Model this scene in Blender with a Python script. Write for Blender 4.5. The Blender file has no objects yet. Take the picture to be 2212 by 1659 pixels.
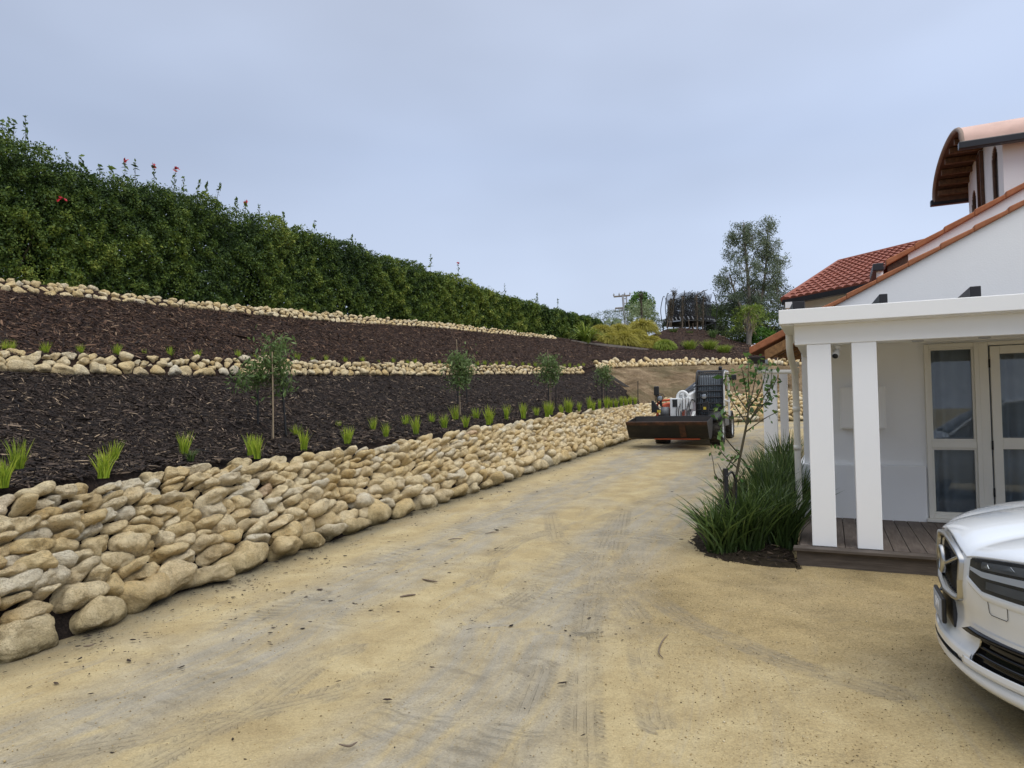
import bpy, bmesh, math, random
import numpy as np
from mathutils import Vector, Matrix, noise as mnoise
sc = bpy.context.scene
COL = sc.collection
rnd = random.Random(7)
R = math.radians
# ------------------------------------------------------------------ camera
EYE = 1.6
PITCH, ROLL, F = R(2.2), -0.013, 1475.0
cam_d = bpy.data.cameras.new("camera"); cam = bpy.data.objects.new("camera", cam_d); COL.objects.link(cam)
cam_d.sensor_width = 36; cam_d.lens = 36*F/2212; cam_d.clip_end = 3000; cam_d.clip_start = .05
CM = Matrix.Translation((0, 0, EYE)) @ Matrix.Rotation(R(90)+PITCH, 4, 'X') @ Matrix.Rotation(ROLL, 4, 'Z')
cam.matrix_world = CM
sc.camera = cam
CR = CM.to_3x3()
# ------------------------------------------------------------------ sky and sun
sc.view_settings.view_transform = 'Standard'; sc.view_settings.look = 'None'
sc.view_settings.exposure = 0.08; sc.view_settings.gamma = 1
SUN_EL, SUN_AZ = R(52), R(150)      # azimuth clockwise from +Y
w = bpy.data.worlds.new("World"); sc.world = w; w.use_nodes = True
nt = w.node_tree; nt.nodes.clear()
wo = nt.nodes.new('ShaderNodeOutputWorld'); bg = nt.nodes.new('ShaderNodeBackground'); bg.inputs[1].default_value = .1
sky = nt.nodes.new('ShaderNodeTexSky'); sky.sky_type = 'NISHITA'; sky.sun_disc = False
sky.sun_elevation = SUN_EL; sky.sun_rotation = SUN_AZ
tc = nt.nodes.new('ShaderNodeTexCoord'); sx = nt.nodes.new('ShaderNodeSeparateXYZ')
nt.links.new(tc.outputs['Generated'], sx.inputs[0])
rp = nt.nodes.new('ShaderNodeValToRGB')
nt.links.new(sx.outputs['Z'], rp.inputs[0])
e = rp.color_ramp.elements
e[0].position = 0.0; e[0].color = (.63, .71, .875, 1)
e[1].position = 1.0; e[1].color = (.86, .86, .86, 1)
for p_, c_ in ((.12, (.58, .665, .83, 1)), (.35, (.485, .575, .765, 1)), (.6, (.57, .64, .80, 1))):
    q = rp.color_ramp.elements.new(p_); q.color = c_
# soft broad cloud tone and a brighter right side
nz = nt.nodes.new('ShaderNodeTexNoise'); nz.inputs['Scale'].default_value = 1.7; nz.inputs['Detail'].default_value = 3
mp = nt.nodes.new('ShaderNodeMapping'); mp.inputs['Scale'].default_value = (1, 1, 2.5)
nt.links.new(tc.outputs['Generated'], mp.inputs[0]); nt.links.new(mp.outputs[0], nz.inputs['Vector'])
m1 = nt.nodes.new('ShaderNodeMapRange'); m1.inputs[3].default_value = 8.6; m1.inputs[4].default_value = 10.8
m1.inputs[1].default_value = .3; m1.inputs[2].default_value = .7
nt.links.new(nz.outputs[0], m1.inputs[0])
m2 = nt.nodes.new('ShaderNodeMapRange'); m2.inputs[1].default_value = -.7; m2.inputs[2].default_value = .6
m2.inputs[3].default_value = .86; m2.inputs[4].default_value = 1.12
nt.links.new(sx.outputs['X'], m2.inputs[0])
mm = nt.nodes.new('ShaderNodeMath'); mm.operation = 'MULTIPLY'
nt.links.new(m1.outputs[0], mm.inputs[0]); nt.links.new(m2.outputs[0], mm.inputs[1])
vm = nt.nodes.new('ShaderNodeVectorMath'); vm.operation = 'SCALE'
m3 = nt.nodes.new('ShaderNodeMapRange'); m3.inputs[1].default_value = .55; m3.inputs[2].default_value = .95; m3.inputs[3].default_value = 1; m3.inputs[4].default_value = 2.3   # overcast: brightest overhead
nt.links.new(sx.outputs['Z'], m3.inputs[0]); m4 = nt.nodes.new('ShaderNodeMath'); m4.operation = 'MULTIPLY'; nt.links.new(mm.outputs[0], m4.inputs[0]); nt.links.new(m3.outputs[0], m4.inputs[1])
nt.links.new(rp.outputs[0], vm.inputs[0]); nt.links.new(m4.outputs[0], vm.inputs['Scale'])
mx = nt.nodes.new('ShaderNodeMix'); mx.data_type = 'RGBA'; mx.inputs[0].default_value = .93
nt.links.new(sky.outputs[0], mx.inputs[6]); nt.links.new(vm.outputs[0], mx.inputs[7])
nt.links.new(mx.outputs[2], bg.inputs[0]); nt.links.new(bg.outputs[0], wo.inputs[0])
sl = bpy.data.lights.new("sun", 'SUN'); sl.energy = 1.5; sl.angle = R(50); sl.color = (1, .97, .92)
so = bpy.data.objects.new("sun", sl); COL.objects.link(so)
sd = Vector((math.sin(SUN_AZ)*math.cos(SUN_EL), math.cos(SUN_AZ)*math.cos(SUN_EL), math.sin(SUN_EL)))
so.rotation_euler = sd.to_track_quat('Z', 'Y').to_euler()
# ------------------------------------------------------------------ helpers
def W(u, v, Y):
    """the point at distance Y in front that the photo shows at (u, v) (2212 x 1659)"""
    d = CR @ Vector(((u-1106)/F, -(v-829.5)/F, -1)); k = Y/d.y
    return Vector((d.x*k, Y, EYE+d.z*k))
def UV(p):
    q = CM.inverted() @ Vector(p)
    return (1106+F*q.x/-q.z, 829.5-F*q.y/-q.z)
def ground_z(x, y):
    t = max(0.0, y-5.0)
    r = .048*(t-1+math.exp(-t))
    return min(max(r, 0) , 1.25) if y < 60 else 1.25
def G_hit(u, v):
    d = CR @ Vector(((u-1106)/F, -(v-829.5)/F, -1)); lo, hi = .5, 60
    for _ in range(50):
        m = (lo+hi)/2; x = d.x/d.y*m; z = EYE+d.z/d.y*m
        if z > ground_z(x, m): lo = m
        else: hi = m
    return Vector((d.x/d.y*lo, lo, ground_z(0, lo)))
def lerp(a, b, t): return a+(b-a)*t
def tag(o, label=None, cat=None, group=None, kind=None):
    if label: o['label'] = label
    if cat: o['category'] = cat
    if group: o['group'] = group
    if kind: o['kind'] = kind
    return o
def empty(name, loc, rz=0, label=None, cat=None, group=None, rot=None):
    o = bpy.data.objects.new(name, None); COL.objects.link(o); o.location = loc
    o.rotation_euler = rot if rot else (0, 0, rz); o.empty_display_size = .1
    return tag(o, label, cat, group)
def link_mesh(name, me, mat=None, parent=None, loc=None):
    o = bpy.data.objects.new(name, me); COL.objects.link(o)
    if mat and not me.materials: me.materials.append(mat)
    if parent: o.parent = parent
    if loc is not None: o.location = loc
    return o
def np_mesh(name, V, Fc, smooth=False, attrs=None, uv=None):
    """V (n,3); Fc (m,k) array of equal sized faces"""
    V = np.asarray(V, dtype=np.float32); Fc = np.asarray(Fc, dtype=np.int32)
    me = bpy.data.meshes.new(name); n, (m, k) = len(V), Fc.shape
    me.vertices.add(n); me.vertices.foreach_set('co', V.ravel())
    me.loops.add(m*k); me.loops.foreach_set('vertex_index', Fc.ravel())
    me.polygons.add(m); me.polygons.foreach_set('loop_start', np.arange(0, m*k, k, dtype=np.int32))
    me.polygons.foreach_set('loop_total', np.full(m, k, dtype=np.int32))
    if smooth: me.polygons.foreach_set('use_smooth', np.ones(m, dtype=bool))
    for nm, a in (attrs or {}).items():
        at = me.attributes.new(nm, 'FLOAT', 'POINT'); at.data.foreach_set('value', np.asarray(a, dtype=np.float32))
    if uv is not None:
        ul = me.uv_layers.new(name='UVMap'); ul.data.foreach_set('uv', np.asarray(uv, dtype=np.float32)[Fc.ravel()].ravel())
    me.update(calc_edges=True); me.validate()
    return me
class MB:
    def __init__(s): s.v = []; s.f = []; s.sm = []
    def add(s, vs, fs, smooth=False):
        b = len(s.v); s.v += [tuple(p) for p in vs]; s.f += [tuple(i+b for i in f) for f in fs]; s.sm += [smooth]*len(fs); return s
    def box(s, c, d, M=None):
        x, y, z = d[0]/2, d[1]/2, d[2]/2
        vs = [Vector((c[0]+i*x, c[1]+j*y, c[2]+k*z)) for i in (-1, 1) for j in (-1, 1) for k in (-1, 1)]
        if M: vs = [M @ p for p in vs]
        return s.add(vs, [(0, 1, 3, 2), (4, 6, 7, 5), (0, 4, 5, 1), (2, 3, 7, 6), (0, 2, 6, 4), (1, 5, 7, 3)])
    def hexa(s, p):   # p: 8 points, bottom 4 ccw, top 4 ccw
        return s.add(p, [(3, 2, 1, 0), (4, 5, 6, 7), (0, 1, 5, 4), (1, 2, 6, 5), (2, 3, 7, 6), (3, 0, 4, 7)])
    def prism(s, poly, off):  # poly: list of 3d points, extruded by off vector
        n = len(poly); off = Vector(off); a = [Vector(p) for p in poly]; b = [p+off for p in a]
        return s.add(a+b, [tuple(range(n))[::-1], tuple(range(n, 2*n))]+[(i, (i+1) % n, n+(i+1) % n, n+i) for i in range(n)])
    def tube(s, pts, r, seg=8, caps=True):
        pts = [Vector(p) for p in pts]; n = len(pts)
        rs = r if isinstance(r, (list, tuple)) else [r]*n
        vs = []; up = Vector((0, 0, 1))
        prev = None
        for i, p in enumerate(pts):
            d = (pts[min(i+1, n-1)]-pts[max(i-1, 0)]).normalized()
            if prev is None:
                a = d.orthogonal().normalized()
            else:
                a = (prev-d*prev.dot(d)).normalized()
            prev = a; b = d.cross(a)
            for k in range(seg):
                t = 2*math.pi*k/seg; vs.append(p+(a*math.cos(t)+b*math.sin(t))*rs[i])
        fs = [(i*seg+k, i*seg+(k+1) % seg, (i+1)*seg+(k+1) % seg, (i+1)*seg+k) for i in range(n-1) for k in range(seg)]
        s.add(vs, fs, True)
        if caps: s.add(vs[:seg], [tuple(range(seg))[::-1]]); s.add(vs[-seg:], [tuple(range(seg))])
        return s
    def lathe(s, prof, c=(0, 0, 0), axis='Z', seg=24, M=None):
        vs = []; n = len(prof)
        for (r, h) in prof:
            for k in range(seg):
                t = 2*math.pi*k/seg; x, y = r*math.cos(t), r*math.sin(t)
                p = Vector((x, y, h)) if axis == 'Z' else Vector((h, x, y)) if axis == 'X' else Vector((x, h, y))
                p = p+Vector(c); vs.append(M @ p if M else p)
        fs = [(i*seg+k, i*seg+(k+1) % seg, (i+1)*seg+(k+1) % seg, (i+1)*seg+k) for i in range(n-1) for k in range(seg)]
        return s.add(vs, fs, True)
    def grid(s, P, smooth=True, flip=False):   # P[i][j]
        n, m = len(P), len(P[0]); vs = [p for r_ in P for p in r_]
        fs = [(i*m+j, i*m+j+1, (i+1)*m+j+1, (i+1)*m+j) for i in range(n-1) for j in range(m-1)]
        if flip: fs = [f[::-1] for f in fs]
        return s.add(vs, fs, smooth)
    def build(s, name, mat, parent=None, bevel=0, loc=None, sub=0, solid=0):
        me = bpy.data.meshes.new(name); me.from_pydata(s.v, [], s.f); me.polygons.foreach_set('use_smooth', s.sm)
        me.update(); me.validate()
        bm = bmesh.new(); bm.from_mesh(me); bmesh.ops.recalc_face_normals(bm, faces=bm.faces); bm.to_mesh(me); bm.free()
        o = link_mesh(name, me, mat, parent, loc)
        if solid: m = o.modifiers.new('solid', 'SOLIDIFY'); m.thickness = solid; m.offset = -1
        if bevel:
            m = o.modifiers.new('bevel', 'BEVEL'); m.width = bevel; m.segments = 2; m.limit_method = 'ANGLE'; m.angle_limit = R(40)
            m.harden_normals = False
        if sub: m = o.modifiers.new('sub', 'SUBSURF'); m.levels = sub; m.render_levels = sub
        return o
def copy_tree(o, parent=None):
    c = o.copy(); COL.objects.link(c)
    if parent: c.parent = parent
    for ch in list(o.children): copy_tree(ch, c)
    return c
# ------------------------------------------------------------------ materials
def mat(name, color=(.5, .5, .5), rough=.6, metal=0, spec=.5, coat=0):
    m = bpy.data.materials.new(name); m.use_nodes = True; b = m.node_tree.nodes['Principled BSDF']
    b.inputs['Base Color'].default_value = (*color, 1); b.inputs['Roughness'].default_value = rough
    b.inputs['Metallic'].default_value = metal; b.inputs['Specular IOR Level'].default_value = spec
    b.inputs['Coat Weight'].default_value = coat
    return m
class NB:
    """small node builder on a material"""
    def __init__(s, m): s.m = m; s.t = m.node_tree; s.b = s.t.nodes['Principled BSDF']
    def n(s, typ, **kw):
        x = s.t.nodes.new(typ)
        for k, v in kw.items():
            if k.startswith('_'): setattr(x, k[1:], v)
            else: x.inputs[k.replace('__', ' ')].default_value = v
        return x
    def l(s, a, b): s.t.links.new(a, b)
    def pos(s, scale=(1, 1, 1), obj=False, rot=(0, 0, 0)):
        g = s.n('ShaderNodeTexCoord') if obj else s.n('ShaderNodeNewGeometry')
        mp = s.n('ShaderNodeMapping'); mp.inputs['Scale'].default_value = scale; mp.inputs['Rotation'].default_value = rot
        s.l(g.outputs['Object' if obj else 'Position'], mp.inputs[0]); return mp.outputs[0]
    def noise(s, vec, scale, detail=4, rough=.55, dist=0):
        x = s.n('ShaderNodeTexNoise', Scale=scale, Detail=detail, Roughness=rough, Distortion=dist); s.l(vec, x.inputs['Vector']); return x.outputs[0]
    def ramp(s, fac, stops):
        x = s.n('ShaderNodeValToRGB'); el = x.color_ramp.elements
        for i, (p, c) in enumerate(stops):
            q = el[i] if i < 2 else el.new(p)
            q.position = p; q.color = (*c, 1) if len(c) == 3 else c
        s.l(fac, x.inputs[0]); return x.outputs[0]
    def mix(s, fac, a, b, mode='MIX'):
        x = s.n('ShaderNodeMix'); x.data_type = 'RGBA'; x.blend_type = mode
        for i, q in ((0, fac), (6, a), (7, b)):
            if isinstance(q, (int, float)): x.inputs[i].default_value = q
            elif isinstance(q, tuple): x.inputs[i].default_value = (*q, 1)
            else: s.l(q, x.inputs[i])
        return x.outputs[2]
    def math(s, op, a, b=0.0):
        x = s.n('ShaderNodeMath'); x.operation = op
        for i, q in ((0, a), (1, b)):
            if isinstance(q, (int, float)): x.inputs[i].default_value = q
            else: s.l(q, x.inputs[i])
        return x.outputs[0]
    def rng(s, v, a, b, c=0., d=1.):
        x = s.n('ShaderNodeMapRange'); s.l(v, x.inputs[0])
        for i, q in enumerate((a, b, c, d)): x.inputs[i+1].default_value = q
        return x.outputs[0]
    def attr(s, nm): x = s.n('ShaderNodeAttribute'); x.attribute_name = nm; return x.outputs['Fac']
    def color(s, o): s.l(o, s.b.inputs['Base Color'])
    def rough(s, o): s.l(o, s.b.inputs['Roughness'])
    def bump(s, h, strength=.5, dist=.02, prev=None):
        x = s.n('ShaderNodeBump', Strength=strength, Distance=dist); s.l(h, x.inputs['Height'])
        if prev: s.l(prev, x.inputs['Normal'])
        s.l(x.outputs[0], s.b.inputs['Normal']); return x.outputs[0]
def painted(name, c, rough=.55, var=.06, bump=.15, scale=3, grime=None):
    m = mat(name, c, rough); q = NB(m); p = q.pos()
    a = q.noise(p, scale, 5, .6)
    lo = tuple(x*(1-var) for x in c); hi = tuple(min(1, x*(1+var)) for x in c)
    q.color(q.ramp(a, [(.3, lo), (.7, hi)]))
    if bump: q.bump(q.noise(p, 60, 3), bump, .004)
    return m
# ------------------------------------------------------------------ surface materials
M = {}
def m_stone(name, warm=1.0, light=1.0):
    m = mat(name, rough=.9, spec=.2); q = NB(m); p = q.pos()
    tone = q.attr('tone')
    base = q.ramp(tone, [(0, (.60*light, .515*light, .34*light)), (.3, (.55*light, .43*light, .225*light)), (.5, (.63*light, .545*light, .37*light)),
                         (.68, (.51*light, .385*light, .19*light)), (.8, (.56*light, .51*light, .39*light)), (.94, (.60*light, .545*light, .42*light)), (1, (.44*light, .23*light, .10*light))])
    n1 = q.noise(p, 7, 6, .62); n2 = q.noise(p, 38, 5, .7); n3 = q.noise(p, 2.2, 3)
    c = q.mix(q.rng(n1, .35, .7), base, q.mix(1.0, base, (.88, .81, .70), 'MULTIPLY'))
    c = q.mix(q.math('MULTIPLY', q.rng(n3, .5, .68), .3), c, (.60*light, .53*light, .38*light))
    vp = q.n('ShaderNodeTexVoronoi', Scale=42.0); q.l(p, vp.inputs['Vector']); pits = q.math('MULTIPLY', q.rng(vp.outputs[0], .12, .34, 1, 0), q.rng(n1, .42, .6)); c = q.mix(q.math('MULTIPLY', pits, .5), c, (.27, .19, .10))
    cs = q.rng(q.math('ABSOLUTE', q.math('SUBTRACT', q.noise(q.pos((1, 1, 2.6)), 5, 6, .7, .5), .5)), .004, .02, 1., 0.); c = q.mix(q.math('MULTIPLY', cs, .42), c, (.25, .18, .10))
    c = q.mix(q.math('MULTIPLY', q.rng(n2, .54, .66), .38), c, (.32, .24, .13))
    c = q.mix(q.math('MULTIPLY', q.attr('damp'), q.rng(n1, .25, .55)), c, (.17, .145, .075))
    q.color(c)
    vo = q.n('ShaderNodeTexVoronoi', Scale=90.0); q.l(p, vo.inputs['Vector'])
    b1 = q.bump(q.noise(p, 13, 9, .78, .6), 1.0, .055)
    q.bump(q.math('ADD', q.noise(p, 120, 4, .75), vo.outputs[0]), .7, .008, b1)
    return m
M['stone'] = m_stone('sandstone', light=1.36); M['pale'] = m_stone('pale_sandstone', light=1.42)
def m_mulch(name, red):
    m = mat(name, rough=.95, spec=.15); q = NB(m); p = q.pos()
    n1 = q.noise(p, 28, 6, .75, 1.5); n2 = q.noise(p, .8, 3)
    d = (.012, .0092, .008) if not red else (.020, .0125, .010)
    l_ = (.056, .041, .034) if not red else (.082, .048, .035)
    c = q.ramp(n1, [(.38, d), (.7, l_)])
    c = q.mix(q.math('MULTIPLY', q.rng(n2, .45, .65), .5), c, q.ramp(n1, [(.4, (.016, .010, .008)), (.72, (.10, .058, .038))]))
    q.color(c); q.bump(n1, 1, .05); return m
M['mulch'] = m_mulch('dark_mulch', False); M['mulch_red'] = m_mulch('red_mulch', True)
def m_chip(name, red):
    m = mat(name, rough=.85, spec=.25); q = NB(m)
    t = q.attr('tone')
    if red: st = [(0, (.014, .0095, .008)), (.45, (.036, .021, .016)), (.75, (.078, .042, .026)), (.92, (.15, .085, .05)), (1, (.32, .22, .14))]
    else: st = [(0, (.008, .006, .006)), (.5, (.025, .017, .0125)), (.8, (.060, .041, .031)), (.93, (.13, .095, .068)), (1, (.34, .25, .16))]
    c = q.ramp(t, st); q.color(c); return m
M['chip'] = m_chip('bark_chip', False); M['chip_red'] = m_chip('red_bark_chip', True)
M['soil'] = painted('dark_soil', (.030, .024, .016), .98, .4, .8, 20); M['soil'].node_tree.nodes['Principled BSDF'].inputs['Specular IOR Level'].default_value = .05
m = mat('clay', rough=.95, spec=.15); q = NB(m); p = q.pos(); p2 = q.pos((1, 1, .45), rot=(0, 0, .3))
n1 = q.noise(p2, 1.1, 6, .65, .6); n2 = q.noise(p2, 6, 6, .7, .8); n3 = q.noise(p, .5, 3)
c = q.ramp(n1, [(.36, (.13, .088, .045)), (.5, (.27, .19, .11)), (.64, (.43, .32, .19))])
c = q.mix(q.rng(n2, .45, .7), c, (.20, .14, .08)); c = q.mix(q.math('MULTIPLY', q.rng(n3, .46, .66), .6), c, (.12, .105, .05))
q.color(c); q.bump(q.noise(p2, 5, 8, .75, .6), 1, .22); M['clay'] = m
m = mat('beyond_ground', rough=.95); q = NB(m); p = q.pos(); c = q.ramp(q.noise(p, .3, 5), [(.35, (.045, .06, .02)), (.65, (.11, .10, .05))]); q.color(c); M['field'] = m
# driveway: compacted ochre crusher dust, grey damp wheel tracks with tread marks
m = mat('crusher_dust', rough=.92, spec=.25); q = NB(m); p = q.pos()
uvn = q.n('ShaderNodeUVMap'); sp = q.n('ShaderNodeSeparateXYZ'); q.l(uvn.outputs[0], sp.inputs[0])
ua, ub = sp.outputs[0], sp.outputs[1]          # across (m from the wall foot), along (m)
wob = q.math('MULTIPLY', q.math('SUBTRACT', q.noise(p, .35, 3), .5), 1.0)
acr = q.math('ADD', ua, wob)
def band(c0, w, soft=.25):
    d = q.math('ABSOLUTE', q.math('SUBTRACT', acr, c0)); return q.rng(d, w-soft/2, w+soft, 1., 0.)
t1 = band(1.35, .42); t2 = band(3.25, .5)
tr = q.math('MAXIMUM', t1, t2)
big = q.noise(p, .55, 5, .6, .4); mid_ = q.noise(p, 2.6, 6, .65, .5); fin = q.noise(p, 55, 3, .6)
stretch = q.n('ShaderNodeMapping'); stretch.inputs['Scale'].default_value = (3.2, .55, 1); q.l(uvn.outputs[0], stretch.inputs[0])
stn = q.noise(stretch.outputs[0], 1.6, 6, .7, .5)
grey = q.math('MULTIPLY', tr, q.rng(stn, .30, .58))
grey = q.math('MAXIMUM', grey, q.math('MULTIPLY', q.rng(big, .52, .72), .75))
grey = q.math('MAXIMUM', grey, q.math('MULTIPLY', q.rng(stn, .55, .68), .6))
och = q.ramp(mid_, [(.3, (.325, .247, .124)), (.5, (.40, .315, .166)), (.7, (.465, .380, .212))])
gry = q.ramp(mid_, [(.3, (.238, .208, .150)), (.5, (.300, .265, .197)), (.7, (.355, .315, .24))])
c = q.mix(grey, och, gry)
# the yellower loose gravel by the house
lg = q.attr('loose'); c = q.mix(q.math('MULTIPLY', lg, .75), c, q.ramp(q.noise(p, 1.3, 5, .7), [(.35, (.205, .152, .070)), (.65, (.36, .268, .125))]))
vo = q.n('ShaderNodeTexVoronoi', Scale=120.0); q.l(p, vo.inputs['Vector'])
hs = q.n('ShaderNodeSeparateXYZ'); q.l(vo.outputs['Color'], hs.inputs[0])
grain = q.rng(hs.outputs[0], 0, 1, .74, 1.24)
gx = q.n('ShaderNodeVectorMath'); gx.operation = 'SCALE'; q.l(c, gx.inputs[0]); q.l(grain, gx.inputs['Scale']); c2 = gx.outputs[0]
gf = q.mix(q.math('ADD', .45, q.math('MULTIPLY', lg, .5)), c, c2)
# dark crumbs and fine pits
sv = q.noise(p, 26, 4, .75); gf = q.mix(q.math('MULTIPLY', q.rng(sv, .62, .72), .5), gf, (.13, .10, .06))
cr_ = q.n('ShaderNodeMapping'); cr_.inputs['Scale'].default_value = (1.1, 3.2, 1); cr_.inputs['Rotation'].default_value = (0, 0, .25); gpos = q.n('ShaderNodeNewGeometry'); q.l(gpos.outputs['Position'], cr_.inputs[0])
crk = q.rng(q.math('ABSOLUTE', q.math('SUBTRACT', q.noise(cr_.outputs[0], 3.2, 6, .72, .8), .5)), .004, .013, 1., 0.)
crm = q.math('MULTIPLY', crk, q.rng(q.noise(p, 1.0, 4, .7), .50, .62)); gf = q.mix(q.math('MULTIPLY', crm, .6), gf, (.14, .115, .07))
fl_ = q.rng(q.noise(cr_.outputs[0], 24, 3, .8), .66, .70); gf = q.mix(q.math('MULTIPLY', q.math('MULTIPLY', fl_, q.rng(q.noise(p, .9, 3, .7), .42, .6)), .45), gf, (.06, .05, .035))
# tyre tread: ribs across the tracks, dark broken edges
wv = q.n('ShaderNodeTexWave', Scale=1.0, Distortion=3.5, Detail=3.0); wv.wave_type = 'BANDS'; wv.bands_direction = 'Y'; wv.inputs['Detail Scale'].default_value = 2.0
tm = q.n('ShaderNodeMapping'); tm.inputs['Scale'].default_value = (1.2, 3.1, 1); tm.inputs['Rotation'].default_value = (0, 0, .45); q.l(uvn.outputs[0], tm.inputs[0]); q.l(tm.outputs[0], wv.inputs['Vector'])
trm = q.math('MULTIPLY', tr, q.rng(q.noise(p, 1.1, 4, .6), .47, .6))
tread = q.math('MULTIPLY', trm, wv.outputs[0])
gf = q.mix(q.math('MULTIPLY', q.math('MULTIPLY', trm, q.rng(wv.outputs[0], .82, 1.)), .45), gf, (.16, .135, .095))
# fine parallel car tyre lines near the camera
ty = q.n('ShaderNodeUVMap'); ty.uv_map = 'tyre'; tsp = q.n('ShaderNodeSeparateXYZ'); q.l(ty.outputs[0], tsp.inputs[0])
tmask = q.rng(q.math('ABSOLUTE', tsp.outputs[0]), .095, .125, 1., 0.)
rib = q.math('SINE', q.math('MULTIPLY', tsp.outputs[0], 6.2832/.052)); lug = q.math('SINE', q.math('MULTIPLY', q.math('ADD', tsp.outputs[1], q.math('MULTIPLY', tsp.outputs[0], .8)), 6.2832/.045))
edge_ = q.rng(q.math('ABSOLUTE', tsp.outputs[0]), .06, .075)
rl = q.mix(edge_, q.rng(rib, .35, .8), q.rng(lug, .0, .6))
cl = q.math('MULTIPLY', q.math('MULTIPLY', tmask, rl), q.rng(q.noise(p, 1.6, 5, .75), .44, .66, .0, .8))
gf = q.mix(q.math('MULTIPLY', tmask, q.rng(q.noise(p, 1.6, 5, .75), .4, .62, .0, .5)), gf, (.24, .205, .145)); gf = q.mix(q.math('MULTIPLY', cl, .42), gf, (.17, .145, .10))
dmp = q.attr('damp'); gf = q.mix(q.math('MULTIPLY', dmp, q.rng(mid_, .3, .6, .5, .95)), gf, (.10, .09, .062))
q.color(gf)
q.rough(q.mix(grey, (.95, .95, .95), (.78, .78, .78)))
h = q.math('ADD', q.math('MULTIPLY', vo.outputs[0], .5), q.math('MULTIPLY', fin, .7))
b1 = q.bump(h, .55, .008)
b2 = q.bump(q.math('ADD', q.math('MULTIPLY', q.noise(p, 7, 6, .7), .8), q.math('MULTIPLY', tread, .7)), .7, .035, b1)
q.bump(q.math('MULTIPLY', cl, -1.0), .6, .02, b2)
M['drive'] = m
def m_leaf(name, stops, rough=.55, trans=.25, spec=.35):
    m = mat(name, rough=rough, spec=spec); q = NB(m); c = q.ramp(q.attr('tone'), stops); q.color(c)
    tn = q.n('ShaderNodeBsdfTranslucent'); q.l(c, tn.inputs[0]); ms = q.n('ShaderNodeMixShader'); ms.inputs[0].default_value = trans
    out = m.node_tree.nodes['Material Output']; q.l(q.b.outputs[0], ms.inputs[1]); q.l(tn.outputs[0], ms.inputs[2]); q.l(ms.outputs[0], out.inputs[0]); return m
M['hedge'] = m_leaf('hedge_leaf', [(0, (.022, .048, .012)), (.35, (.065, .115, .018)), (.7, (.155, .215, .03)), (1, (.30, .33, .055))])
M['leaf'] = m_leaf('sapling_leaf', [(0, (.045, .08, .022)), (.5, (.095, .155, .04)), (1, (.22, .30, .11))])
M['gum'] = m_leaf('gum_leaf', [(0, (.065, .095, .052)), (.5, (.14, .18, .105)), (1, (.30, .33, .21))])
M['shrub'] = m_leaf('shrub_leaf', [(0, (.03, .055, .015)), (.5, (.075, .12, .028)), (1, (.19, .23, .055))])
M['darkshrub'] = m_leaf('dark_shrub_leaf', [(0, (.008, .013, .006)), (.5, (.02, .032, .014)), (1, (.05, .06, .03))])
M['paleshrub'] = m_leaf('pale_shrub_leaf', [(0, (.14, .19, .08)), (.5, (.28, .34, .17)), (1, (.45, .48, .28))])
M['bright'] = m_leaf('bright_leaf', [(0, (.03, .08, .01)), (.5, (.08, .19, .02)), (1, (.17, .30, .04))])
M['citrus'] = m_leaf('glossy_leaf', [(0, (.035, .09, .02)), (.6, (.085, .18, .045)), (1, (.20, .31, .08))], .35)
M['lime'] = m_leaf('lime_grass', [(0, (.12, .20, .02)), (.5, (.27, .38, .03)), (1, (.48, .52, .07))], .5, .35)
M['tuss'] = m_leaf('golden_grass', [(0, (.12, .125, .018)), (.5, (.32, .30, .045)), (1, (.54, .46, .11))], .6, .3)
M['green_tuss'] = m_leaf('green_grass', [(0, (.07, .12, .015)), (.5, (.19, .27, .035)), (1, (.42, .46, .09))], .55, .3)
M['strap'] = m_leaf('strap_leaf', [(0, (.022, .040, .012)), (.5, (.058, .10, .025)), (.86, (.15, .22, .06)), (1, (.42, .35, .19))], .4, .2)
M['deadleaf'] = m_leaf('dead_leaf', [(0, (.035, .028, .018)), (.5, (.085, .068, .042)), (1, (.17, .14, .09))])
M['bark'] = painted('bark', (.16, .12, .085), .9, .3, .7, 9)
M['greybark'] = painted('grey_bark', (.20, .175, .145), .9, .25, .7, 7)
M['twig'] = painted('green_twig', (.07, .058, .03), .8, .3, .3, 12)
M['bamboo'] = painted('bamboo', (.30, .23, .14), .6, .15, .2, 8)
M['black'] = painted('black_paint', (.012, .012, .013), .45, .2, .1)
M['white'] = painted('white_render', (.86, .86, .85), .75, .02, .35, 1.2)
M['pillar'] = painted('white_pillar_paint', (.86, .86, .85), .5, .015, .05, 1.2)
M['cream'] = painted('cream_paint', (.76, .735, .655), .4, .02, .04, 2)
M['fascia'] = painted('fascia_paint', (.83, .825, .80), .4, .015, .03, 1.5)
M['flower'] = mat('red_flower', (.55, .02, .04), .5)
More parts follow.
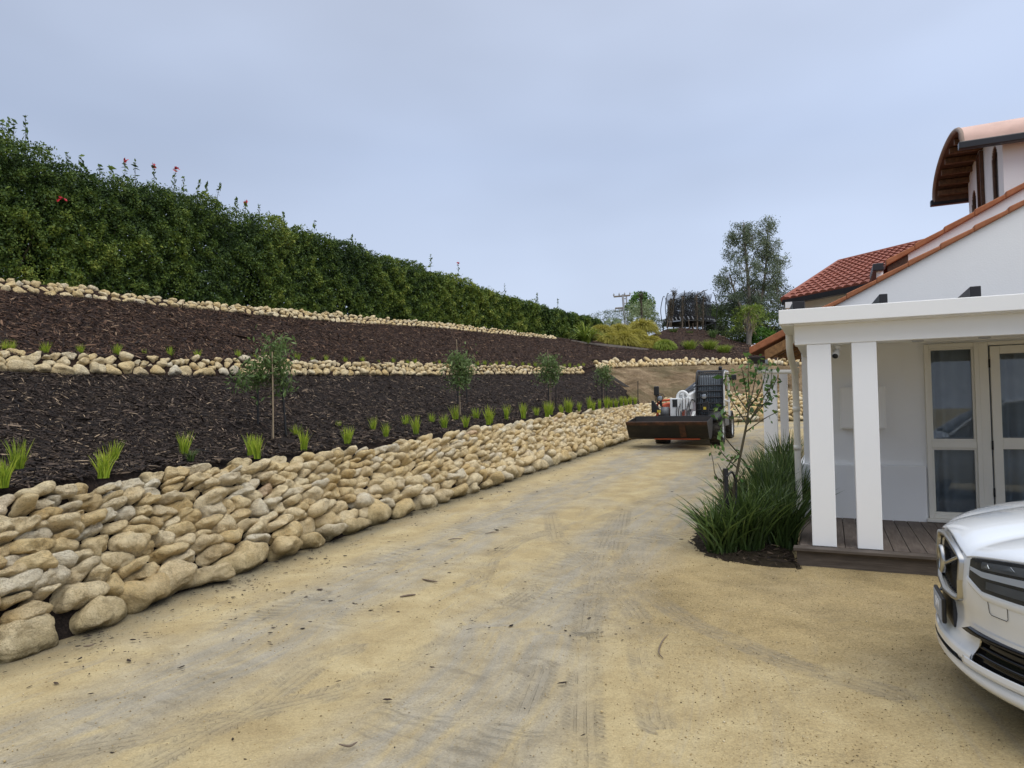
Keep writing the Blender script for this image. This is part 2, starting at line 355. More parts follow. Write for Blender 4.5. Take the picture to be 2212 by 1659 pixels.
# ------------------------------------------------------------------ control lines of the terraces (each a function of u, the photo's column)
def smooth(pts, n=6):
    """Catmull-Rom through 3d points"""
    P = [Vector(p) for p in pts]; out = []
    for i in range(len(P)-1):
        a, b, c, d = P[max(i-1, 0)], P[i], P[i+1], P[min(i+2, len(P)-1)]
        for k in range(n):
            t = k/n; out.append(.5*((2*b)+(c-a)*t+(2*a-5*b+4*c-d)*t*t+(3*b-a-3*c+d)*t**3))
    out.append(P[-1]); return out
foot_px = [(0, 1425), (175, 1368), (310, 1310), (430, 1265), (510, 1240), (600, 1208), (710, 1170), (850, 1120), (960, 1085), (1080, 1045), (1180, 1010), (1270, 980), (1350, 953), (1400, 938)]
foot = [G_hit(*p) for p in foot_px]
foot = [foot[0]+Vector((-.37*k, -.93*k, 0)) for k in (9, 6, 3)] + foot + [Vector((6.3, 25.4, 0)), Vector((8.8, 27.1, 0)), Vector((12.2, 27.4, 0)), Vector((16, 26, 0)), Vector((20, 23, 0))]
foot = smooth(foot, 5)
foot = [Vector((p.x, p.y, ground_z(p.x, p.y))) for p in foot]
FT = np.array([p[:] for p in foot])
def nrm(line, i):
    a, b = line[max(i-1, 0)], line[min(i+1, len(line)-1)]; d = Vector((b.x-a.x, b.y-a.y, 0)).normalized(); return Vector((-d.y, d.x, 0))
def hz(y): return float(np.interp(y, [0, 4.5, 8, 10.5, 15, 20, 24, 28], [1.0, 1.04, 1.10, 1.17, 1.42, 1.62, 1.80, 2.30]))
lip = []
for i, p in enumerate(foot):
    n = nrm(foot, i); t = p+n*.62; lip.append(Vector((t.x, t.y, hz(p.y)+.0)))
inner = [Vector(((p+nrm(foot, i)*1.75).x, (p+nrm(foot, i)*1.75).y, hz(p.y)+.10)) for i, p in enumerate(foot)]
def byu(line):
    r = [];
    for p in line:
        if p.y > .8: r.append((UV(p)[0], p))
    r2 = [r[0]]
    for x in r[1:]:
        if x[0] > r2[-1][0]+.5: r2.append(x)
    return r2
def at_u(tab, u):
    us = [t[0] for t in tab]
    return Vector([float(np.interp(u, us, [t[1][k] for t in tab])) for k in range(3)])
def pxline(pts, n=5):
    L = smooth([W(*p) for p in pts], n); return [(UV(p)[0], p) for p in L]
Dl = pxline([(0, 805, 8.7), (200, 810, 9.9), (400, 812, 11.4), (590, 812, 13.3), (800, 812, 16.5), (1000, 811, 20.7), (1150, 809, 24.3), (1265, 808, 27.3), (1292, 797, 29.5), (1400, 792, 31), (1500, 789, 31.8), (1610, 788, 31.5), (1760, 790, 29.5)])
El = pxline([(0, 768, 8.9), (200, 771, 10.1), (400, 776, 11.6), (590, 782, 13.5), (800, 789, 16.7), (1000, 793, 20.9), (1150, 795, 24.5), (1265, 797, 27.5), (1292, 788, 29.7), (1400, 783, 31.2), (1500, 780, 32), (1610, 780, 31.7), (1760, 781, 29.7)])
Fl = pxline([(0, 630, 11.4), (180, 644, 12.8), (346, 661, 14.4), (605, 685, 17.8), (753, 698, 20.6), (920, 707, 24.2), (1043, 719, 28), (1191, 732, 32), (1267, 743, 34), (1401, 756, 35.5), (1500, 752, 35.6), (1600, 762, 34.5), (1760, 772, 33)])
Gl = pxline([(0, 605, 11.6), (180, 623, 13), (346, 645, 14.6), (605, 671, 18), (753, 683, 20.8), (920, 698, 24.4), (1043, 709, 28.2), (1191, 727, 32.2), (1267, 735, 35), (1370, 738, 38), (1450, 708, 41), (1535, 716, 41.5), (1600, 740, 41), (1760, 752, 40)])
def edge_off(tab, dist, dz):
    L = [t[1] for t in tab]; return [(UV(L[i]+nrm(L, i)*dist)[0], L[i]+nrm(L, i)*dist+Vector((0, 0, dz))) for i in range(len(L))]
Bt, Ct, At = byu(lip), byu(inner), byu(foot)
tabs = dict(A=At, B=Bt, C=Ct, D=Dl, E=El, F=Fl, G=Gl)
us = [0]+list(range(30, 1761, 30))
def line_u(k):
    L = [at_u(tabs[k], u) for u in us]
    if k in 'ABC':     # true end near the camera
        src = dict(A=foot, B=lip, C=inner)[k]; j = min(range(len(src)), key=lambda i: (src[i]-L[0]).length)
        pre = [src[0]*(1-t)+L[0]*t for t in (0, .25, .5, .75)]
    else: pre = [L[0]+Vector((-.37*d, -.93*d, 0)) for d in (9.5, 7, 4.7, 2.3)]
    return pre+L
LN = {k: line_u(k) for k in 'ABCDEFG'}
nS = len(LN['A'])
def patch(name, la, lb, mt, rows=8, disp=.05, uptilt=0, label=None, sag=0.0, seed=0):
    P = []
    for i in range(nS):
        r_ = []
        for j in range(rows+1):
            t = j/rows; p = la[i].lerp(lb[i], t)
            nn = mnoise.noise((p.x*1.3+seed, p.y*1.3, p.z))*disp if 0 < j < rows else 0
            r_.append(p+Vector((0, 0, nn-sag*math.sin(math.pi*t))))
        P.append(r_)
    return P
# terrain sheets: one structure mesh per kind of ground
us_all = [-4, -3, -2, -1]+us
i_end = us_all.index(1290)
def sub(P, a, b): return P[a:b+1]
PL1 = patch('', LN['A'], LN['B'], None, 4, 0)
for r_ in PL1:
    for k_, p in enumerate(r_): r_[k_] = p+Vector((0, 0, -.065))
PL2 = patch('', LN['B'], LN['C'], None, 6, .05); PL3 = patch('', LN['C'], LN['D'], None, 10, .09, sag=.06, seed=3)
PL4 = patch('', LN['E'], LN['F'], None, 12, .10, sag=-.05, seed=9)
mb = MB(); mb.grid([a+b[1:]+c[1:] for a, b, c in zip(sub(PL1, 0, i_end), sub(PL2, 0, i_end), sub(PL3, 0, i_end))])
tag(mb.build('terrace_slope', M['mulch']), kind='structure')
mb = MB(); mb.grid([[a.copy(), lerp(a, b, .5), b.copy(), c.copy()] for a, b, c in zip(LN['D'], LN['E'], [p[0] for p in PL4])])
mb.grid(PL4)
GH = [g+Vector((0, 0, -.01)) for g in LN['G']]
mb.grid([[f, lerp(f, g, .5)+Vector((0, 0, .02)), g] for f, g in zip(LN['F'], GH)])
plate = [g+(g-Vector((0, 0, g.z))).normalized()*30+Vector((0, 0, .4)) for g in GH]
tag(mb.build('upper_terrace_slope', M['mulch_red']), kind='structure')
mb = MB(); mb.grid([[g, lerp(g, h, .03), lerp(g, h, .2), h] for g, h in zip(GH, plate)])
tag(mb.build('hilltop_ground', M['soil']), kind='structure')
# the bare clay bank behind the bend
PLc = [[] for _ in range(nS)]
clay = []
def tsplit(u): return min(1, max(0, 1-(u-1288)/82))
tong = []
for i in range(i_end, us_all.index(1380)+1):
    ts = tsplit(us_all[i]); a, b, c = LN['B'][i], LN['C'][i], LN['D'][i]
    row = [a.lerp(b, k/4)+Vector((0, 0, mnoise.noise(a*3+b*k)*.03)) for k in range(4)]+[b.lerp(c, ts*k/8)+Vector((0, 0, .03+mnoise.noise(b.lerp(c, ts*k/8)*1.3)*.06)) for k in range(9)]
    tong.append(row)
tag(MB().grid(tong).build('terrace_slope', M['mulch']), kind='structure')
for i in range(i_end, nS):
    r_ = []
    ts = tsplit(us_all[i]); a, b = LN['C'][i].lerp(LN['D'][i], max(0, ts-.02)), LN['D'][i]
    if ts <= 0: a = LN['B'][i]
    a = a-Vector((0, 0, .05*(ts > 0)))
    for j in range(29):
        t = j/28; p = a.lerp(b, t)
        if ts <= 0 and j == 0: r_.append(a-Vector((0, 0, .12))); continue
        if ts <= 0: p.z = a.z+.06+(b.z-a.z-.06)*max(0, (t-.12)/.88)**.85
        p += Vector((0, mnoise.noise(p*.9)*.35+mnoise.noise(p*3.1)*.14+mnoise.noise(p*7.7)*.05, 0))*min(1, t*5)*min(1, (1-t)*6); r_.append(p)
    clay.append(r_)
clay2 = []
for i in range(len(clay)-1):
    for k in range(6):
        t = k/6; row = []
        for a, b in zip(clay[i], clay[i+1]):
            p = a.lerp(b, t); row.append(p+Vector((0, (mnoise.noise(p*2.3)*.16+mnoise.noise(p*6)*.07)*(1 if 0 < clay[i].index(a) < 28 else 0), 0)))
        clay2.append(row)
mb = MB(); mb.grid(clay2)
mb.grid([[LN['A'][i]-Vector((0, 0, .1)), LN['B'][i]] for i in range(i_end, nS)])
tag(mb.build('clay_bank', M['clay']), kind='structure')
# ------------------------------------------------------------------ ground sheet with the driveway
def polyd(px, py, L):
    """distance, signed side, arc length to the polyline L (n,2)"""
    best = np.full(px.shape, 1e9); side = np.zeros(px.shape); arc = np.zeros(px.shape); s0 = 0
    for i in range(len(L)-1):
        ax, ay = L[i]; dx, dy = L[i+1]-L[i]; ll = dx*dx+dy*dy; ln = math.sqrt(ll)
        t = np.clip(((px-ax)*dx+(py-ay)*dy)/ll, 0, 1); ex, ey = px-ax-t*dx, py-ay-t*dy; d = np.hypot(ex, ey)
        m_ = d < best; best = np.where(m_, d, best); cr = dy*ex-dx*ey
        side = np.where(m_, np.sign(cr), side); arc = np.where(m_, s0+t*ln, arc); s0 += ln
    return best, side, arc
gx_ = np.unique(np.concatenate([np.linspace(-600, -30, 8), np.linspace(-30, -8, 8), np.arange(-8, 14, .1), np.linspace(14, 40, 12), np.linspace(40, 600, 8)]))
gy_ = np.unique(np.concatenate([np.linspace(-300, -8, 6), np.linspace(-8, 0, 10), np.arange(0, 12, .1), np.arange(12, 34, .25), np.linspace(34, 60, 10), np.linspace(60, 900, 10)]))
GX, GY = np.meshgrid(gx_, gy_, indexing='ij')
GZ = np.vectorize(ground_z)(GX, GY)
GZ = GZ + .012*np.sin(GX*1.7+GY*.6)*np.sin(GY*1.1-GX*.8) + .006*np.sin(GX*5.1+1)*np.sin(GY*4.3)
d_, sd_, ar_ = polyd(GX.ravel(), GY.ravel(), FT[:, :2]); acr_ = d_*sd_
def gp(*px): return np.array([G_hit(*p)[:2] for p in px])
paths = [gp((1082, 1700), (1110, 1600), (1140, 1510), (1170, 1435)), gp((1262, 1700), (1258, 1560), (1260, 1420), (1270, 1300), (1290, 1200), (1330, 1120)),
         gp((1420, 1560), (1395, 1430), (1375, 1330), (1300, 1235), (1200, 1160), (1190, 1110)), gp((1950, 1500), (1700, 1430), (1500, 1350), (1400, 1280), (1330, 1190), (1350, 1090)),
         gp((60, 1640), (450, 1560), (760, 1480), (950, 1390), (1150, 1270)), gp((1030, 1260), (1060, 1200), (1130, 1160), (1300, 1120), (1420, 1070)), gp((300, 1655), (560, 1520), (680, 1430), (760, 1400))]
bd = np.full(d_.shape, 9.0); td = np.zeros(d_.shape); TD = []; TA = []; TB = []
for P_ in paths:
    a, b, c = polyd(GX.ravel(), GY.ravel(), P_); m_ = a < bd; bd = np.where(m_, a, bd); td = np.where(m_, a, td); TD.append(a*b); TA.append(c); TB.append(a)
fx, fy = GX.ravel(), GY.ravel()
# loose yellower gravel in front of the house and at the camera's right
loose = np.clip((fx-.55-.10*np.sin(fy*2))*1.3, 0, 1)*np.clip((7.6-fy)/1.2, 0, 1)
loose = loose*np.clip((fy-3.7)/1.1+.10*np.sin(fx*3), .25, 1)
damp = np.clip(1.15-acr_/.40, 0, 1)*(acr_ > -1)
GZ = GZ-(.012*np.exp(-(td/.1)**2)*(bd < .3)).reshape(GZ.shape)
V_ = np.stack([fx, fy, GZ.ravel()-.004], 1)
nx_, ny_ = GX.shape; idx = np.arange(nx_*ny_).reshape(nx_, ny_)
Fq = np.stack([idx[:-1, :-1], idx[1:, :-1], idx[1:, 1:], idx[:-1, 1:]], -1).reshape(-1, 4)
me = np_mesh('ground', V_, Fq, True, dict(loose=loose, damp=damp), uv=np.stack([acr_, ar_], 1))
ul = me.uv_layers.new(name='tyre'); TB = np.array(TB)[:, Fq].mean(2); kk = TB.argmin(0); TD = np.array(TD); TA = np.array(TA)
tuv = np.stack([TD[kk[:, None], Fq], TA[kk[:, None], Fq]], -1); tuv[TB.min(0) > .3] = (9, 0)
# a face that bridges the two sides behind a path's end keeps no mark
jump = (np.abs(tuv[:, :, 0]-tuv[:, :1, 0]).max(1) > .2); tuv[jump] = (9, 0)
ul.data.foreach_set('uv', tuv.astype(np.float32).ravel())
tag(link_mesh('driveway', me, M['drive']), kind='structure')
# ------------------------------------------------------------------ dry stacked stone
def ico(level):
    bm = bmesh.new(); bmesh.ops.create_icosphere(bm, subdivisions=level, radius=1)
    v = np.array([p.co[:] for p in bm.verts]); f = np.array([[q_.index for q_ in p.verts] for p in bm.faces]); bm.free(); return v, f
ICO = {k: ico(k) for k in (2, 3, 4, 5)}
rng = np.random.default_rng(11)
def wob_(p, seed, fr, n=5):
    r2 = np.random.default_rng(seed); o = np.zeros(len(p))
    for _ in range(n):
        k = r2.normal(size=3); k *= fr*r2.uniform(.6, 1.5)/np.linalg.norm(k); o += np.sin(p@k+r2.uniform(0, 6.28))
    return o/n
def cells(L, rows, ax, jit=.28, irregular=.0):
    """power-diagram cells of stones stacked in courses: rows = [(y, height, width)]"""
    S = []
    for ri, (y, h, wd) in enumerate(rows):
        x = -rng.uniform(0, wd)
        while x < L+wd:
            ww = wd*rng.uniform(.45, 1.65); S.append((x+ww/2, y+h*rng.normal()*jit*(.7 if ri < len(rows)-1 else 1.5), h*rng.uniform(.72, 1.32), ww, ri)); x += ww
    S = np.array(S); P = S[:, :2].copy(); P[:, 0] /= ax; r2 = (S[:, 2]*.5)**2*1.0
    ymin, ymax = rows[0][0]-rows[0][1]/2, rows[-1][0]+rows[-1][1]*.5
    out = []
    for i in range(len(P)):
        if not (-.3 < S[i, 0] < L+.3): continue
        hh = S[i, 2]; wx = max(S[i, 3]/ax, hh)*1.1
        poly = [(P[i, 0]-wx, max(ymin, P[i, 1]-hh)), (P[i, 0]+wx, max(ymin, P[i, 1]-hh)), (P[i, 0]+wx, P[i, 1]+hh*.62), (P[i, 0]-wx, P[i, 1]+hh*.62)]
        if S[i, 4] < len(rows)-1: poly[2] = (P[i, 0]+wx, P[i, 1]+hh*1.2); poly[3] = (P[i, 0]-wx, P[i, 1]+hh*1.2)
        dd = np.hypot(*(P-P[i]).T); nb = np.argsort(dd)[1:22]
        for j in nb:
            nx, ny = P[j]-P[i]; c = ((P[j]**2).sum()-r2[j]-(P[i]**2).sum()+r2[i])/2
            new = []
            for k in range(len(poly)):
                a, b = poly[k], poly[(k+1) % len(poly)]; da, db = a[0]*nx+a[1]*ny-c, b[0]*nx+b[1]*ny-c
                if da <= 0: new.append(a)
                if da*db < 0: t = da/(da-db); new.append((a[0]+(b[0]-a[0])*t, a[1]+(b[1]-a[1])*t))
            poly = new
            if len(poly) < 3: break
        if len(poly) < 3: continue
        q_ = np.array(poly); q_[:, 0] *= ax; out.append((q_, S[i, 4]))
    return out
def stone_mesh(poly, depth, level, seed, tilt=.0, over=1.0):
    """local stone: x along the wall, y up the face, z out of it; returns verts, faces, centre"""
    A = 0; cx = cy = 0
    for k in range(len(poly)):
        x0, y0 = poly[k]; x1, y1 = poly[(k+1) % len(poly)]; cr = x0*y1-x1*y0; A += cr; cx += (x0+x1)*cr; cy += (y0+y1)*cr
    if abs(A) < 1e-6: return None
    cx /= 3*A; cy /= 3*A; q_ = poly-np.array([cx, cy])
    v, f = ICO[level]; r2 = np.random.default_rng(seed)
    u = v.copy()
    for _ in range(r2.integers(12, 21)):        # broken facets
        n = r2.normal(size=3); n[2] = n[2]*.8+.25; n /= np.linalg.norm(n); d = r2.uniform(.47, .82); e_ = u@n-d
        u = u-np.maximum(e_, 0)[:, None]*n*.985
    rad0 = np.linalg.norm(u, axis=1)
    th = np.arctan2(v[:, 1], v[:, 0])
    TH = np.linspace(-np.pi, np.pi, 49)[:-1]; Rr = np.full(48, 1e9)
    for k in range(len(q_)):
        a, b = q_[k], q_[(k+1) % len(q_)]; n = np.array([b[1]-a[1], a[0]-b[0]]); ln = np.linalg.norm(n)
        if ln < 1e-9: continue
        n /= ln; d = a@n; c = n[0]*np.cos(TH)+n[1]*np.sin(TH); Rr = np.minimum(Rr, np.where(c > 1e-3, d/np.maximum(c, 1e-3), 1e9))
    lim = np.median(Rr)*2.0; Rr = np.minimum(Rr, lim)
    for _ in range(3): Rr = (np.roll(Rr, 1)+2*Rr+np.roll(Rr, -1))/4
    Rt = np.interp(th, np.append(TH, np.pi), np.append(Rr, Rr[0]))
    rin = np.hypot(v[:, 0], v[:, 1])**.62
    w_ = wob_(v, seed+1, 2.2)*.08+wob_(v, seed+2, 6)*.06-np.abs(wob_(v, seed+5, 5))*.10+.03+((wob_(v, seed+3, 14, 8)*.045-np.abs(wob_(v, seed+6, 17, 8))*.05+wob_(v, seed+4, 34, 9)*.026+(wob_(v, seed+7, 70, 10)*.014 if level > 4 else 0)) if level > 2 else 0)
    g = rad0*(1+w_)*1.26*over
    x = Rt*rin*np.cos(th)*g; y = Rt*rin*np.sin(th)*g; z = np.sign(v[:, 2])*np.abs(v[:, 2])**.85*depth*g
    return np.stack([x, y, z], 1), f, (cx, cy)
def rock_wall(name, label, cat, base, top, rows, ax, depth, mt, out=.0, near=9, mid=16, group=None, damp_rows=1, nparts=100, lean=.10, over=1.0, seedb=0, tone_shift=0.0):
    base = [Vector(p) for p in base]; top = [Vector(p) for p in top]
    bl = np.array([p[:] for p in base]); tl = np.array([p[:] for p in top]); mid_l = (bl+tl)/2
    s = np.concatenate([[0], np.cumsum(np.linalg.norm(np.diff(mid_l, axis=0), axis=1))]); L = s[-1]
    H = np.interp(s, s, np.linalg.norm(tl-bl, axis=1)); Hm = rows[-1][0]+rows[-1][1]/2
    root = tag(empty(name, base[len(base)//2], 0, label, cat, group), kind='thing'); ox = np.array(root.location[:])
    items = []
    for ci, (poly, ri) in enumerate(cells(L, rows, ax)):
        cxm = float(poly[:, 0].mean()); dist = float(np.linalg.norm(np.array([np.interp(cxm, s, mid_l[:, k]) for k in range(3)])-np.array([0, 0, 1.6])))
        lv = 5 if dist < near*.72 else 4 if dist < near else 3 if dist < mid else 2
        r_ = stone_mesh(poly, depth*rng.uniform(.75, 1.25)*(1.35 if ri == 0 and damp_rows else 1), lv, 1000+ci*7+seedb, 0, over*(.93 if ri == 0 and damp_rows else 1))
        if r_ is None: continue
        v, f, (cx, cy) = r_
        b = np.array([np.interp(cx, s, bl[:, k]) for k in range(3)]); t = np.array([np.interp(cx, s, tl[:, k]) for k in range(3)])
        b2 = np.array([np.interp(cx+.2, s, bl[:, k]) for k in range(3)]); b0 = np.array([np.interp(cx-.2, s, bl[:, k]) for k in range(3)])
        X = b2-b0; X /= np.linalg.norm(X); Yv = t-b; Hs = np.linalg.norm(Yv); Yv = Yv/Hs; Z = np.cross(X, Yv); Z /= np.linalg.norm(Z); Yv = np.cross(Z, X)
        an = rng.normal()*lean; c_, s_ = math.cos(an), math.sin(an); v = np.stack([v[:, 0]*c_-v[:, 1]*s_, v[:, 0]*s_+v[:, 1]*c_, v[:, 2]], 1)
        an = rng.normal()*.16+.08; c_, s_ = math.cos(an), math.sin(an); v = np.stack([v[:, 0], v[:, 1]*c_-v[:, 2]*s_, v[:, 1]*s_+v[:, 2]*c_], 1)
        c0 = b+Yv*(cy*Hs/Hm)+Z*(out+rng.uniform(-.035, .045)*depth/.12)
        Vw = c0+v[:, :1]*X+v[:, 1:2]*Yv*(Hs/Hm)+v[:, 2:]*Z
        tone = np.full(len(v), min(1, max(0, rng.beta(1.6, 1.6)*.98+tone_shift))); hgt = Vw[:, 2]-b[2]
        dm = np.clip(1-hgt/.22, 0, 1)*(1 if damp_rows else 0)*rng.uniform(.5, 1) if damp_rows else np.zeros(len(v))
        size = np.ptp(v[:, 0])*np.ptp(v[:, 1])/max(dist, 1)**2; pu = UV(c0) if c0[1] > .5 else (-999, 0)
        vis = -30 < pu[0] < 2240
        items.append((size if vis else 0, Vw-ox, f, tone, dm))
    items.sort(key=lambda r_: -r_[0])
    for k, it in enumerate(items[:nparts]):
        link_mesh('stone', np_mesh('stone', it[1], it[2], True, dict(tone=it[3], damp=it[4])), mt, root)
    rest = items[nparts:]
    if rest:
        off = 0; vv = []; ff = []
        for it in rest: vv.append(it[1]); ff.append(it[2]+off); off += len(it[1])
        o = link_mesh('smaller_stones', np_mesh('smaller_stones', np.concatenate(vv), np.concatenate(ff), True, dict(tone=np.concatenate([i[3] for i in rest]), damp=np.concatenate([i[4] for i in rest]))), mt, root)
        o['kind'] = 'stuff'
    return root
# lower wall
st = 3
fl = [p for p in foot]; tl_ = [p for p in lip]
rowsL = [(.12, .27, .44)]; y = .25; 
hs_ = [.155, .135, .14, .125, .125, .12, .115, .11, .11, .10, .10]
for h in hs_: rowsL.append((y+h*.35, h, h*2.35)); y += h*.82
Hm = rowsL[-1][0]+rowsL[-1][1]/2
rock_wall('lower_rock_wall', 'tall sloping wall of stacked tan boulders edging the driveway', 'rock wall', fl, [p+Vector((0, 0, -.07)) for p in tl_], rowsL, 1.95, .13, M['stone'], near=8.5, mid=17, over=1.07)
iD = us_all.index(1260)
rowsM = [(.085, .17, .25), (.21, .13, .21), (.305, .10, .17)]
rock_wall('middle_rock_wall', 'low band of rounded cream rocks across the middle of the bank, behind the staked saplings', 'rock wall', LN['D'][2:iD+1], [p+Vector((0, 0, -.02)) for p in LN['E'][2:iD+1]], rowsM, 1.35, .085, M['stone'], near=8, mid=20, damp_rows=0, over=.90, lean=.2, seedb=9000, tone_shift=-.08)
iF = us_all.index(1200)
rock_wall('upper_rock_wall', 'long strip of pale cream rocks running along the foot of the tall hedge', 'rock wall', LN['F'][2:iF+1], [p+Vector((0, .0, -.03)) for p in LN['G'][2:iF+1]], [(.06, .15, .24), (.18, .12, .20), (.28, .10, .18)], 1.35, .08, M['pale'], near=8, mid=22, damp_rows=0, over=.86, lean=.25, seedb=19000, tone_shift=-.15)
rock_wall('bank_top_rock_wall', 'thin row of cream rocks capping the bare clay bank behind the machine', 'rock wall', LN['D'][i_end:], [p+Vector((0, .0, .05)) for p in LN['E'][i_end:]], [(.05, .11, .19), (.14, .10, .17)], 1.35, .12, M['pale'], near=8, mid=18, damp_rows=0, lean=.2, seedb=29000, nparts=60, tone_shift=-.05)
# ------------------------------------------------------------------ bark chips lying on the slopes
def chips(name, patches, n, size, mt, nearest=0):
    tri = []
    for P, lo, hi in patches:
        for i in range(lo, hi):
            for j in range(len(P[0])-1):
                a, b, c, d = P[i][j], P[i][j+1], P[i+1][j+1], P[i+1][j]; tri.append((a[:], b[:], d[:])); tri.append((c[:], d[:], b[:]))
    T = np.array(tri); ar = np.linalg.norm(np.cross(T[:, 1]-T[:, 0], T[:, 2]-T[:, 0]), axis=1)/2
    ce = T.mean(1); ds = np.maximum(np.linalg.norm(ce-np.array([0, 0, 1.6]), axis=1), 5)
    wgt = ar/ds**1.3*(ce[:, 1] > 1); k = rng.choice(len(T), n, p=wgt/wgt.sum()); u, v = rng.random(n), rng.random(n); fl_ = u+v > 1; u[fl_] = 1-u[fl_]; v[fl_] = 1-v[fl_]
    c = T[k, 0]+u[:, None]*(T[k, 1]-T[k, 0])+v[:, None]*(T[k, 2]-T[k, 0])
    N = np.cross(T[k, 1]-T[k, 0], T[k, 2]-T[k, 0]); N /= np.linalg.norm(N, axis=1)[:, None]; N[N[:, 2] < 0] *= -1
    d = rng.normal(size=(n, 3)); d -= (d*N).sum(1)[:, None]*N*.8; d /= np.linalg.norm(d, axis=1)[:, None]
    n2 = N+rng.normal(size=(n, 3))*.45; s_ = np.cross(d, n2); s_ /= np.linalg.norm(s_, axis=1)[:, None]
    ln = size*np.exp(rng.normal(size=n)*.45)[:, None]; wd = ln*rng.uniform(.06, .20, n)[:, None]
    up = np.cross(s_, d); c = c+N*rng.uniform(.0, .03, n)[:, None]+np.abs(d[:, 2:])*0
    V = np.stack([c-d*ln-s_*wd*.6, c-d*ln*.9+s_*wd*.7, c+up*wd*.3+s_*wd, c+d*ln+s_*wd*.3, c+d*ln*.85-s_*wd*.8, c+up*wd*.3-s_*wd], 1).reshape(-1, 3)
    i0 = np.arange(n)[:, None]*6; Fq = np.concatenate([i0+np.array([[0, 1, 2, 5]]), i0+np.array([[5, 2, 3, 4]])])
    tone = np.repeat(rng.random(n)**1.25, 6)
    return tag(link_mesh(name, np_mesh(name, V, Fq, False, dict(tone=tone)), mt), 'dark shredded bark mulch covering the bank', 'mulch', kind='stuff')
ch = chips('bark_mulch', [(PL2, 0, i_end), (PL3, 0, i_end), (tong, 0, len(tong)-1)], 230000, .027, M['chip'])
ch['label'] = 'blackish bark mulch around the saplings between the lower and middle rock walls'
ch = chips('bark_mulch', [(PL4, 0, nS-1)], 210000, .031, M['chip_red'])
ch['label'] = 'reddish brown bark mulch on the upper slope below the hedge'
mnd = [[f, lerp(f, g, .25), lerp(f, g, .5), lerp(f, g, .75), g] for f, g in zip(LN['F'], GH)]
ch = chips('bark_mulch', [(mnd, us_all.index(1200), nS-1)], 22000, .04, M['chip_red'])
ch['label'] = 'brown bark mulch on the mound below the trampoline'
# ------------------------------------------------------------------ foliage tools
def norm_(a): return a/np.maximum(np.linalg.norm(a, axis=-1, keepdims=True), 1e-9)
def leaf_cloud(C, size, aspect=.45, face=None, droop=0, rg=rng, tone=None, fold=.35, facew=.6, up=0):
    """folded leaf blades centred at C: returns verts, faces, tone"""
    n = len(C); d = rg.normal(size=(n, 3))
    if up: d[:, 2] = np.abs(d[:, 2])*up+d[:, 2]*(1-up)
    if droop: d[:, 2] -= droop
    d = norm_(d); nn = rg.normal(size=(n, 3))
    if face is not None: nn = nn*(1-facew)+face*facew*1.6
    s = norm_(np.cross(d, nn)); nn = np.cross(s, d)
    L = (size*np.exp(rg.normal(size=n)*.28))[:, None]*.5; Wd = L*aspect
    a = C-d*L; b = C+s*Wd+nn*Wd*fold-d*L*.1; c = C+d*L; e = C-s*Wd+nn*Wd*fold-d*L*.1
    V = np.stack([a, b, c, e], 1).reshape(-1, 3); i0 = np.arange(n)[:, None]*4
    Fc = np.concatenate([i0+np.array([[0, 1, 2]]), i0+np.array([[0, 2, 3]])])
    if tone is None: tone = rg.random(n)
    return V, Fc, np.repeat(np.clip(tone, 0, 1), 4)
def noise3(P, fr, seed):
    r2 = np.random.default_rng(seed); o = np.zeros(len(P))
    for _ in range(10):
        k = r2.normal(size=3); k *= fr*r2.uniform(.5, 1.7)/np.linalg.norm(k); o += np.sin(P@k+r2.uniform(0, 6.28)+.8*np.sin(P@k[[1, 2, 0]]*.7))
    return o/3.2
def blades(n, h, spread, wd, rg, base_r=.04, droop=.5, segs=4, tone=None):
    """grass blades from the origin; (V, quads, tone)"""
    az = rg.uniform(0, 6.283, n); ln = h*rg.uniform(.6, 1.12, n); sp = spread*rg.uniform(.15, 1.0, n)**.8; b0 = base_r*np.sqrt(rg.random(n)); a0 = rg.uniform(0, 6.283, n)
    t = np.linspace(0, 1, segs+1)[None, :]
    out = sp[:, None]*(t**1.5)*ln[:, None]; z = ln[:, None]*(t-droop*sp[:, None]*t**2.4*.75)
    dx, dy = np.cos(az)[:, None], np.sin(az)[:, None]
    c = np.stack([b0[:, None]*np.cos(a0)[:, None]+dx*out, b0[:, None]*np.sin(a0)[:, None]+dy*out, z], -1)
    w_ = wd*rg.uniform(.7, 1.3, n)[:, None]*(1-t**2.2)+wd*.06; ta = az+rg.normal(size=n)*.9
    s = np.stack([-np.sin(ta), np.cos(ta), np.zeros(n)], -1)[:, None, :]*w_[..., None]*.5
    V = np.stack([c-s, c+s], 2).reshape(n, -1, 3); k = segs+1
    f = np.array([[2*i, 2*i+1, 2*i+3, 2*i+2] for i in range(segs)])
    Fc = (np.arange(n)[:, None, None]*2*k+f[None]).reshape(-1, 4)
    tn = rg.random(n) if tone is None else tone
    tt = np.clip(tn[:, None]*.75+.3*t, 0, 1); return V.reshape(-1, 3), Fc, np.repeat(tt, 2, axis=1).ravel()
def merge(parts):
    off = 0; v = []; f = []; t = []
    for a, b, c in parts: v.append(a); f.append(b+off); t.append(c); off += len(a)
    return np.concatenate(v), np.concatenate(f), np.concatenate(t)
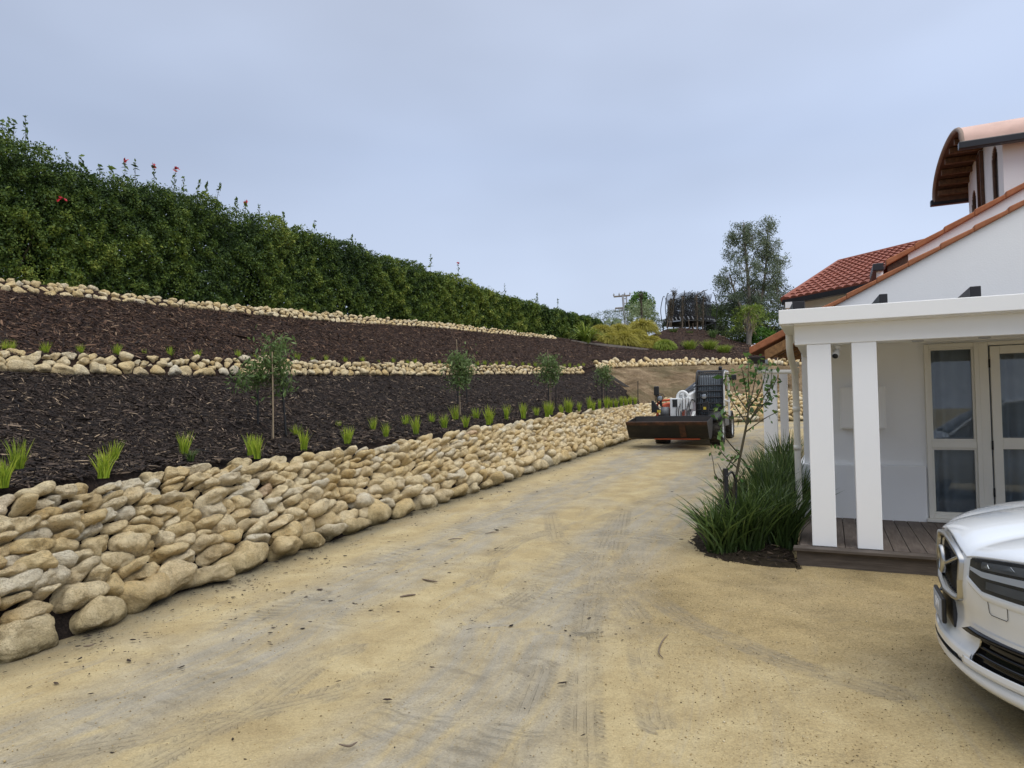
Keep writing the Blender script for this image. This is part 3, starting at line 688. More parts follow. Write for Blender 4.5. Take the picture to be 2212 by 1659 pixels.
# ------------------------------------------------------------------ the tall hedge
Gtab = [(UV(p)[0], p) for p in LN['G'][4:]]
def hedge_base(u): return at_u(Gtab, u)
hp = []
for u, vt in ((0, 300), (60, 318), (120, 338), (200, 368), (280, 392), (380, 408), (480, 432), (600, 475), (700, 500), (800, 533), (900, 565), (1000, 597), (1100, 630), (1200, 660), (1260, 676), (1320, 690)):
    b = hedge_base(min(u, 1235)); n = Vector((-.93, .37, 0))
    if u > 1235: b = W(u, 735, 34.5+(u-1235)*.07)
    b = b+n*.45+Vector((0, 0, .02)); dY = b.y+.55
    d = W(u, vt, dY); hp.append((b.x, b.y, b.z, d.z))
hp = np.array(hp); hp[:, 3] -= .10; d0 = hp[0, :2]-np.array([.37, .93])*1.0
pre = np.array([[hp[0, 0]-.37*k, hp[0, 1]-.93*k, hp[0, 2]-.02*k, hp[0, 3]-.03*k] for k in (9, 6, 3)])
hp = np.concatenate([pre, hp]); hs = np.concatenate([[0], np.cumsum(np.hypot(*np.diff(hp[:, :2], axis=0).T))]); HL = hs[-1]
TH_ = 1.5
def hedge_pt(s, w_, z, off):
    """s along, w_ across (0 front .. 1 back), z height fraction"""
    b = np.stack([np.interp(s, hs, hp[:, k]) for k in range(4)], -1); e = .05
    t = np.stack([np.interp(s+e, hs, hp[:, k])-np.interp(s-e, hs, hp[:, k]) for k in range(2)], -1); t = norm_(t)
    n = np.stack([-t[:, 1], t[:, 0]], -1)
    P = np.zeros((len(s), 3)); P[:, :2] = b[:, :2]+n*(w_*TH_)[:, None]; P[:, 2] = b[:, 2]-.05+(b[:, 3]-b[:, 2]+.05)*z
    N = np.zeros_like(P)
    return P, np.concatenate([-n, np.zeros((len(s), 1))], 1), n
def hedge_surface(n, rg):
    s = rg.random(n*2)*HL; yy = np.interp(s, hs, hp[:, 1]); keep = (rg.random(n*2) < np.clip(14/np.maximum(yy, 9), .3, 1)) & (yy > -1); s = s[keep][:n]; m = len(s)
    k = rg.random(m); w_ = np.zeros(m); z = np.zeros(m); F_ = k < .70; T_ = (k >= .70) & (k < .88)
    z[F_] = rg.random(F_.sum()); z[T_] = 1; w_[T_] = rg.random(T_.sum()); B_ = ~(F_ | T_); w_[B_] = 1; z[B_] = rg.random(B_.sum())
    P, Nf, n2 = hedge_pt(s, w_, z, 0); N = Nf.copy(); N[T_] = (0, 0, 1); N[B_] = -Nf[B_]
    # rounded shoulder
    sh = np.clip((z-.86)/.14, 0, 1)*F_; P -= Nf*(sh**2*.22)[:, None]; N = norm_(N+np.array([0, 0, 1])*(sh*.8)[:, None])
    bulge = noise3(P, 2.3, 3)*.055+noise3(P, 6.5, 5)*.085
    depth = rg.random(m)**2.2*.42*(rg.random(m) < .75)
    cl = noise3(P, 13, 6); bulge = bulge+cl*.05; drop = (cl < -.45) & (rg.random(m) < .55); depth = depth+drop*.25
    P = P+N*(bulge-depth)[:, None]+rg.normal(size=(m, 3))*.025
    return P, N, depth, bulge
rh = np.random.default_rng(5)
P, N, dep, bul = hedge_surface(470000, rh)
patchy = noise3(P, 1.1, 21)
gap = (noise3(P, 2.6, 31) > 1.02) & (rh.random(len(P)) < .8)
P, N, dep, patchy, bul = P[~gap], N[~gap], dep[~gap], patchy[~gap], bul[~gap]
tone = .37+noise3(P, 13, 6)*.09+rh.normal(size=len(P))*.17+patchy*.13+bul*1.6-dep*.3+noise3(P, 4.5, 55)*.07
ys = np.maximum(P[:, 1], 8)
size_ = .053*np.ones(len(P))*(1+np.clip((ys-14)/30, 0, .8))
def var_cloud(C, size, **k):
    V, F_, T_ = leaf_cloud(C, 1.0, **k); Cn = np.repeat(C, 4, axis=0); V = Cn+(V-Cn)*np.repeat(size, 4)[:, None]; return V, F_, T_
hedge = empty('tall_hedge', Vector((hp[8, 0], hp[8, 1], hp[8, 2])), 0, 'long clipped dense green hedge with upright shoots standing above the pale rock strip', 'hedge')
hl = np.array(hedge.location[:])
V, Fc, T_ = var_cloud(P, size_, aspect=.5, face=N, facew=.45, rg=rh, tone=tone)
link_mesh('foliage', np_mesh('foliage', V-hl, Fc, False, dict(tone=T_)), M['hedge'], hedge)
# the dim twiggy inside: stems and an inner screen of leaves
ri = np.random.default_rng(8); n = 90000; s = ri.random(n)*HL; yy = np.interp(s, hs, hp[:, 1]); k_ = ri.random(n) < np.clip(13/np.maximum(yy, 9), .35, 1); s = s[k_]; n = len(s)
P, Nf, n2 = hedge_pt(s, ri.uniform(.3, .85, n), ri.uniform(.02, .94, n), 0)
holes = (noise3(P*np.array([1, 1, 1.]), 3.2, 77) > .9) & (P[:, 1] < 17); P = P[~holes]
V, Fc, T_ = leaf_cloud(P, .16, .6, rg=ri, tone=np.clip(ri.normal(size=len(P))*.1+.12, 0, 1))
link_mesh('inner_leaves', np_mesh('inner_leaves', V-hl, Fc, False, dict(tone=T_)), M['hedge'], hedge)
mb = MB()
for k in range(150):
    s0 = ri.random()*HL*.8; P, Nf, n2 = hedge_pt(np.array([s0, s0+ri.normal()*.3]), np.array([.45, ri.uniform(.1, .8)]), np.array([0, ri.uniform(.5, .95)]), 0)
    a, b = Vector(P[0]-hl), Vector(P[1]-hl); mb.tube([a, a.lerp(b, .5)+Vector((ri.normal()*.08, 0, 0)), b], [.03, .018, .008], 5)
mb.build('stems', M['bark'], hedge)['kind'] = 'stuff'
# upright shoots on top
def shoot(u, v0, v1, Yoff, flower=False, lean=0, seed=0):
    rg = np.random.default_rng(seed); b = hedge_base(min(u, 1235)); Y = b.y+.9
    p0 = W(u, v0, Y); p1 = W(u+lean, v1, Y); L = (p1-p0).length; n = max(5, int(L/.068)); Cn = []; mb = MB()
    mb.tube([p0-Vector(hl)-Vector((0, 0, .2)), p0.lerp(p1, .5)-Vector(hl), p1-Vector(hl)], [.006, .005, .003], 4)
    dd = []
    for i in range(n):
        t = (i+.5)/n; q_ = p0.lerp(p1, t); r_ = .095*(1-t*.75)
        for sgn in (0, 1):
            a = i*1.57+sgn*3.14; o = Vector((math.cos(a)*r_, math.sin(a)*r_, r_*.55)); Cn.append((q_+o*.55)[:]); dd.append(o[:])
    Cn = np.array(Cn); V, F_, T_ = leaf_cloud(Cn, .115*(1 if not flower else .95), .42, rg=rg, tone=rg.uniform(.1, .6, len(Cn)))
    o = mb.build('shoot', M['twig'], hedge)
    link_mesh('leaves', np_mesh('leaves', V-hl, F_, False, dict(tone=T_)), M['hedge'], o)
    if flower:
        C2 = np.array(p1[:])+rg.normal(size=(8, 3))*np.array([.022, .022, .03]); V, F_, T_ = leaf_cloud(C2, .10, .4, rg=rg)
        link_mesh('flower', np_mesh('flower', V-hl, F_, False, dict(tone=T_)), M['flower'], o)
for i, a in enumerate([(5, 310, 262), (18, 315, 256), (30, 318, 262), (55, 330, 252), (270, 388, 350, 0, True), (292, 392, 347, 0, False), (333, 398, 362, 0, True), (375, 405, 370, 0, True, 4), (396, 412, 385), (425, 418, 392, 0, False, 6),
                       (443, 424, 398, 0, False, 5), (465, 432, 400, 0, False, 12), (150, 352, 332, 0, False, -6), (175, 362, 338), (240, 378, 365), (530, 452, 440, 0, True), (560, 462, 446), (612, 478, 462), (930, 573, 553), (990, 593, 572, 0, True), (1090, 627, 615), (1160, 648, 636), (85, 335, 322), (215, 372, 360), (510, 448, 432), (680, 495, 480), (760, 522, 512), (1205, 662, 650)]):
    a = list(a)+[0]*(6-len(a)); shoot(a[0], a[1]+6, a[2]-4, 0, bool(a[4]), a[5], 60+i)
rf = np.random.default_rng(3)
for (u, v, Yb) in ((130, 430, 0),):
    if v > 700: continue
    b = hedge_base(u); p = W(u, v, b.y+.30); C2 = np.array(p[:])+rf.normal(size=(7, 3))*.03; V, F_, T_ = leaf_cloud(C2, .07, .5, rg=rf)
    link_mesh('flower', np_mesh('flower', V-hl, F_, False, dict(tone=T_)), M['flower'], hedge)
# ------------------------------------------------------------------ lime grass tufts, each a thing
ORD = ['first', 'second', 'third', 'fourth', 'fifth', 'sixth', 'seventh', 'eighth', 'ninth', 'tenth', 'eleventh', 'twelfth', 'thirteenth', 'fourteenth', 'fifteenth', 'sixteenth', 'seventeenth', 'eighteenth', 'nineteenth', 'twentieth']
def ordn(i):
    if i < 20: return ORD[i]
    t = ['', '', 'twenty', 'thirty', 'forty', 'fifty'][(i+1)//10]
    return t+'-'+ORD[(i+1) % 10-1] if (i+1) % 10 else {20: 'twentieth', 30: 'thirtieth', 40: 'fortieth', 50: 'fiftieth'}[i+1]
rt = np.random.default_rng(14)
tufts = [np_mesh('grass_tuft', *(lambda b: (b[0], b[1], False, dict(tone=b[2])))(blades(75, .25, .42, .0075, rt, .035, .35))) for _ in range(6)]
dark_t = np_mesh('grass_tuft', *(lambda b: (b[0], b[1], False, dict(tone=b[2])))(blades(60, .16, .9, .008, rt, .03, .5)))
def bench_z(p):   # height of the planted bench
    t = min(range(len(lip)), key=lambda i: (Vector((lip[i].x-p.x, lip[i].y-p.y))).length); return lip[t].z
def hit_bench(u, v):
    Y = 4.0
    while Y < 40:
        p = W(u, v, Y)
        if p.z <= bench_z(p)+.05: return p
        Y += .04
    return p
low = [(8, 1045), (38, 1022), (224, 1025), (246, 1000), (398, 985), (543, 980), (556, 985), (640, 952), (656, 968), (733, 940), (751, 955), (806, 935), (834, 943), (878, 925), (900, 935), (932, 918), (960, 924), (984, 911), (1006, 920), (1028, 910), (1060, 911), (1055, 914), (1094, 905), (1131, 901), (1159, 896), (1182, 898), (1190, 893), (1213, 892), (1226, 888), (1232, 889), (1251, 886), (1273, 882), (1282, 884), (1295, 881), (1310, 879), (1320, 878), (1331, 878), (1342, 875), (1352, 874), (1362, 872), (1372, 871)]
low.sort()
for i, (u, v) in enumerate(low):
    p = hit_bench(u, v); o = link_mesh('grass_tuft', tufts[i % 6]); o.data.materials or o.data.materials.append(M['lime'])
    o.location = p-Vector((0, 0, .03)); o.rotation_euler = (0, 0, i*1.7); s_ = (1.2 if i % 3 else 1.0)*(1.0 if p.y < 12 else 1.12); o.scale = (s_, s_, s_*(1.0+.15*math.sin(i*2.3)))
    tag(o, 'lime grass tuft above the lower rock wall, %s from the left' % ordn(i), 'grass tuft', 'lime grass tufts along the lower rock wall')
p = hit_bench(412, 992); o = link_mesh('grass_tuft', dark_t, M['strap'], None, p-Vector((0, 0, .02))); tag(o, 'low dark green tuft beside the fifth lime tuft above the lower rock wall', 'grass tuft')
upx = [18, 32, 103, 108, 184, 262, 322, 378, 437, 525, 562, 584, 603, 652, 684, 714, 755, 792, 826, 858, 888, 905, 945, 958, 1040, 1055, 1068, 1080, 1094, 1108, 1122, 1136, 1150, 1163, 1176, 1190, 1226, 1238, 1249, 1258, 1267]
Etab = [(UV(p)[0], p) for p in LN['E'][4:]]
for i, u in enumerate(upx):
    p = at_u(Etab, u)+Vector((-.12, .08, .0)); o = link_mesh('grass_tuft', tufts[(i*5+2) % 6]); o.location = p-Vector((0, 0, .0)); o.rotation_euler = (0, 0, i*2.3)
    s_ = [.85, .95, .68, .9][i % 4]*(1.0 if u < 1000 else 1.1); o.scale = (s_, s_, s_)
    tag(o, 'lime grass tuft behind the middle rock wall, %s from the left' % ordn(i), 'grass tuft', 'lime grass tufts along the middle rock wall')
# ------------------------------------------------------------------ staked saplings
def curve_pts(a, b, bend, rg, n=6):
    a, b = Vector(a), Vector(b); o = Vector(rg.normal(size=3))*bend; return [a.lerp(b, i/n)+o*math.sin(math.pi*i/n) for i in range(n+1)]
def sapling(u, vb, vt, cr, label, seed, sprawl=0.0, nleaf=1500):
    rg = np.random.default_rng(seed); b = hit_bench(u, vb); top = W(u, vt, b.y); H = top.z-b.z
    root = empty('young_tree', b, 0, label, 'tree', 'staked saplings on the bank')
    mb = MB(); mb.tube(curve_pts((0, 0, -.05), (.01, 0, H*.82), .015, rg), [.016, .014, .012, .010, .008, .006, .004], 7)
    mb.build('trunk', M['bark'], root)
    C = []; br = MB(); nb = 40; nleaf = int(nleaf*.85)
    for k in range(nb):
        z0 = H*rg.uniform(.45, .85); a = rg.uniform(0, 6.28); rr = cr*rg.uniform(.5, 1.0)*(1.15-abs(z0/H-.62)*1.3); zt = z0+rg.uniform(-.05, .30)*H*.6
        if sprawl and k % 4 == 0: a = math.pi+rg.normal()*.35; rr = cr*1.9*rg.uniform(.6, 1); z0 = H*.5; zt = z0+rg.uniform(.0, .2)*H
        e_ = Vector((math.cos(a)*rr, math.sin(a)*rr, min(zt, H*.97))); pts = curve_pts((0, 0, z0), e_, .04, rg, 4); br.tube(pts, [.006, .005, .004, .003, .002], 4)
        for _ in range(nleaf//nb):
            t = rg.uniform(.25, 1.05); q_ = Vector((0, 0, z0)).lerp(e_, t); C.append((q_+Vector(rg.normal(size=3)*np.array([.085, .085, .085])*(.6+cr)))[:])
    C = np.array(C); cl = noise3(C, 9, seed); C = C[cl > -.55]
    br.build('branches', M['twig'], root)
    V, F_, T_ = leaf_cloud(C, .08, .30, rg=rg, droop=.9, tone=.52+rg.normal(size=len(C))*.2+(C[:, 2]/H-.6)*.5)
    link_mesh('crown', np_mesh('crown', V, F_, False, dict(tone=T_)), M['leaf'], root)
    return b, H
def stake(u, vb, vt, Y, r, name, label, mt, lean=0, group=None):
    b = hit_bench(u, vb); t = W(u+lean, vt, b.y); root = MB(); mm_ = Vector((0, 0, -.1)); h = t-b
    root.tube([mm_, h*.5, h], r, 6 if name == 'bamboo_cane' else 4)
    o = root.build(name, mt, loc=b); tag(o, label, 'stake', group); return o
trees = [(588, 958, 712, .30, 'largest sapling, with a lopsided crown, staked at the left of the bank', 1, 1, 1900),
         (992, 905, 752, .34, 'round headed young tree with a tall cane, second sapling from the left', 2, 0, 2100),
         (1188, 888, 762, .33, 'round headed young tree, third from the left along the bank', 3, 0, 1700),
         (1304, 872, 786, .30, 'darker young tree beside the metal strip, fourth and smallest sapling', 4, 0, 1400)]
for a in trees: sapling(*a[:5], a[5], a[6], a[7])
stake(557, 955, 808, 0, .017, 'black_stake', 'black timber stake left of the largest sapling', M['black'])
stake(620, 955, 808, 0, .017, 'black_stake', 'black timber stake right of the largest sapling, leaning slightly', M['black'], lean=-13)
stake(591, 960, 760, 0, .010, 'bamboo_cane', 'pale bamboo cane tied to the stem of the largest sapling', M['bamboo'], lean=-3)
stake(996, 905, 733, 0, .008, 'bamboo_cane', 'pale cane rising through the second sapling', M['bamboo'], lean=-10)
stake(989, 900, 830, 0, .018, 'black_stake', 'black stake on the left of the second sapling', M['black'], lean=0)
stake(1011, 898, 835, 0, .018, 'black_stake', 'black stake on the right of the second sapling', M['black'], lean=-4)
stake(1190, 888, 755, 0, .008, 'bamboo_cane', 'pale cane rising through the third sapling', M['bamboo'], lean=-7)
stake(1185, 885, 828, 0, .018, 'black_stake', 'black stake on the left of the third sapling', M['black'])
stake(1201, 884, 828, 0, .018, 'black_stake', 'black stake on the right of the third sapling', M['black'])
stake(1300, 872, 822, 0, .018, 'black_stake', 'black stake on the left of the fourth sapling', M['black'])
stake(1310, 871, 822, 0, .018, 'black_stake', 'black stake on the right of the fourth sapling', M['black'])
stake(1378, 868, 823, 0, .016, 'black_stake', 'lone thin black stake on the rocks left of the machine', M['black'])
# ------------------------------------------------------------------ shrubs and far trees
def bush(name, label, c, r, n, size, mt, seed, aspect=.5, cat='shrub', group=None, lumps=3, trunk=None, hollow=.45, parts=True, tonec=.45, droop=0):
    rg = np.random.default_rng(seed); root = empty(name, c, 0, label, cat, group); r = np.array(r, float)
    d = norm_(rg.normal(size=(n, 3))); rad = rg.uniform(hollow, 1, n)**.6; P = d*rad[:, None]
    P *= (1+.22*noise3(d*lumps, 1.6, seed)[:, None]); keep = noise3(P*lumps, 2.4, seed+5)+rg.normal(size=n)*.25 > -.75; P, d = P[keep], d[keep]
    P = P*r+np.array([0, 0, r[2]]); P = P[P[:, 2] > -.1]; d = d[:len(P)]
    V, F_, T_ = leaf_cloud(P, size, aspect, rg=rg, droop=droop, tone=tonec+rg.normal(size=len(P))*.16+noise3(P/r*2, 2, seed+9)*.12)
    if trunk:
        mb = MB()
        for k in range(5): mb.tube(curve_pts((rg.normal()*.05, rg.normal()*.05, -.2), (rg.normal()*r[0]*.5, rg.normal()*r[1]*.4, r[2]*rg.uniform(.9, 1.6)), .1, rg), [trunk, trunk*.8, trunk*.6, trunk*.5, trunk*.4, trunk*.3, trunk*.15], 5)
        mb.build('stems', M['bark'], root)
    link_mesh('crown', np_mesh('crown', V, F_, False, dict(tone=T_)), mt, root); return root
def dome(n, h, wd, rg, segs=5):
    az = rg.uniform(0, 6.283, n); el = np.arcsin(rg.uniform(.10, 1, n)); ln = h*rg.uniform(.80, 1.06, n)
    d = np.stack([np.cos(az)*np.cos(el), np.sin(az)*np.cos(el), np.sin(el)], 1); t = np.linspace(0, 1, segs+1)[None, :, None]
    up = np.array([0, 0, 1.])*np.cos(el)[:, None]; c = d[:, None]*t*ln[:, None, None]*np.array([.95, .95, 1.])+up[:, None]*(ln[:, None, None]*.55*t*(1-t)*1.6)-np.array([0, 0, 1.])*(t**3*.18*h)
    w_ = wd*(1-t**2*.8); s = np.stack([-np.sin(az), np.cos(az), np.zeros(n)], -1)[:, None]*w_*.5+rg.normal(size=(n, 1, 3))*wd*.2
    V = np.stack([c-s, c+s], 2).reshape(n, -1, 3); f = np.array([[2*i, 2*i+1, 2*i+3, 2*i+2] for i in range(segs)]); Fc = (np.arange(n)[:, None, None]*2*(segs+1)+f[None]).reshape(-1, 4)
    tt = np.clip(rg.random(n)[:, None]*.5+.5*t[:, :, 0]*np.sin(el)[:, None]**.3+.05, 0, 1); return V.reshape(-1, 3), Fc, np.repeat(tt, 2, axis=1).ravel()
def dome_grass(label, u, v, Y, h, mt, seed, n=1500, group=None):
    p = W(u, v, Y); b = dome(int(n*1.7), h*1.08, .018, np.random.default_rng(seed)); o = link_mesh('tussock_grass', np_mesh('tussock_grass', b[0], b[1], False, dict(tone=b[2])), mt, None, p-Vector((0, 0, .05))); return tag(o, label, 'ornamental grass', group)
def tussock(label, u, v, Y, h, spread, n, mt, seed, wd=.012, group=None, name='tussock_grass', droop=.85, base=.12, cat='ornamental grass'):
    p = W(u, v, Y); b = blades(n, h, spread, wd, np.random.default_rng(seed), base, droop, 5)
    o = link_mesh(name, np_mesh(name, b[0], b[1], False, dict(tone=b[2])), mt, None, p-Vector((0, 0, .05))); return tag(o, label, cat, group)
gts = 'golden tussocks on the mound'
for i, (u, v, Y, h, sp, lab) in enumerate([(1318, 742, 36, 1.05, .85, 'golden tussock right next to the flax, leftmost and lowest of the clump'), (1300, 728, 37.5, 1.1, .8, 'golden tussock behind the leftmost big tussock and the flax'), (1345, 747, 36.3, 1.15, .85, 'large browner tussock in the middle of the golden clump'),
        (1338, 722, 38, 1.1, .8, 'golden tussock at the top centre of the clump'), (1372, 738, 37.3, 1.1, .85, 'upright golden tussock right of the brown one'), (1388, 718, 38.8, 1.1, .85, 'golden tussock at the top right of the clump, below the pale shrub'),
        (1393, 752, 36.4, .8, .85, 'small golden green tussock low in the clump near the timber edging'), (1408, 745, 37, .85, .9, 'golden tussock between the clump and the round green one')]):
    dome_grass(lab, u, v+2, Y, h*.78*(.95+.12*(i % 3)), M['tuss'], 300+i, 1800, gts)
dome_grass('round bright green grass dome, right of the golden tussocks', 1436, 757, 36, .72, M['green_tuss'], 330, 2000)
for i, (u, v, Y, h, lab) in enumerate([(1491, 760, 35.4, .55, 'spiky green clump on the mulch mound, nearest the round grass dome'), (1533, 762, 35, .6, 'spiky green clump in the middle of the three on the mulch mound'), (1564, 768, 34.3, .5, 'smallest spiky green clump, at the right end of the mulch mound')]):
    tussock(lab, u, v, Y, h*1.25, .8, 480, M['green_tuss'], 340+i, .03, 'spiky clumps on the mulch mound', 'spiky_clump', .3, .15, 'plant')
for i, (u, v, Y, h, lab, mt) in enumerate([(1455, 722, 40, .5, 'low grey green tuft below the left end of the trampoline', 'shrub'), (1490, 726, 40, .45, 'sparse low tuft below the middle of the trampoline', 'shrub'), (1540, 728, 39.5, .6, 'grey green spiky tuft below the right end of the trampoline', 'leaf'), (1605, 778, 33.5, .3, 'tiny yellowish tuft beside the small tiled porch roof', 'tuss')]):
    tussock(lab, u, v, Y, h, .9, 160, M[mt], 350+i, .03, None, 'grass_tuft', .5, .15, 'grass tuft')
tussock('large arching striped flax with strap leaves at the far end of the hedge', 1266, 741, 34.2, 1.45, .95, 170, M['green_tuss'], 360, .07, None, 'flax', 1.25, .2, 'flax')
tussock('large dark flax core', 1266, 741, 34.6, 1.25, .95, 260, M['strap'], 361, .06, None, 'flax', .9, .2, 'flax')['label'] = 'darker green flax growing behind the striped flax'
# timber edging below the tussocks
mb = MB(); pe = [W(1228, 737, 33.4), W(1267, 743, 34), W(1340, 750, 34.9), W(1401, 757, 35.4)]
for a, b in zip(pe[:-1], pe[1:]):
    mb.hexa([a+Vector((0, -.02, -.1)), b+Vector((0, -.02, -.1)), b+Vector((0, .02, -.1)), a+Vector((0, .02, -.1)), a+Vector((0, -.02, .09)), b+Vector((0, -.02, .09)), b+Vector((0, .02, .09)), a+Vector((0, .02, .09))])
M['oldwood'] = painted('weathered_timber', (.17, .145, .12), .85, .25, .5, 6)
tag(mb.build('timber_edging', M['oldwood']), 'thin weathered timber edging board below the flax and tussocks', 'garden edging')
# stacked dark sleeper and the metal strip at the corner of the bank
mb = MB(); a = W(1268, 786, 29.6); b = W(1294, 783, 29.9); mb.hexa([a, b, b+Vector((0, .25, 0)), a+Vector((0, .25, 0)), a+Vector((0, 0, .16)), b+Vector((0, 0, .16)), b+Vector((0, .25, .16)), a+Vector((0, .25, .16))])
tag(mb.build('timber_sleeper', M['soil'], bevel=.02), 'short dark sleeper lying at the left end of the rock row on the clay bank', 'sleeper')
mb = MB(); ta_, tb_ = us_all.index(1290)+1, us_all.index(1350)+1; a = tong[ta_-i_end][-1].lerp(tong[ta_-i_end+1][-1], -.2)+Vector((0, -.05, .10)); b = tong[tb_-i_end][-1]+Vector((0, -.05, .10))
dn = Vector((.1, -.02, -.20)); mb.hexa([a+dn, b+dn, b+dn+Vector((0, .04, 0)), a+dn+Vector((0, .04, 0)), a, b, b+Vector((0, .04, 0)), a+Vector((0, .04, 0))])
mb.box((0, 0, 0), (.001, .001, .001), Matrix.Translation(a))
M['galv'] = painted('galvanised_steel', (.33, .34, .36), .4, .2, .1, 5)
tag(mb.build('metal_edging', M['galv']), 'grey galvanised metal strip running down the edge of the clay bank', 'metal strip')
# bulk greenery behind
bush('broadleaf_tree', 'bright green broad leaved tree behind the pale shrub, left of the trampoline', W(1385, 688, 52), (.95, .8, 1.05), 3200, .17, M['bright'], 400, .55, 'tree', trunk=.06)
bush('pale_shrub', 'pale variegated round shrub in front of the bright green tree', W(1388, 722, 47), (1.15, 1.0, 1.15), 4200, .12, M['paleshrub'], 401, .45, trunk=.04)
bush('pale_shrub', 'small pale shrub between the hedge end and the golden tussocks', W(1325, 712, 43), (.7, .6, .35), 1500, .10, M['paleshrub'], 402, .45)
bush('feathery_shrub', 'low feathery green shrub at the end of the hedge below the power pole', W(1318, 705, 44), (1.3, .8, .55), 2600, .09, M['gum'], 403, .3)
bush('dark_shrub', 'dark thicket seen through the trampoline netting', W(1490, 705, 53), (1.75, 1.2, 1.25), 9000, .13, M['darkshrub'], 404, .45, trunk=.04)
bush('dark_shrub', 'second dark shrub behind the right half of the trampoline', W(1525, 712, 52), (1.4, 1.0, 1.05), 6500, .13, M['darkshrub'], 405, .45, trunk=.04)
bush('green_shrub', 'mid green shrub between the trampoline and the tall gum tree', W(1572, 735, 46), (1.5, 1.2, 1.25), 6500, .12, M['shrub'], 406, .4, trunk=.04)
bush('green_shrub', 'broad leafy shrub behind the right end of the trampoline', W(1555, 715, 50), (1.9, 1.2, 1.0), 6500, .13, M['shrub'], 420, .45, trunk=.04)
bush('green_shrub', 'low dark green shrub right of the trampoline legs', W(1545, 738, 44.5), (1.1, .9, .55), 3500, .10, M['darkshrub'], 407, .45, trunk=.03, tonec=.7)
bush('green_shrub', 'bushy green shrub under the right side of the gum tree', W(1655, 728, 43), (1.25, 1.0, .8), 4200, .11, M['shrub'], 408, .45, trunk=.03)
bush('dark_shrub', 'dense dark shrub beyond the small porch roof', W(1640, 745, 42), (1.5, 1.0, .7), 3800, .11, M['darkshrub'], 409, .45, trunk=.03, tonec=.65)
bush('bright_shrub', 'bright palm like shrub at the foot of the gum tree', W(1650, 748, 41), (.8, .7, .55), 900, .34, M['bright'], 410, .14, trunk=.03)
bush('dark_shrub', 'dark foliage mass behind the lower crown of the gum tree', W(1640, 705, 50), (2.6, 1.5, 1.7), 9000, .14, M['darkshrub'], 411, .4, trunk=.05, tonec=.75)
bush('green_shrub', 'leafy shrub left of the palm trunk', W(1598, 748, 42), (.9, .8, .7), 2200, .13, M['shrub'], 412, .4, trunk=.03, tonec=.6)
bush('feathery_shrub', 'small feathery shrub beside the trampoline left leg', W(1418, 715, 44), (.6, .5, .45), 1300, .09, M['shrub'], 413, .3)
# tall gum tree
def gum_tree():
    rg = np.random.default_rng(71); b = W(1622, 742, 45); root = empty('tall_gum_tree', b, 0, 'tall airy grey green gum tree behind the house roof', 'tree')
    sc_ = 45/F; mb = MB(); C = []; tw = MB()
    lobes = []     # crown lobes from the photo: (u, v, ru, rv)
    for (u, v, ru, rv) in [(1600, 505, 22, 26), (1612, 490, 14, 18), (1655, 498, 18, 24), (1662, 480, 10, 14), (1590, 545, 26, 26), (1635, 540, 30, 30), (1668, 540, 20, 26), (1610, 585, 32, 30), (1572, 600, 24, 24), (1655, 590, 34, 34), (1685, 575, 18, 28),
                           (1630, 630, 36, 30), (1575, 645, 26, 26), (1680, 630, 24, 32), (1600, 665, 30, 26), (1650, 665, 34, 28), (1692, 665, 16, 26), (1560, 620, 16, 16), (1582, 520, 14, 16), (1648, 560, 22, 26), (1625, 515, 18, 22)]:
        c = W(u, v, 45+rg.normal()*.5)-b; lobes.append((c, ru*sc_, rv*sc_))
    trunks = [(W(1621, 742, 45), W(1612, 560, 45), W(1606, 480, 45)), (W(1621, 735, 45), W(1652, 600, 45.3), W(1660, 485, 45.3)), (W(1618, 720, 45), W(1590, 640, 44.7), W(1575, 590, 44.5))]
    for a, m_, t in trunks:
        L = smooth([a-b-Vector((0, 0, .3)), (a.lerp(m_, .5))-b+Vector((.08, 0, 0)), m_-b, t-b], 5); mb.tube(L, [.17*(1-i/len(L))+.015 for i in range(len(L))], 7)
    for c, ru, rv in lobes:
        k = min(trunks, key=lambda t: min((t[1]-b-c).length, (t[2]-b-c).length)); st_ = (k[0]-b).lerp(k[1]-b, rg.uniform(.4, .95)) if c.z < (k[1]-b).z+.8 else (k[1]-b).lerp(k[2]-b, rg.uniform(.1, .6))
        tw.tube(curve_pts(st_, c, .15, rg, 5), [.05, .04, .032, .025, .018, .01], 5)
        nsub = int(9*ru*rv*3)+5
        for _ in range(nsub):
            d = norm_(rg.normal(size=(1, 3)))[0]*rg.uniform(.35, 1)**.5; q_ = c+Vector((d[0]*ru, d[1]*ru*1.0, d[2]*rv)); tw.tube([c, c.lerp(q_, .6)+Vector(rg.normal(size=3)*.04), q_], [.012, .008, .004], 3, False)
            m = 66; C.append(np.array(q_[:])+rg.normal(size=(m, 3))*np.array([.17, .17, .13]))
    C = np.concatenate(C); mb.build('trunk', M['greybark'], root); tw.build('branches', M['greybark'], root)
    V, F_, T_ = leaf_cloud(C, .13, .30, rg=rg, droop=.8, tone=.4+rg.normal(size=len(C))*.2+noise3(C, 1.6, 4)*.1)
    link_mesh('crown', np_mesh('crown', V, F_, False, dict(tone=T_)), M['gum'], root)
gum_tree()
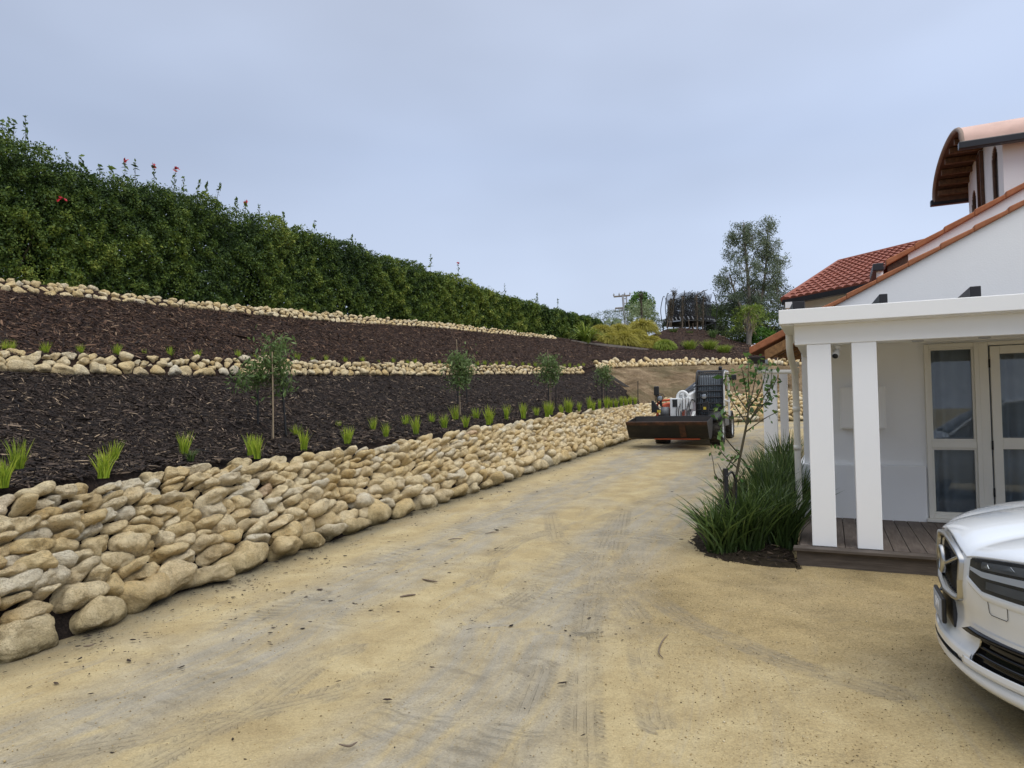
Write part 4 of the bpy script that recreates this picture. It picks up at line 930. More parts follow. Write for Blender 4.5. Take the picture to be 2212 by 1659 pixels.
# palm with dead skirt at the foot of the gum
def palm():
    rg = np.random.default_rng(5); b = W(1617, 758, 40); root = empty('palm', b, 0, 'palm with a grey ragged trunk and drooping fronds in front of the gum tree', 'palm tree')
    t = W(1620, 668, 40)-b; mb = MB(); L = [Vector((0, 0, -.4)), t*.3, t*.6, t]; mb.tube(L, [.13, .15, .17, .12], 9); mb.build('trunk', M['greybark'], root)
    C = []
    for k in range(26):
        a = rg.uniform(0, 6.28); e_ = rg.uniform(-.6, .9); ln = rg.uniform(1.0, 1.5); pts = [t+Vector((math.cos(a)*ln*s*math.cos(e_*.6), math.sin(a)*ln*s*math.cos(e_*.6), ln*(math.sin(e_)*s-.75*s*s))) for s in np.linspace(0, 1, 7)]
        for i in range(6):
            for _ in range(9): C.append((pts[i].lerp(pts[i+1], rg.random())+Vector(rg.normal(size=3)*.07))[:])
    C = np.array(C); V, F_, T_ = leaf_cloud(C, .26, .12, rg=rg, droop=.9); link_mesh('fronds', np_mesh('fronds', V, F_, False, dict(tone=T_*.8)), M['green_tuss'], root)
    C = np.array([(t*rg.uniform(.45, 1.0)+Vector((rg.normal()*.16, rg.normal()*.16, 0)))[:] for _ in range(260)]); V, F_, T_ = leaf_cloud(C, .45, .09, rg=rg, droop=3); link_mesh('dead_skirt', np_mesh('dead_skirt', V, F_, False, dict(tone=T_)), M['bamboo'], root)
palm()
# ------------------------------------------------------------------ the house, in its own frame: x to the right along the front, y inward
HO = G_hit(1722, 1219); HA = -R(25.0)
HM = Matrix.Translation(HO) @ Matrix.Rotation(HA, 4, 'Z'); HI = HM.inverted()
def hy(u, v, y):
    """where the ray through the photo's (u, v) meets the house plane local y"""
    o = HI @ Vector((0, 0, EYE)); d = (HI @ (Vector((0, 0, EYE))+CR @ Vector(((u-1106)/F, -(v-829.5)/F, -1))))-o
    return o+d*((y-o.y)/d.y)
def hx(u, v, x):
    o = HI @ Vector((0, 0, EYE)); d = (HI @ (Vector((0, 0, EYE))+CR @ Vector(((u-1106)/F, -(v-829.5)/F, -1))))-o
    return o+d*((x-o.x)/d.x)
house = empty('white_house', HO, HA, 'white house with terracotta roofs, barrel roofed upper room and pillared flat porch', 'house')
# roof tile material
m = mat('terracotta', rough=.75, spec=.3); q = NB(m); p = q.pos(obj=True)
n1 = q.noise(p, 1.3, 4); n2 = q.noise(p, 14, 5, .7)
c = q.ramp(n2, [(.3, (.20, .060, .038)), (.6, (.285, .090, .055)), (.8, (.34, .13, .08))]); c = q.mix(q.math('MULTIPLY', q.rng(n1, .45, .7), .3), c, (.21, .075, .045))
q.color(c); q.bump(n2, .3, .01); M['tile'] = m
m = mat('verge_tile', rough=.75, spec=.3); q = NB(m); p = q.pos(obj=True); n2 = q.noise(p, 9, 5, .7)
c = q.ramp(n2, [(.3, (.27, .10, .045)), (.65, (.40, .155, .07)), (.85, (.30, .17, .10))]); q.color(c); q.bump(n2, .3, .01); M['verge'] = m
m = mat('purlin_timber', rough=.65); q = NB(m); p = q.pos(obj=True); q.color(q.ramp(q.noise(p, 9, 5, .6, 2), [(.3, (.07, .032, .013)), (.7, (.19, .095, .04))])); M['purlin'] = m
M['pinkroof'] = painted('pale_terracotta', (.60, .41, .34), .8, .12, .3, 3)
M['greyedge'] = painted('mortar_edge', (.28, .21, .17), .85, .2, .3, 5)
M['gutter'] = painted('black_gutter', (.014, .013, .015), .35, .2, .05)
m = mat('timber', rough=.6); q = NB(m); p = q.pos((1, 1, 1), obj=True); n2 = q.noise(p, 11, 5, .6, 2); q.color(q.ramp(n2, [(.3, (.16, .075, .022)), (.7, (.36, .19, .065))])); M['timber'] = m
m = mat('dark_timber', rough=.65); q = NB(m); p = q.pos((1, 1, 1), obj=True); n2 = q.noise(p, 9, 5, .6, 2); q.color(q.ramp(n2, [(.3, (.05, .022, .010)), (.7, (.12, .055, .025))])); M['dtimber'] = m
m = mat('deck_board', rough=.72, spec=.3); q = NB(m); p = q.pos((14, 1.2, 1), obj=True); n2 = q.noise(p, 3, 6, .65, .3); n3 = q.noise(q.pos(obj=True), 1.6, 3)
c = q.ramp(n2, [(.3, (.085, .065, .052)), (.55, (.14, .112, .092)), (.75, (.19, .16, .135))]); c = q.mix(q.math('MULTIPLY', q.rng(n3, .5, .6), .35), c, (.07, .055, .047))
q.color(c); q.bump(n2, .5, .004); M['deck'] = m
m = mat('deck_edge_board', rough=.7, spec=.3); q = NB(m); p = q.pos((1.2, 1, 14), obj=True); n2 = q.noise(p, 3, 6, .65, .3); q.color(q.ramp(n2, [(.3, (.055, .044, .036)), (.7, (.12, .098, .08))])); q.bump(n2, .5, .004); M['deckf'] = m
m = mat('window_glass', (.02, .022, .025), .02, spec=.6); b_ = m.node_tree.nodes['Principled BSDF']; b_.inputs['Transmission Weight'].default_value = 0
q = NB(m); tr_ = q.n('ShaderNodeBsdfTransparent'); tr_.inputs[0].default_value = (.84, .87, .88, 1); gl = q.n('ShaderNodeBsdfGlossy', Roughness=.012); gl.inputs[0].default_value = (.95, .97, 1, 1)
fr = q.n('ShaderNodeFresnel', IOR=1.55); ms = q.n('ShaderNodeMixShader'); q.l(q.math('ADD', q.math('MULTIPLY', fr.outputs[0], .75), .01), ms.inputs[0]); q.l(tr_.outputs[0], ms.inputs[1]); q.l(gl.outputs[0], ms.inputs[2]); q.l(ms.outputs[0], m.node_tree.nodes['Material Output'].inputs[0]); M['glass'] = m
M['curtain'] = painted('curtain_fabric', (.36, .38, .41), .9, .15, .2, 3)
M['dark'] = mat('dark_interior', (.01, .01, .01), .9)
WY = 2.16                                  # depth of the porch, front wall plane
zt = .17                                   # top of the deck
rk0, rk1 = hy(1811, 655, WY), hy(2212, 442, WY); sl_ = (rk1.z-rk0.z)/(rk1.x-rk0.x)
def rake(x): return rk0.z+sl_*(x-rk0.x)
XR = 7.5; XRG = XR
# openings in the front wall
w_l, w_r = hy(1995, 780, WY).x, hy(2114, 780, WY).x; wtop = hy(2060, 742, WY).z; wbot = hy(2010, 1118, WY).z
d_l = hy(2134, 780, WY).x
def wall_with_holes(mb, x0, x1, zb, ztopf, y, th, holes):
    xs = sorted(set([x0, x1]+[h[0] for h in holes]+[h[1] for h in holes]))
    for a, b in zip(xs[:-1], xs[1:]):
        hs2 = sorted([h for h in holes if h[0] <= a+1e-6 and h[1] >= b-1e-6], key=lambda h: h[2]); z0 = zb
        segs = []
        for h in hs2: segs.append((z0, h[2])); z0 = h[3]
        segs.append((z0, None))
        for s0, s1 in segs:
            ta, tb = (ztopf(a), ztopf(b)) if s1 is None else (s1, s1)
            if min(ta, tb)-s0 < 1e-3: continue
            mb.hexa([(a, y, s0), (b, y, s0), (b, y+th, s0), (a, y+th, s0), (a, y, ta), (b, y, tb), (b, y+th, tb), (a, y+th, ta)])
mb = MB(); wall_with_holes(mb, .02, XR, 0, lambda x: max(rake(x), 2.3), WY, .22, [(w_l, w_r, wbot, wtop), (d_l, d_l+1.75, zt, wtop)])
mb.box((.13, WY+1.9, 1.25), (.22, 3.36, 2.5))
mb.build('wall', M['white'], house)
# wall return behind with plinth band
pz = hy(1740, 1001, WY).z
mb = MB(); mb.box((( w_l-.02+-.04)/2, WY-.032, (pz+0)/2), (w_l-.02+.04, .066, pz)); mb.box((-.012, WY+1.8, pz/2), (.066, 3.5, pz)); mb.build('plinth', M['white'], house, bevel=.012)
# window joinery
def window(root, name, xl, xr, zb, ztp, y, mids, fw=.075, mt=None, leaf=None):
    mt = mt or M['cream']; mb = MB()
    for (a, b, c, d) in [(xl, xl+fw, zb, ztp), (xr-fw, xr, zb, ztp), (xl+fw, xr-fw, zb, zb+fw), (xl+fw, xr-fw, ztp-fw, ztp)]: mb.box(((a+b)/2, y+.04, (c+d)/2), (b-a, .10, d-c))
    for zm in mids: mb.box(((xl+xr)/2, y+.04, zm), (xr-xl-2*fw, .085, .085))
    zs = [zb+fw]+[x for zm in mids for x in (zm-.0425, zm+.0425)]+[ztp-fw]
    fr_ = mb.build(name, mt, root, bevel=.006)
    for k in range(0, len(zs), 2):
        a, b = zs[k], zs[k+1]; e = .022; m2 = MB()
        for (x0, x1, c, d) in [(xl+fw, xl+fw+e, a, b), (xr-fw-e, xr-fw, a, b), (xl+fw+e, xr-fw-e, a, a+e), (xl+fw+e, xr-fw-e, b-e, b)]: m2.box(((x0+x1)/2, y+.045, (c+d)/2), (x1-x0, .05, d-c))
        m2.build('glazing_bead', mt, fr_)
        MB().box(((xl+xr)/2, y+.05, (a+b)/2), (xr-xl-2*fw-.01, .006, b-a-.01)).build('pane', M['glass'], fr_)
    return fr_
midz = hy(2066, 960, WY).z
window(house, 'window', w_l, w_r, wbot, wtop, WY-.03, [midz], .052)
MB().box(((w_l+w_r)/2, WY-.045, wbot-.02), (w_r-w_l+.06, .12, .04)).build('window_sill', M['cream'], house, bevel=.006)
MB().box(((w_r+d_l)/2, WY+.01, (wtop+zt)/2), (d_l-w_r, .07, wtop-zt)).build('mullion_post', M['cream'], house, bevel=.006)
# double door
mb = MB(); x0, x1 = d_l, d_l+1.75; mb.box(((x0+x1)/2, WY+.02, wtop-.02), (x1-x0, .10, .04)); mb.box((x1-.02, WY+.02, (wtop+zt)/2-.02), (.04, .10, wtop-zt-.04)); dfr = mb.build('door_frame', M['cream'], house)
for k in range(2):
    xl = x0+.018+k*.86; xr = xl+.85; dz = midz+.015; mb = MB(); st_ = .092; zb, zz = zt+.02, wtop-.05
    for (a, b, c, d) in [(xl, xl+st_, zb, zz), (xr-st_, xr, zb, zz), (xl+st_, xr-st_, zb, zb+.2), (xl+st_, xr-st_, zz-st_, zz), (xl+st_, xr-st_, dz-.065, dz+.065)]: mb.box(((a+b)/2, WY+.0, (c+d)/2), (b-a, .05, d-c))
    dr = mb.build('door', M['cream'], house, bevel=.006)
    MB().box(((xl+xr)/2, WY+.005, (dz+zz-.05)/2), (xr-xl-2*st_+.01, .006, zz-st_-dz-.065+.01)).build('pane', M['glass'], dr)
    MB().box(((xl+xr)/2, WY+.005, (dz-.065+zb+.2)/2), (xr-xl-2*st_+.01, .006, dz-.065-zb-.2+.01)).build('pane', M['glass'], dr)
    if k == 0:
        for z in (zz-.2, dz-.02, zb+.35): MB().lathe([(0, -.05), (.009, -.05), (.009, .05), (0, .05)], (xl-.010, WY-.03, z), seg=8).build('hinge', M['black'], dr)
# curtains inside
def curtain(x0, x1, y, z0, z1, label):
    P = []; n = int((x1-x0)/.012)
    for i in range(n+1):
        x = x0+(x1-x0)*i/n; P.append([Vector((x, y+.03*math.sin(x*34+math.sin(x*9)*1.6)*(1.25-.25*j/6), z0+(z1-z0)*j/6)) for j in range(7)])
    o = MB().grid(P).build('curtain', M['curtain']); o.matrix_world = HM; return tag(o, label, 'curtain')
curtain(w_l-.1, w_r+.08, WY+.17, zt, wtop+.1, 'grey pleated curtain behind the tall side window of the porch'); curtain(d_l-.03, d_l+1.9, WY+.19, zt, wtop+.1, 'grey pleated curtain behind the glazed porch doors')
MB().box((3, WY+2.2, 1.3), (5.4, .05, 2.6)).build('inner_wall', M['dark'], house)
# meter cupboard on the wall
a, b = hy(1813, 837, WY-.14), hy(1914, 926, WY-.14)
mc = MB().box(((a.x+b.x)/2, WY-.10, (a.z+b.z)/2), (b.x-a.x, .19, a.z-b.z)).build('meter_cupboard', M['fascia'], house, bevel=.008)
MB().box(((a.x+b.x)/2, WY-.198, (a.z+b.z)/2), (b.x-a.x-.035, .010, a.z-b.z-.035)).build('door', M['fascia'], mc, bevel=.003)
# porch: flat roof with deep fascia, beam and two pillars
bz0 = hy(1733, 745, .12).z; fz0, fz1 = hy(1682, 701, -.06).z, hy(1682, 670, -.06).z; fx0 = hy(1682, 685, -.06).x; bx0 = hy(1716, 730, .12).x
mb = MB(); mb.hexa([(fx0, -.06, fz0), (XR, -.06, fz0), (XR, -.02, fz0), (fx0, -.02, fz0), (fx0, -.06, fz1), (XR, -.06, fz1), (XR, -.02, fz1), (fx0, -.02, fz1)])
mb.box((fx0+.02, WY/2-.03, (fz0+fz1)/2), (.04, WY+.02-.04, fz1-fz0)); fas = mb.build('porch_fascia', M['fascia'], house, bevel=.006)
MB().box(((fx0+XR)/2+.02, WY/2, fz1-.06), (XR-fx0-.08, WY-.02, .04)).build('porch_roof', M['gutter'], house)
mb = MB(); mb.box(((bx0+XR)/2, .22, (bz0+fz0)/2+.01), (XR-bx0, .22, fz0-bz0+.02)); mb.build('porch_beam', M['fascia'], house, bevel=.005)
mb = MB(); mb.box((bx0+.11, .33+(WY-.33)/2, (bz0+fz0)/2+.01), (.20, WY-.34, fz0-bz0+.0)); mb.build('side_beam', M['fascia'], house, bevel=.005)
mb = MB(); mb.box(((bx0+.21+XR)/2, .33+(WY-.33)/2, fz0-.035), (XR-bx0-.21, WY-.34, .02)); cl_ = mb.build('porch_ceiling', M['fascia'], house)
mb = MB(); mb.box(((fx0+bx0)/2+.01, WY/2, fz0-.002), (bx0-fx0-.03, WY-.05, .012)); mb.box(((bx0+XR)/2, .045, fz0-.002), (XR-bx0, .125, .012)); mb.build('porch_soffit', M['fascia'], house)
# top band over the window under the ceiling
mb = MB(); mb.box(((.05+XR)/2, WY-.02, (wtop+.02+fz0-.05)/2), (XR-.05, .05, fz0-.06-wtop-.02)); mb.build('head_panel', M['fascia'], house)
for (u0, u1, ub0, ub1) in ((1739, 1802, 1755, 1808), (1829, 1890, 1863, 1918)):
    pass
def pillar(xc, wd):
    return MB().box((xc, .22, (zt+bz0)/2), (wd, .20, bz0-zt)).build('pillar', M['pillar'], house, bevel=.006)
pl = [(hy(1755, 1180, .12).x, hy(1808, 1180, .12).x), (hy(1853, 1184, .12).x, hy(1908, 1184, .12).x)]
for a, b in pl: pillar((a+b)/2, b-a)
for u, v in ((2295/1.1574, 0), (2600/1.1574, 0)): pass
for (u, v) in ((1983, 729), (2128, 720)):
    c = hy(u, v-6, .18); 
    MB().lathe([(0, 0), (.035, 0), (.05, .004), (.05, .02), (0, .02)], (c.x, .22, bz0-.016), seg=16).build('downlight', M['galv'], house)
# black box beams standing over the porch roof
for (u0, v0, u1, v1) in ((1900, 652, 1917, 634), (2096, 634, 2119, 617), (1713, 667, 1738, 650)):
    a, b = hy(u0, v0, .10), hy(u1, v1, .10); x0, x1, zz = a.x, b.x, max(b.z, fz1+.08)
    mb = MB(); L = .75 if u0 > 2000 else .5
    mb.hexa([(x0, .10, fz1-.03), (x1, .10, fz1-.03), (x1, .10+L, fz1-.03), (x0-.10, .10+L, fz1-.03), (x0, .10, zz), (x1, .10, zz), (x1, .10+L, fz1+.02), (x0-.10, .10+L, fz1+.02)])
    mb.build('roof_box', M['gutter'], house, bevel=.004)
# deck
deck = empty('timber_deck', HO, HA, 'low brown timber deck under the porch pillars', 'deck'); DX0 = 0.0
mb = MB(); bw = .138; x = DX0+.02
while x < 4.2:
    mb.box((x+bw/2, WY/2+.05, zt-.014), (bw-.006, WY-.16, .028)); x += bw
MB_b = mb.build('boards', M['deck'], deck, bevel=.003)
mb = MB(); mb.box(((DX0+4.2)/2, .015+.02, zt-.014-.001), (4.2-DX0+.06, .15, .028)); mb.build('nosing_board', M['deckf'], deck, bevel=.003)
mb = MB(); mb.box(((DX0+4.2)/2, .02, (zt-.03)/2-.01), (4.2-DX0, .025, zt-.03+.02)); mb.box((DX0+.012, WY/2+.02, (zt-.03)/2-.01), (.025, WY-.05, zt-.03+.02)); mb.build('edge_board', M['deckf'], deck, bevel=.002)
mb = MB(); mb.box((2.1, WY/2, zt-.08), (4.1, WY-.1, .06)); mb.build('joists', M['dark'], deck)
# security camera
c = hy(1808, 752, .36); scam = empty('security_camera', HM @ Vector((c.x, .36, bz0)), HA, 'small white bullet security camera with a black lens under the porch beam', 'camera')
MB().lathe([(0, .0), (.035, .0), (.032, -.03), (.012, -.035), (.012, -.055), (0, -.055)], seg=16).build('mount', M['pillar'], scam)
Mx = Matrix.Translation((-.01, -.03, -.085)) @ Matrix.Rotation(R(118), 4, 'X') @ Matrix.Rotation(R(-8), 4, 'Y')
MB().lathe([(0, -.07), (.025, -.07), (.034, -.055), (.034, .06), (.028, .07)], M=Mx, seg=20).build('body', M['pillar'], scam); MB().lathe([(0, .066), (.028, .066), (.030, .062)], M=Mx, seg=20).build('lens', M['black'], scam)
# downpipe of the porch
def pxh(u, v, y): return hy(u, v, y)
dp = pxh(1702, 720, .95); dpx = fx0+.035
mb = MB(); yy = .55
za = hx(1703, 720, dpx)
dpx = -.065; yd = 1.65
pts = [(dpx, 1.05, fz0+.03), (dpx, 1.05, fz0-.16), (dpx+.005, 1.15, fz0-.24), (dpx+.02, yd+.10, fz0-.40), (dpx+.025, yd+.10, 1.5), (dpx+.025, yd+.10, .0)]
mb.tube(pts, .038, 14); dpo = mb.build('downpipe', M['cream'], house)
for z in (fz0-.38, fz0-.85, fz0-.30, 1.05): MB().lathe([(.039, -.03), (.045, -.03), (.045, .03), (.039, .03)], (dpx+.025, yd+.10, z), seg=14).build('collar', M['cream'], dpo)
# ---- roofs above: verge of the front gable, the second gable behind it
def verge(x0, x1, y, zf, th, name, depth=.20, step=.34):
    mb = MB(); x = x0; k = 0
    while x < x1-.01:
        xe = min(x+step, x1); dz = .012
        mb.hexa([(x, y-.03, zf(x)-th*.25), (xe, y-.03, zf(xe)-th*.25), (xe, y+depth, zf(xe)-th*.25), (x, y+depth, zf(x)-th*.25), (x, y-.03, zf(x)+th+dz), (xe, y-.03, zf(xe)+th-.012+dz*0), (xe, y+depth, zf(xe)+th-.012), (x, y+depth, zf(x)+th+dz)]); x = xe; k += 1
    return mb.build(name, M['verge'], house, bevel=.012)
verge(rk0.x-.25, XRG, WY-.02, lambda x: rake(x), .05, 'verge_tiles')
B2 = WY+1.0; q0, q1 = hy(1935, 562, B2), hy(2158, 436, B2); s2 = (q1.z-q0.z)/(q1.x-q0.x)
def rake2(x): return q0.z+s2*(x-q0.x)+.0
mb = MB(); mb.hexa([(rk0.x-.25, WY+.18, rake(rk0.x-.25)), (XR, WY+.18, rake(XR)), (XR, B2+3, rake(XR)), (rk0.x-.25, B2+3, rake(rk0.x-.25)), (rk0.x-.25, WY+.18, rake(rk0.x-.25)+.05), (XR, WY+.18, rake(XR)+.05), (XR, B2+3, rake(XR)+.05), (rk0.x-.25, B2+3, rake(rk0.x-.25)+.05)]); mb.build('lower_roof', M['tile'], house)
xw = hy(1963, 590, B2).x
mb = MB(); mb.hexa([(xw, B2, 2.2), (XR, B2, 2.2), (XR, B2+.2, 2.2), (xw, B2+.2, 2.2), (xw, B2, rake2(xw)), (XR, B2, rake2(XR)), (XR, B2+.2, rake2(XR)), (xw, B2+.2, rake2(xw))]); mb.build('upper_gable_wall', M['white'], house)
verge(q0.x-.12, XRG, B2-.03, rake2, .06, 'verge_tiles')
mb = MB(); mb.hexa([(q0.x-.12, B2+.15, rake2(q0.x-.12)), (XR, B2+.15, rake2(XR)), (XR, B2+4, rake2(XR)), (q0.x-.12, B2+4, rake2(q0.x-.12)), (q0.x-.12, B2+.15, rake2(q0.x-.12)+.05), (XR, B2+.15, rake2(XR)+.05), (XR, B2+4, rake2(XR)+.05), (q0.x-.12, B2+4, rake2(q0.x-.12)+.05)]); mb.build('upper_roof', M['tile'], house)
# timber barge under the second verge, its little gutter and spout
mb = MB(); mb.hexa([(q0.x-.10, B2-.0, rake2(q0.x-.10)-.14), (xw, B2-.0, rake2(xw)-.20), (xw, B2+.04, rake2(xw)-.20), (q0.x-.10, B2+.04, rake2(q0.x-.10)-.14), (q0.x-.10, B2, rake2(q0.x-.10)-.02), (xw, B2, rake2(xw)-.02), (xw, B2+.04, rake2(xw)-.02), (q0.x-.10, B2+.04, rake2(q0.x-.10)-.02)]); mb.build('barge_board', M['dtimber'], house)
g0 = q0+Vector((-.22, -.05, -.10))
MB().box((g0.x, g0.y+.3, g0.z), (.13, .85, .10)).build('gutter', M['gutter'], house, bevel=.01)
MB().tube([(g0.x+.02, g0.y-.02, g0.z-.04), (g0.x+.02, g0.y-.02, g0.z-.22)], .042, 12).build('spout', M['pillar'], house)
# flashing under it, dark slope
mb = MB(); a = hy(1905, 600, B2-.1); b = hy(1937, 568, B2-.1); c_ = hy(1900, 612, B2-.1)
# second spout on the right below the upper room
u_s = hy(2173, 505, WY+.45); mb = MB(); mb.tube([u_s+Vector((0, 0, .02)), u_s+Vector((0, 0, -.06)), u_s+Vector((-.05, -.03, -.12)), u_s+Vector((-.07, -.03, -.22))], .045, 12); mb.build('spout', M['pillar'], house)
a, b = hy(2142, 507, B2-.05), hy(2232, 455, B2-.05); mb = MB(); mb.tube([a+Vector((0, -.02, .05)), b+Vector((0, -.02, .10))], .07, 8); mb.build('gutter', M['gutter'], house)
# ---- the red hip roof behind
def T2(p): return HI @ p
eR, eL = W(1906, 607, 12), W(1693, 649, 14.05); ez = (eR.z+eL.z)/2; eR.z = eL.z = ez
rL, rR = W(1813, 566, 17.96), W(2000, 520, 15.75); rz_ = (rL.z+rR.z)/2; rL.z = rR.z = rz_
eD = (eR-eL).normalized(); eR2 = eR+eD*3.0; rR2 = rR+eD*3.0
def tile_plane(eL, eR, rL, rR, mt, name, rows=13, tw=.18):
    """courses of pantiles between the eave and the ridge"""
    mb = MB()
    for k in range(rows):
        t0, t1 = k/rows, (k+1.06)/rows; a, b = eL.lerp(rL, t0), eR.lerp(rR, t0); c, d = eR.lerp(rR, min(t1, 1)), eL.lerp(rL, min(t1, 1))
        nn = (b-a).cross(d-a).normalized();
        if nn.z < 0: nn = -nn
        L = (b-a).length; n = max(2, int(L/tw*6)); P = []
        for i in range(n+1):
            x = i/n; f_ = abs(math.sin(math.pi*x*L/tw))**.7*.035; lo = a.lerp(b, x)+nn*(f_+.030); hi_ = d.lerp(c, x)+nn*(f_*1+.0); base = a.lerp(b, x)-nn*.012
            P.append([HI @ base, HI @ lo, HI @ hi_])
        mb.grid(P, False)
    return mb.build(name, mt, house)
hip = W(1693, 649, 14.05)
tile_plane(eL, eR2, rL, rR2, M['tile'], 'hip_roof')
back = (Vector((eD.y, -eD.x, 0)));
if back.y < 0: back = -back
bk = eL+back*8.6; mb = MB(); bkR = eR2+back*8.6
mb.add([HI @ p for p in (eL, rL, bk)], [(0, 1, 2)]); mb.add([HI @ p for p in (bk, rL, rR2, bkR)], [(0, 1, 2, 3)]); mb.build('hip_roof_back', M['tile'], house)
mb = MB(); mb.tube([HI @ rL, HI @ rR2], .07, 8); mb.tube([HI @ (eL+Vector((0, 0, .02))), HI @ rL], .07, 8); mb.build('ridge_tiles', M['tile'], house)
mb = MB(); o_ = -back*.05
for a, b in ((eL, eR2),): mb.hexa([HI @ p for p in (a+o_+Vector((0, 0, -.10)), b+o_+Vector((0, 0, -.10)), b+back*.08+Vector((0, 0, -.10)), a+back*.08+Vector((0, 0, -.10)), a+o_+Vector((0, 0, .0)), b+o_+Vector((0, 0, .0)), b+back*.08+Vector((0, 0, .0)), a+back*.08+Vector((0, 0, .0)))])
mb.build('hip_roof_gutter', M['gutter'], house)
wl = eL+back*.34+eD*.10; wr = eR2+back*.34
mb = MB(); mb.hexa([HI @ p for p in (Vector((wl.x, wl.y, .3)), Vector((wr.x, wr.y, .3)), Vector((wr.x, wr.y, .3))+back*.2, Vector((wl.x, wl.y, .3))+back*.2, wl+Vector((0, 0, .1)), wr+Vector((0, 0, .1)), wr+back*.2+Vector((0, 0, .1)), wl+back*.2+Vector((0, 0, .1)))]); mb.build('back_wall', M['white'], house)
for k in range(9):
    a = eL+eD*(.5+k*.62)+back*.1+Vector((0, 0, -.055)); b = a+back*.34+Vector((0, 0, .09)); mb = MB(); w_ = eD*.025; hh = Vector((0, 0, .07))
    mb.hexa([HI @ p for p in (a-w_, a+w_, b+w_, b-w_, a-w_+hh, a+w_+hh, b+w_+hh, b-w_+hh)]); mb.build('rafter', M['dtimber'], house)
# little corner details under its left end: rainhead
a = W(1706, 660, 13.9); MB().box(HI @ a, (.16, .2, .12)).build('rain_head', M['pillar'], house)
# ---- barrel roofed upper room
tN, tF = W(2081, 316, 10.0), W(2022, 436, 12.75); tz = (tN.z+tF.z)/2; n_l, f_l = HI @ tN, HI @ tF; tz = (n_l.z+f_l.z)/2
tx = (n_l.x+f_l.x)/2; ty0, ty1 = n_l.y, f_l.y; tw = ty1-ty0; rise = .50
def arch(k, off=0, e=.0):
    t = math.pi*k; return (ty0+tw/2-(tw/2+e)*math.cos(t), tz+(rise+e)*math.sin(t)**.75+off)
XT = tx+6.5; nk = 28
P = [[Vector((x, *arch(k/nk, e=.05+(.012 if abs(x-tx-1.0) < .02 or abs(x-tx-2.9) < .02 else 0)))) for k in range(nk+1)] for x in (tx, tx+.99, tx+1.0, tx+1.01, tx+2.89, tx+2.9, tx+2.91, XT)]
Pi = [[Vector((x, *arch(k/nk, e=-.0))) for k in range(nk+1)] for x in (tx, XT)]
mb = MB(); mb.grid(P); mb.build('barrel_roof', M['pinkroof'], house)
mb = MB(); mb.grid(Pi, flip=True); mb.grid([[P[0][i], Pi[0][i]] for i in range(nk+1)]); mb.build('barrel_soffit', M['dtimber'], house)
mb = MB()
rim = [Vector((tx-.02, *arch(k/nk, e=.03))) for k in range(nk+1)]; mb.tube(rim, .035, 6); mb.build('roof_edge', M['greyedge'], house)
inset = .50
for k in (.06, .17, .28, .39, .50, .61, .72, .83, .94):
    y, z = arch(k, e=-.06); mb = MB(); mb.box((tx+inset/2+.03, y, z), (inset, .07, .10)); mb.build('purlin', M['purlin'], house, bevel=.008)
for y, nm in ((ty0-.06, 'gutter'), (ty1+.06, 'gutter')):
    MB().box(((tx-.08+XT)/2, y, tz-.01), (XT-tx+.08, .12, .11)).build(nm, M['gutter'], house, bevel=.015)
ti = .16; wx = tx+inset; wy0, wy1 = ty0+ti, ty1-ti
# end wall with arched windows, built as strips round the openings
def end_wall():
    WW = wy1-wy0; wins = [(wy0+.20*WW, .44, tz-1.25, tz-.12), (wy0+.83*WW, .42, tz-1.45, tz-.30)]
    mb = MB(); N = 90; ys = [wy0+(wy1-wy0)*i/N for i in range(N+1)]
    def top(y):
        c = (ty0+tw/2-y)/(tw/2); c = max(-1, min(1, c)); return tz+rise*math.sin(math.acos(c))**.75-.02
    for a, b in zip(ys[:-1], ys[1:]):
        ym = (a+b)/2; segs = [(2.6, None)]
        for (yc, hw, zb_, zs) in wins:
            if abs(ym-yc) < hw/2: zt_ = zs+math.sqrt(max(0, (hw/2)**2-(ym-yc)**2))*1.25; segs = [(2.6, zb_), (zt_, None)]
        for s0, s1 in segs:
            ta, tb = (top(a), top(b)) if s1 is None else (s1, s1)
            mb.hexa([(wx, a, s0), (wx+.2, a, s0), (wx+.2, b, s0), (wx, b, s0), (wx, a, ta), (wx+.2, a, ta), (wx+.2, b, tb), (wx, b, tb)])
    mb.box((wx+.2+2.6, wy0+.103, (2.6+tz)/2), (5.2, .2, tz-2.6))
    mb.build('upper_room_wall', M['white'], house)
    for (yc, hw, zb_, zs) in wins:
        prof = [(yc-hw/2, zb_), (yc+hw/2, zb_)]+[(yc+hw/2*math.cos(t), zs+hw/2*1.25*math.sin(t)) for t in np.linspace(0, math.pi, 14)]
        f = MB(); f.tube([Vector((wx+.035, y, z)) for y, z in prof]+[Vector((wx+.035, *prof[0]))], .03, 6); fo = f.build('arched_window', M['dtimber'], house)
        MB().prism([(wx+.04, y, z) for y, z in prof], (.006, 0, 0)).build('pane', M['glass'], fo); MB().prism([(wx+.16, y, z) for y, z in prof], (.006, 0, 0)).build('blind', M['curtain'], fo)
    yc = wy0+.54*WW; z0, z1 = tz-1.2, tz+.36; mb = MB(); mb.box((wx-.03, yc-.14, (z0+z1)/2), (.05, .04, z1-z0)); mb.box((wx-.03, yc+.14, (z0+z1)/2), (.05, .04, z1-z0)); mb.box((wx-.03, yc, z0+.02), (.05, .24, .04)); mb.box((wx-.03, yc, z1-.02), (.05, .24, .04))
    sh = mb.build('louvre_shutter', M['dtimber'], house); mb = MB(); z = z0+.06
    while z < z1-.06: mb.box((0, 0, 0), (.045, .24, .007), Matrix.Translation((wx-.03, yc, z)) @ Matrix.Rotation(R(35), 4, 'Y')); z += .042
    mb.build('slats', M['dtimber'], sh)
end_wall()
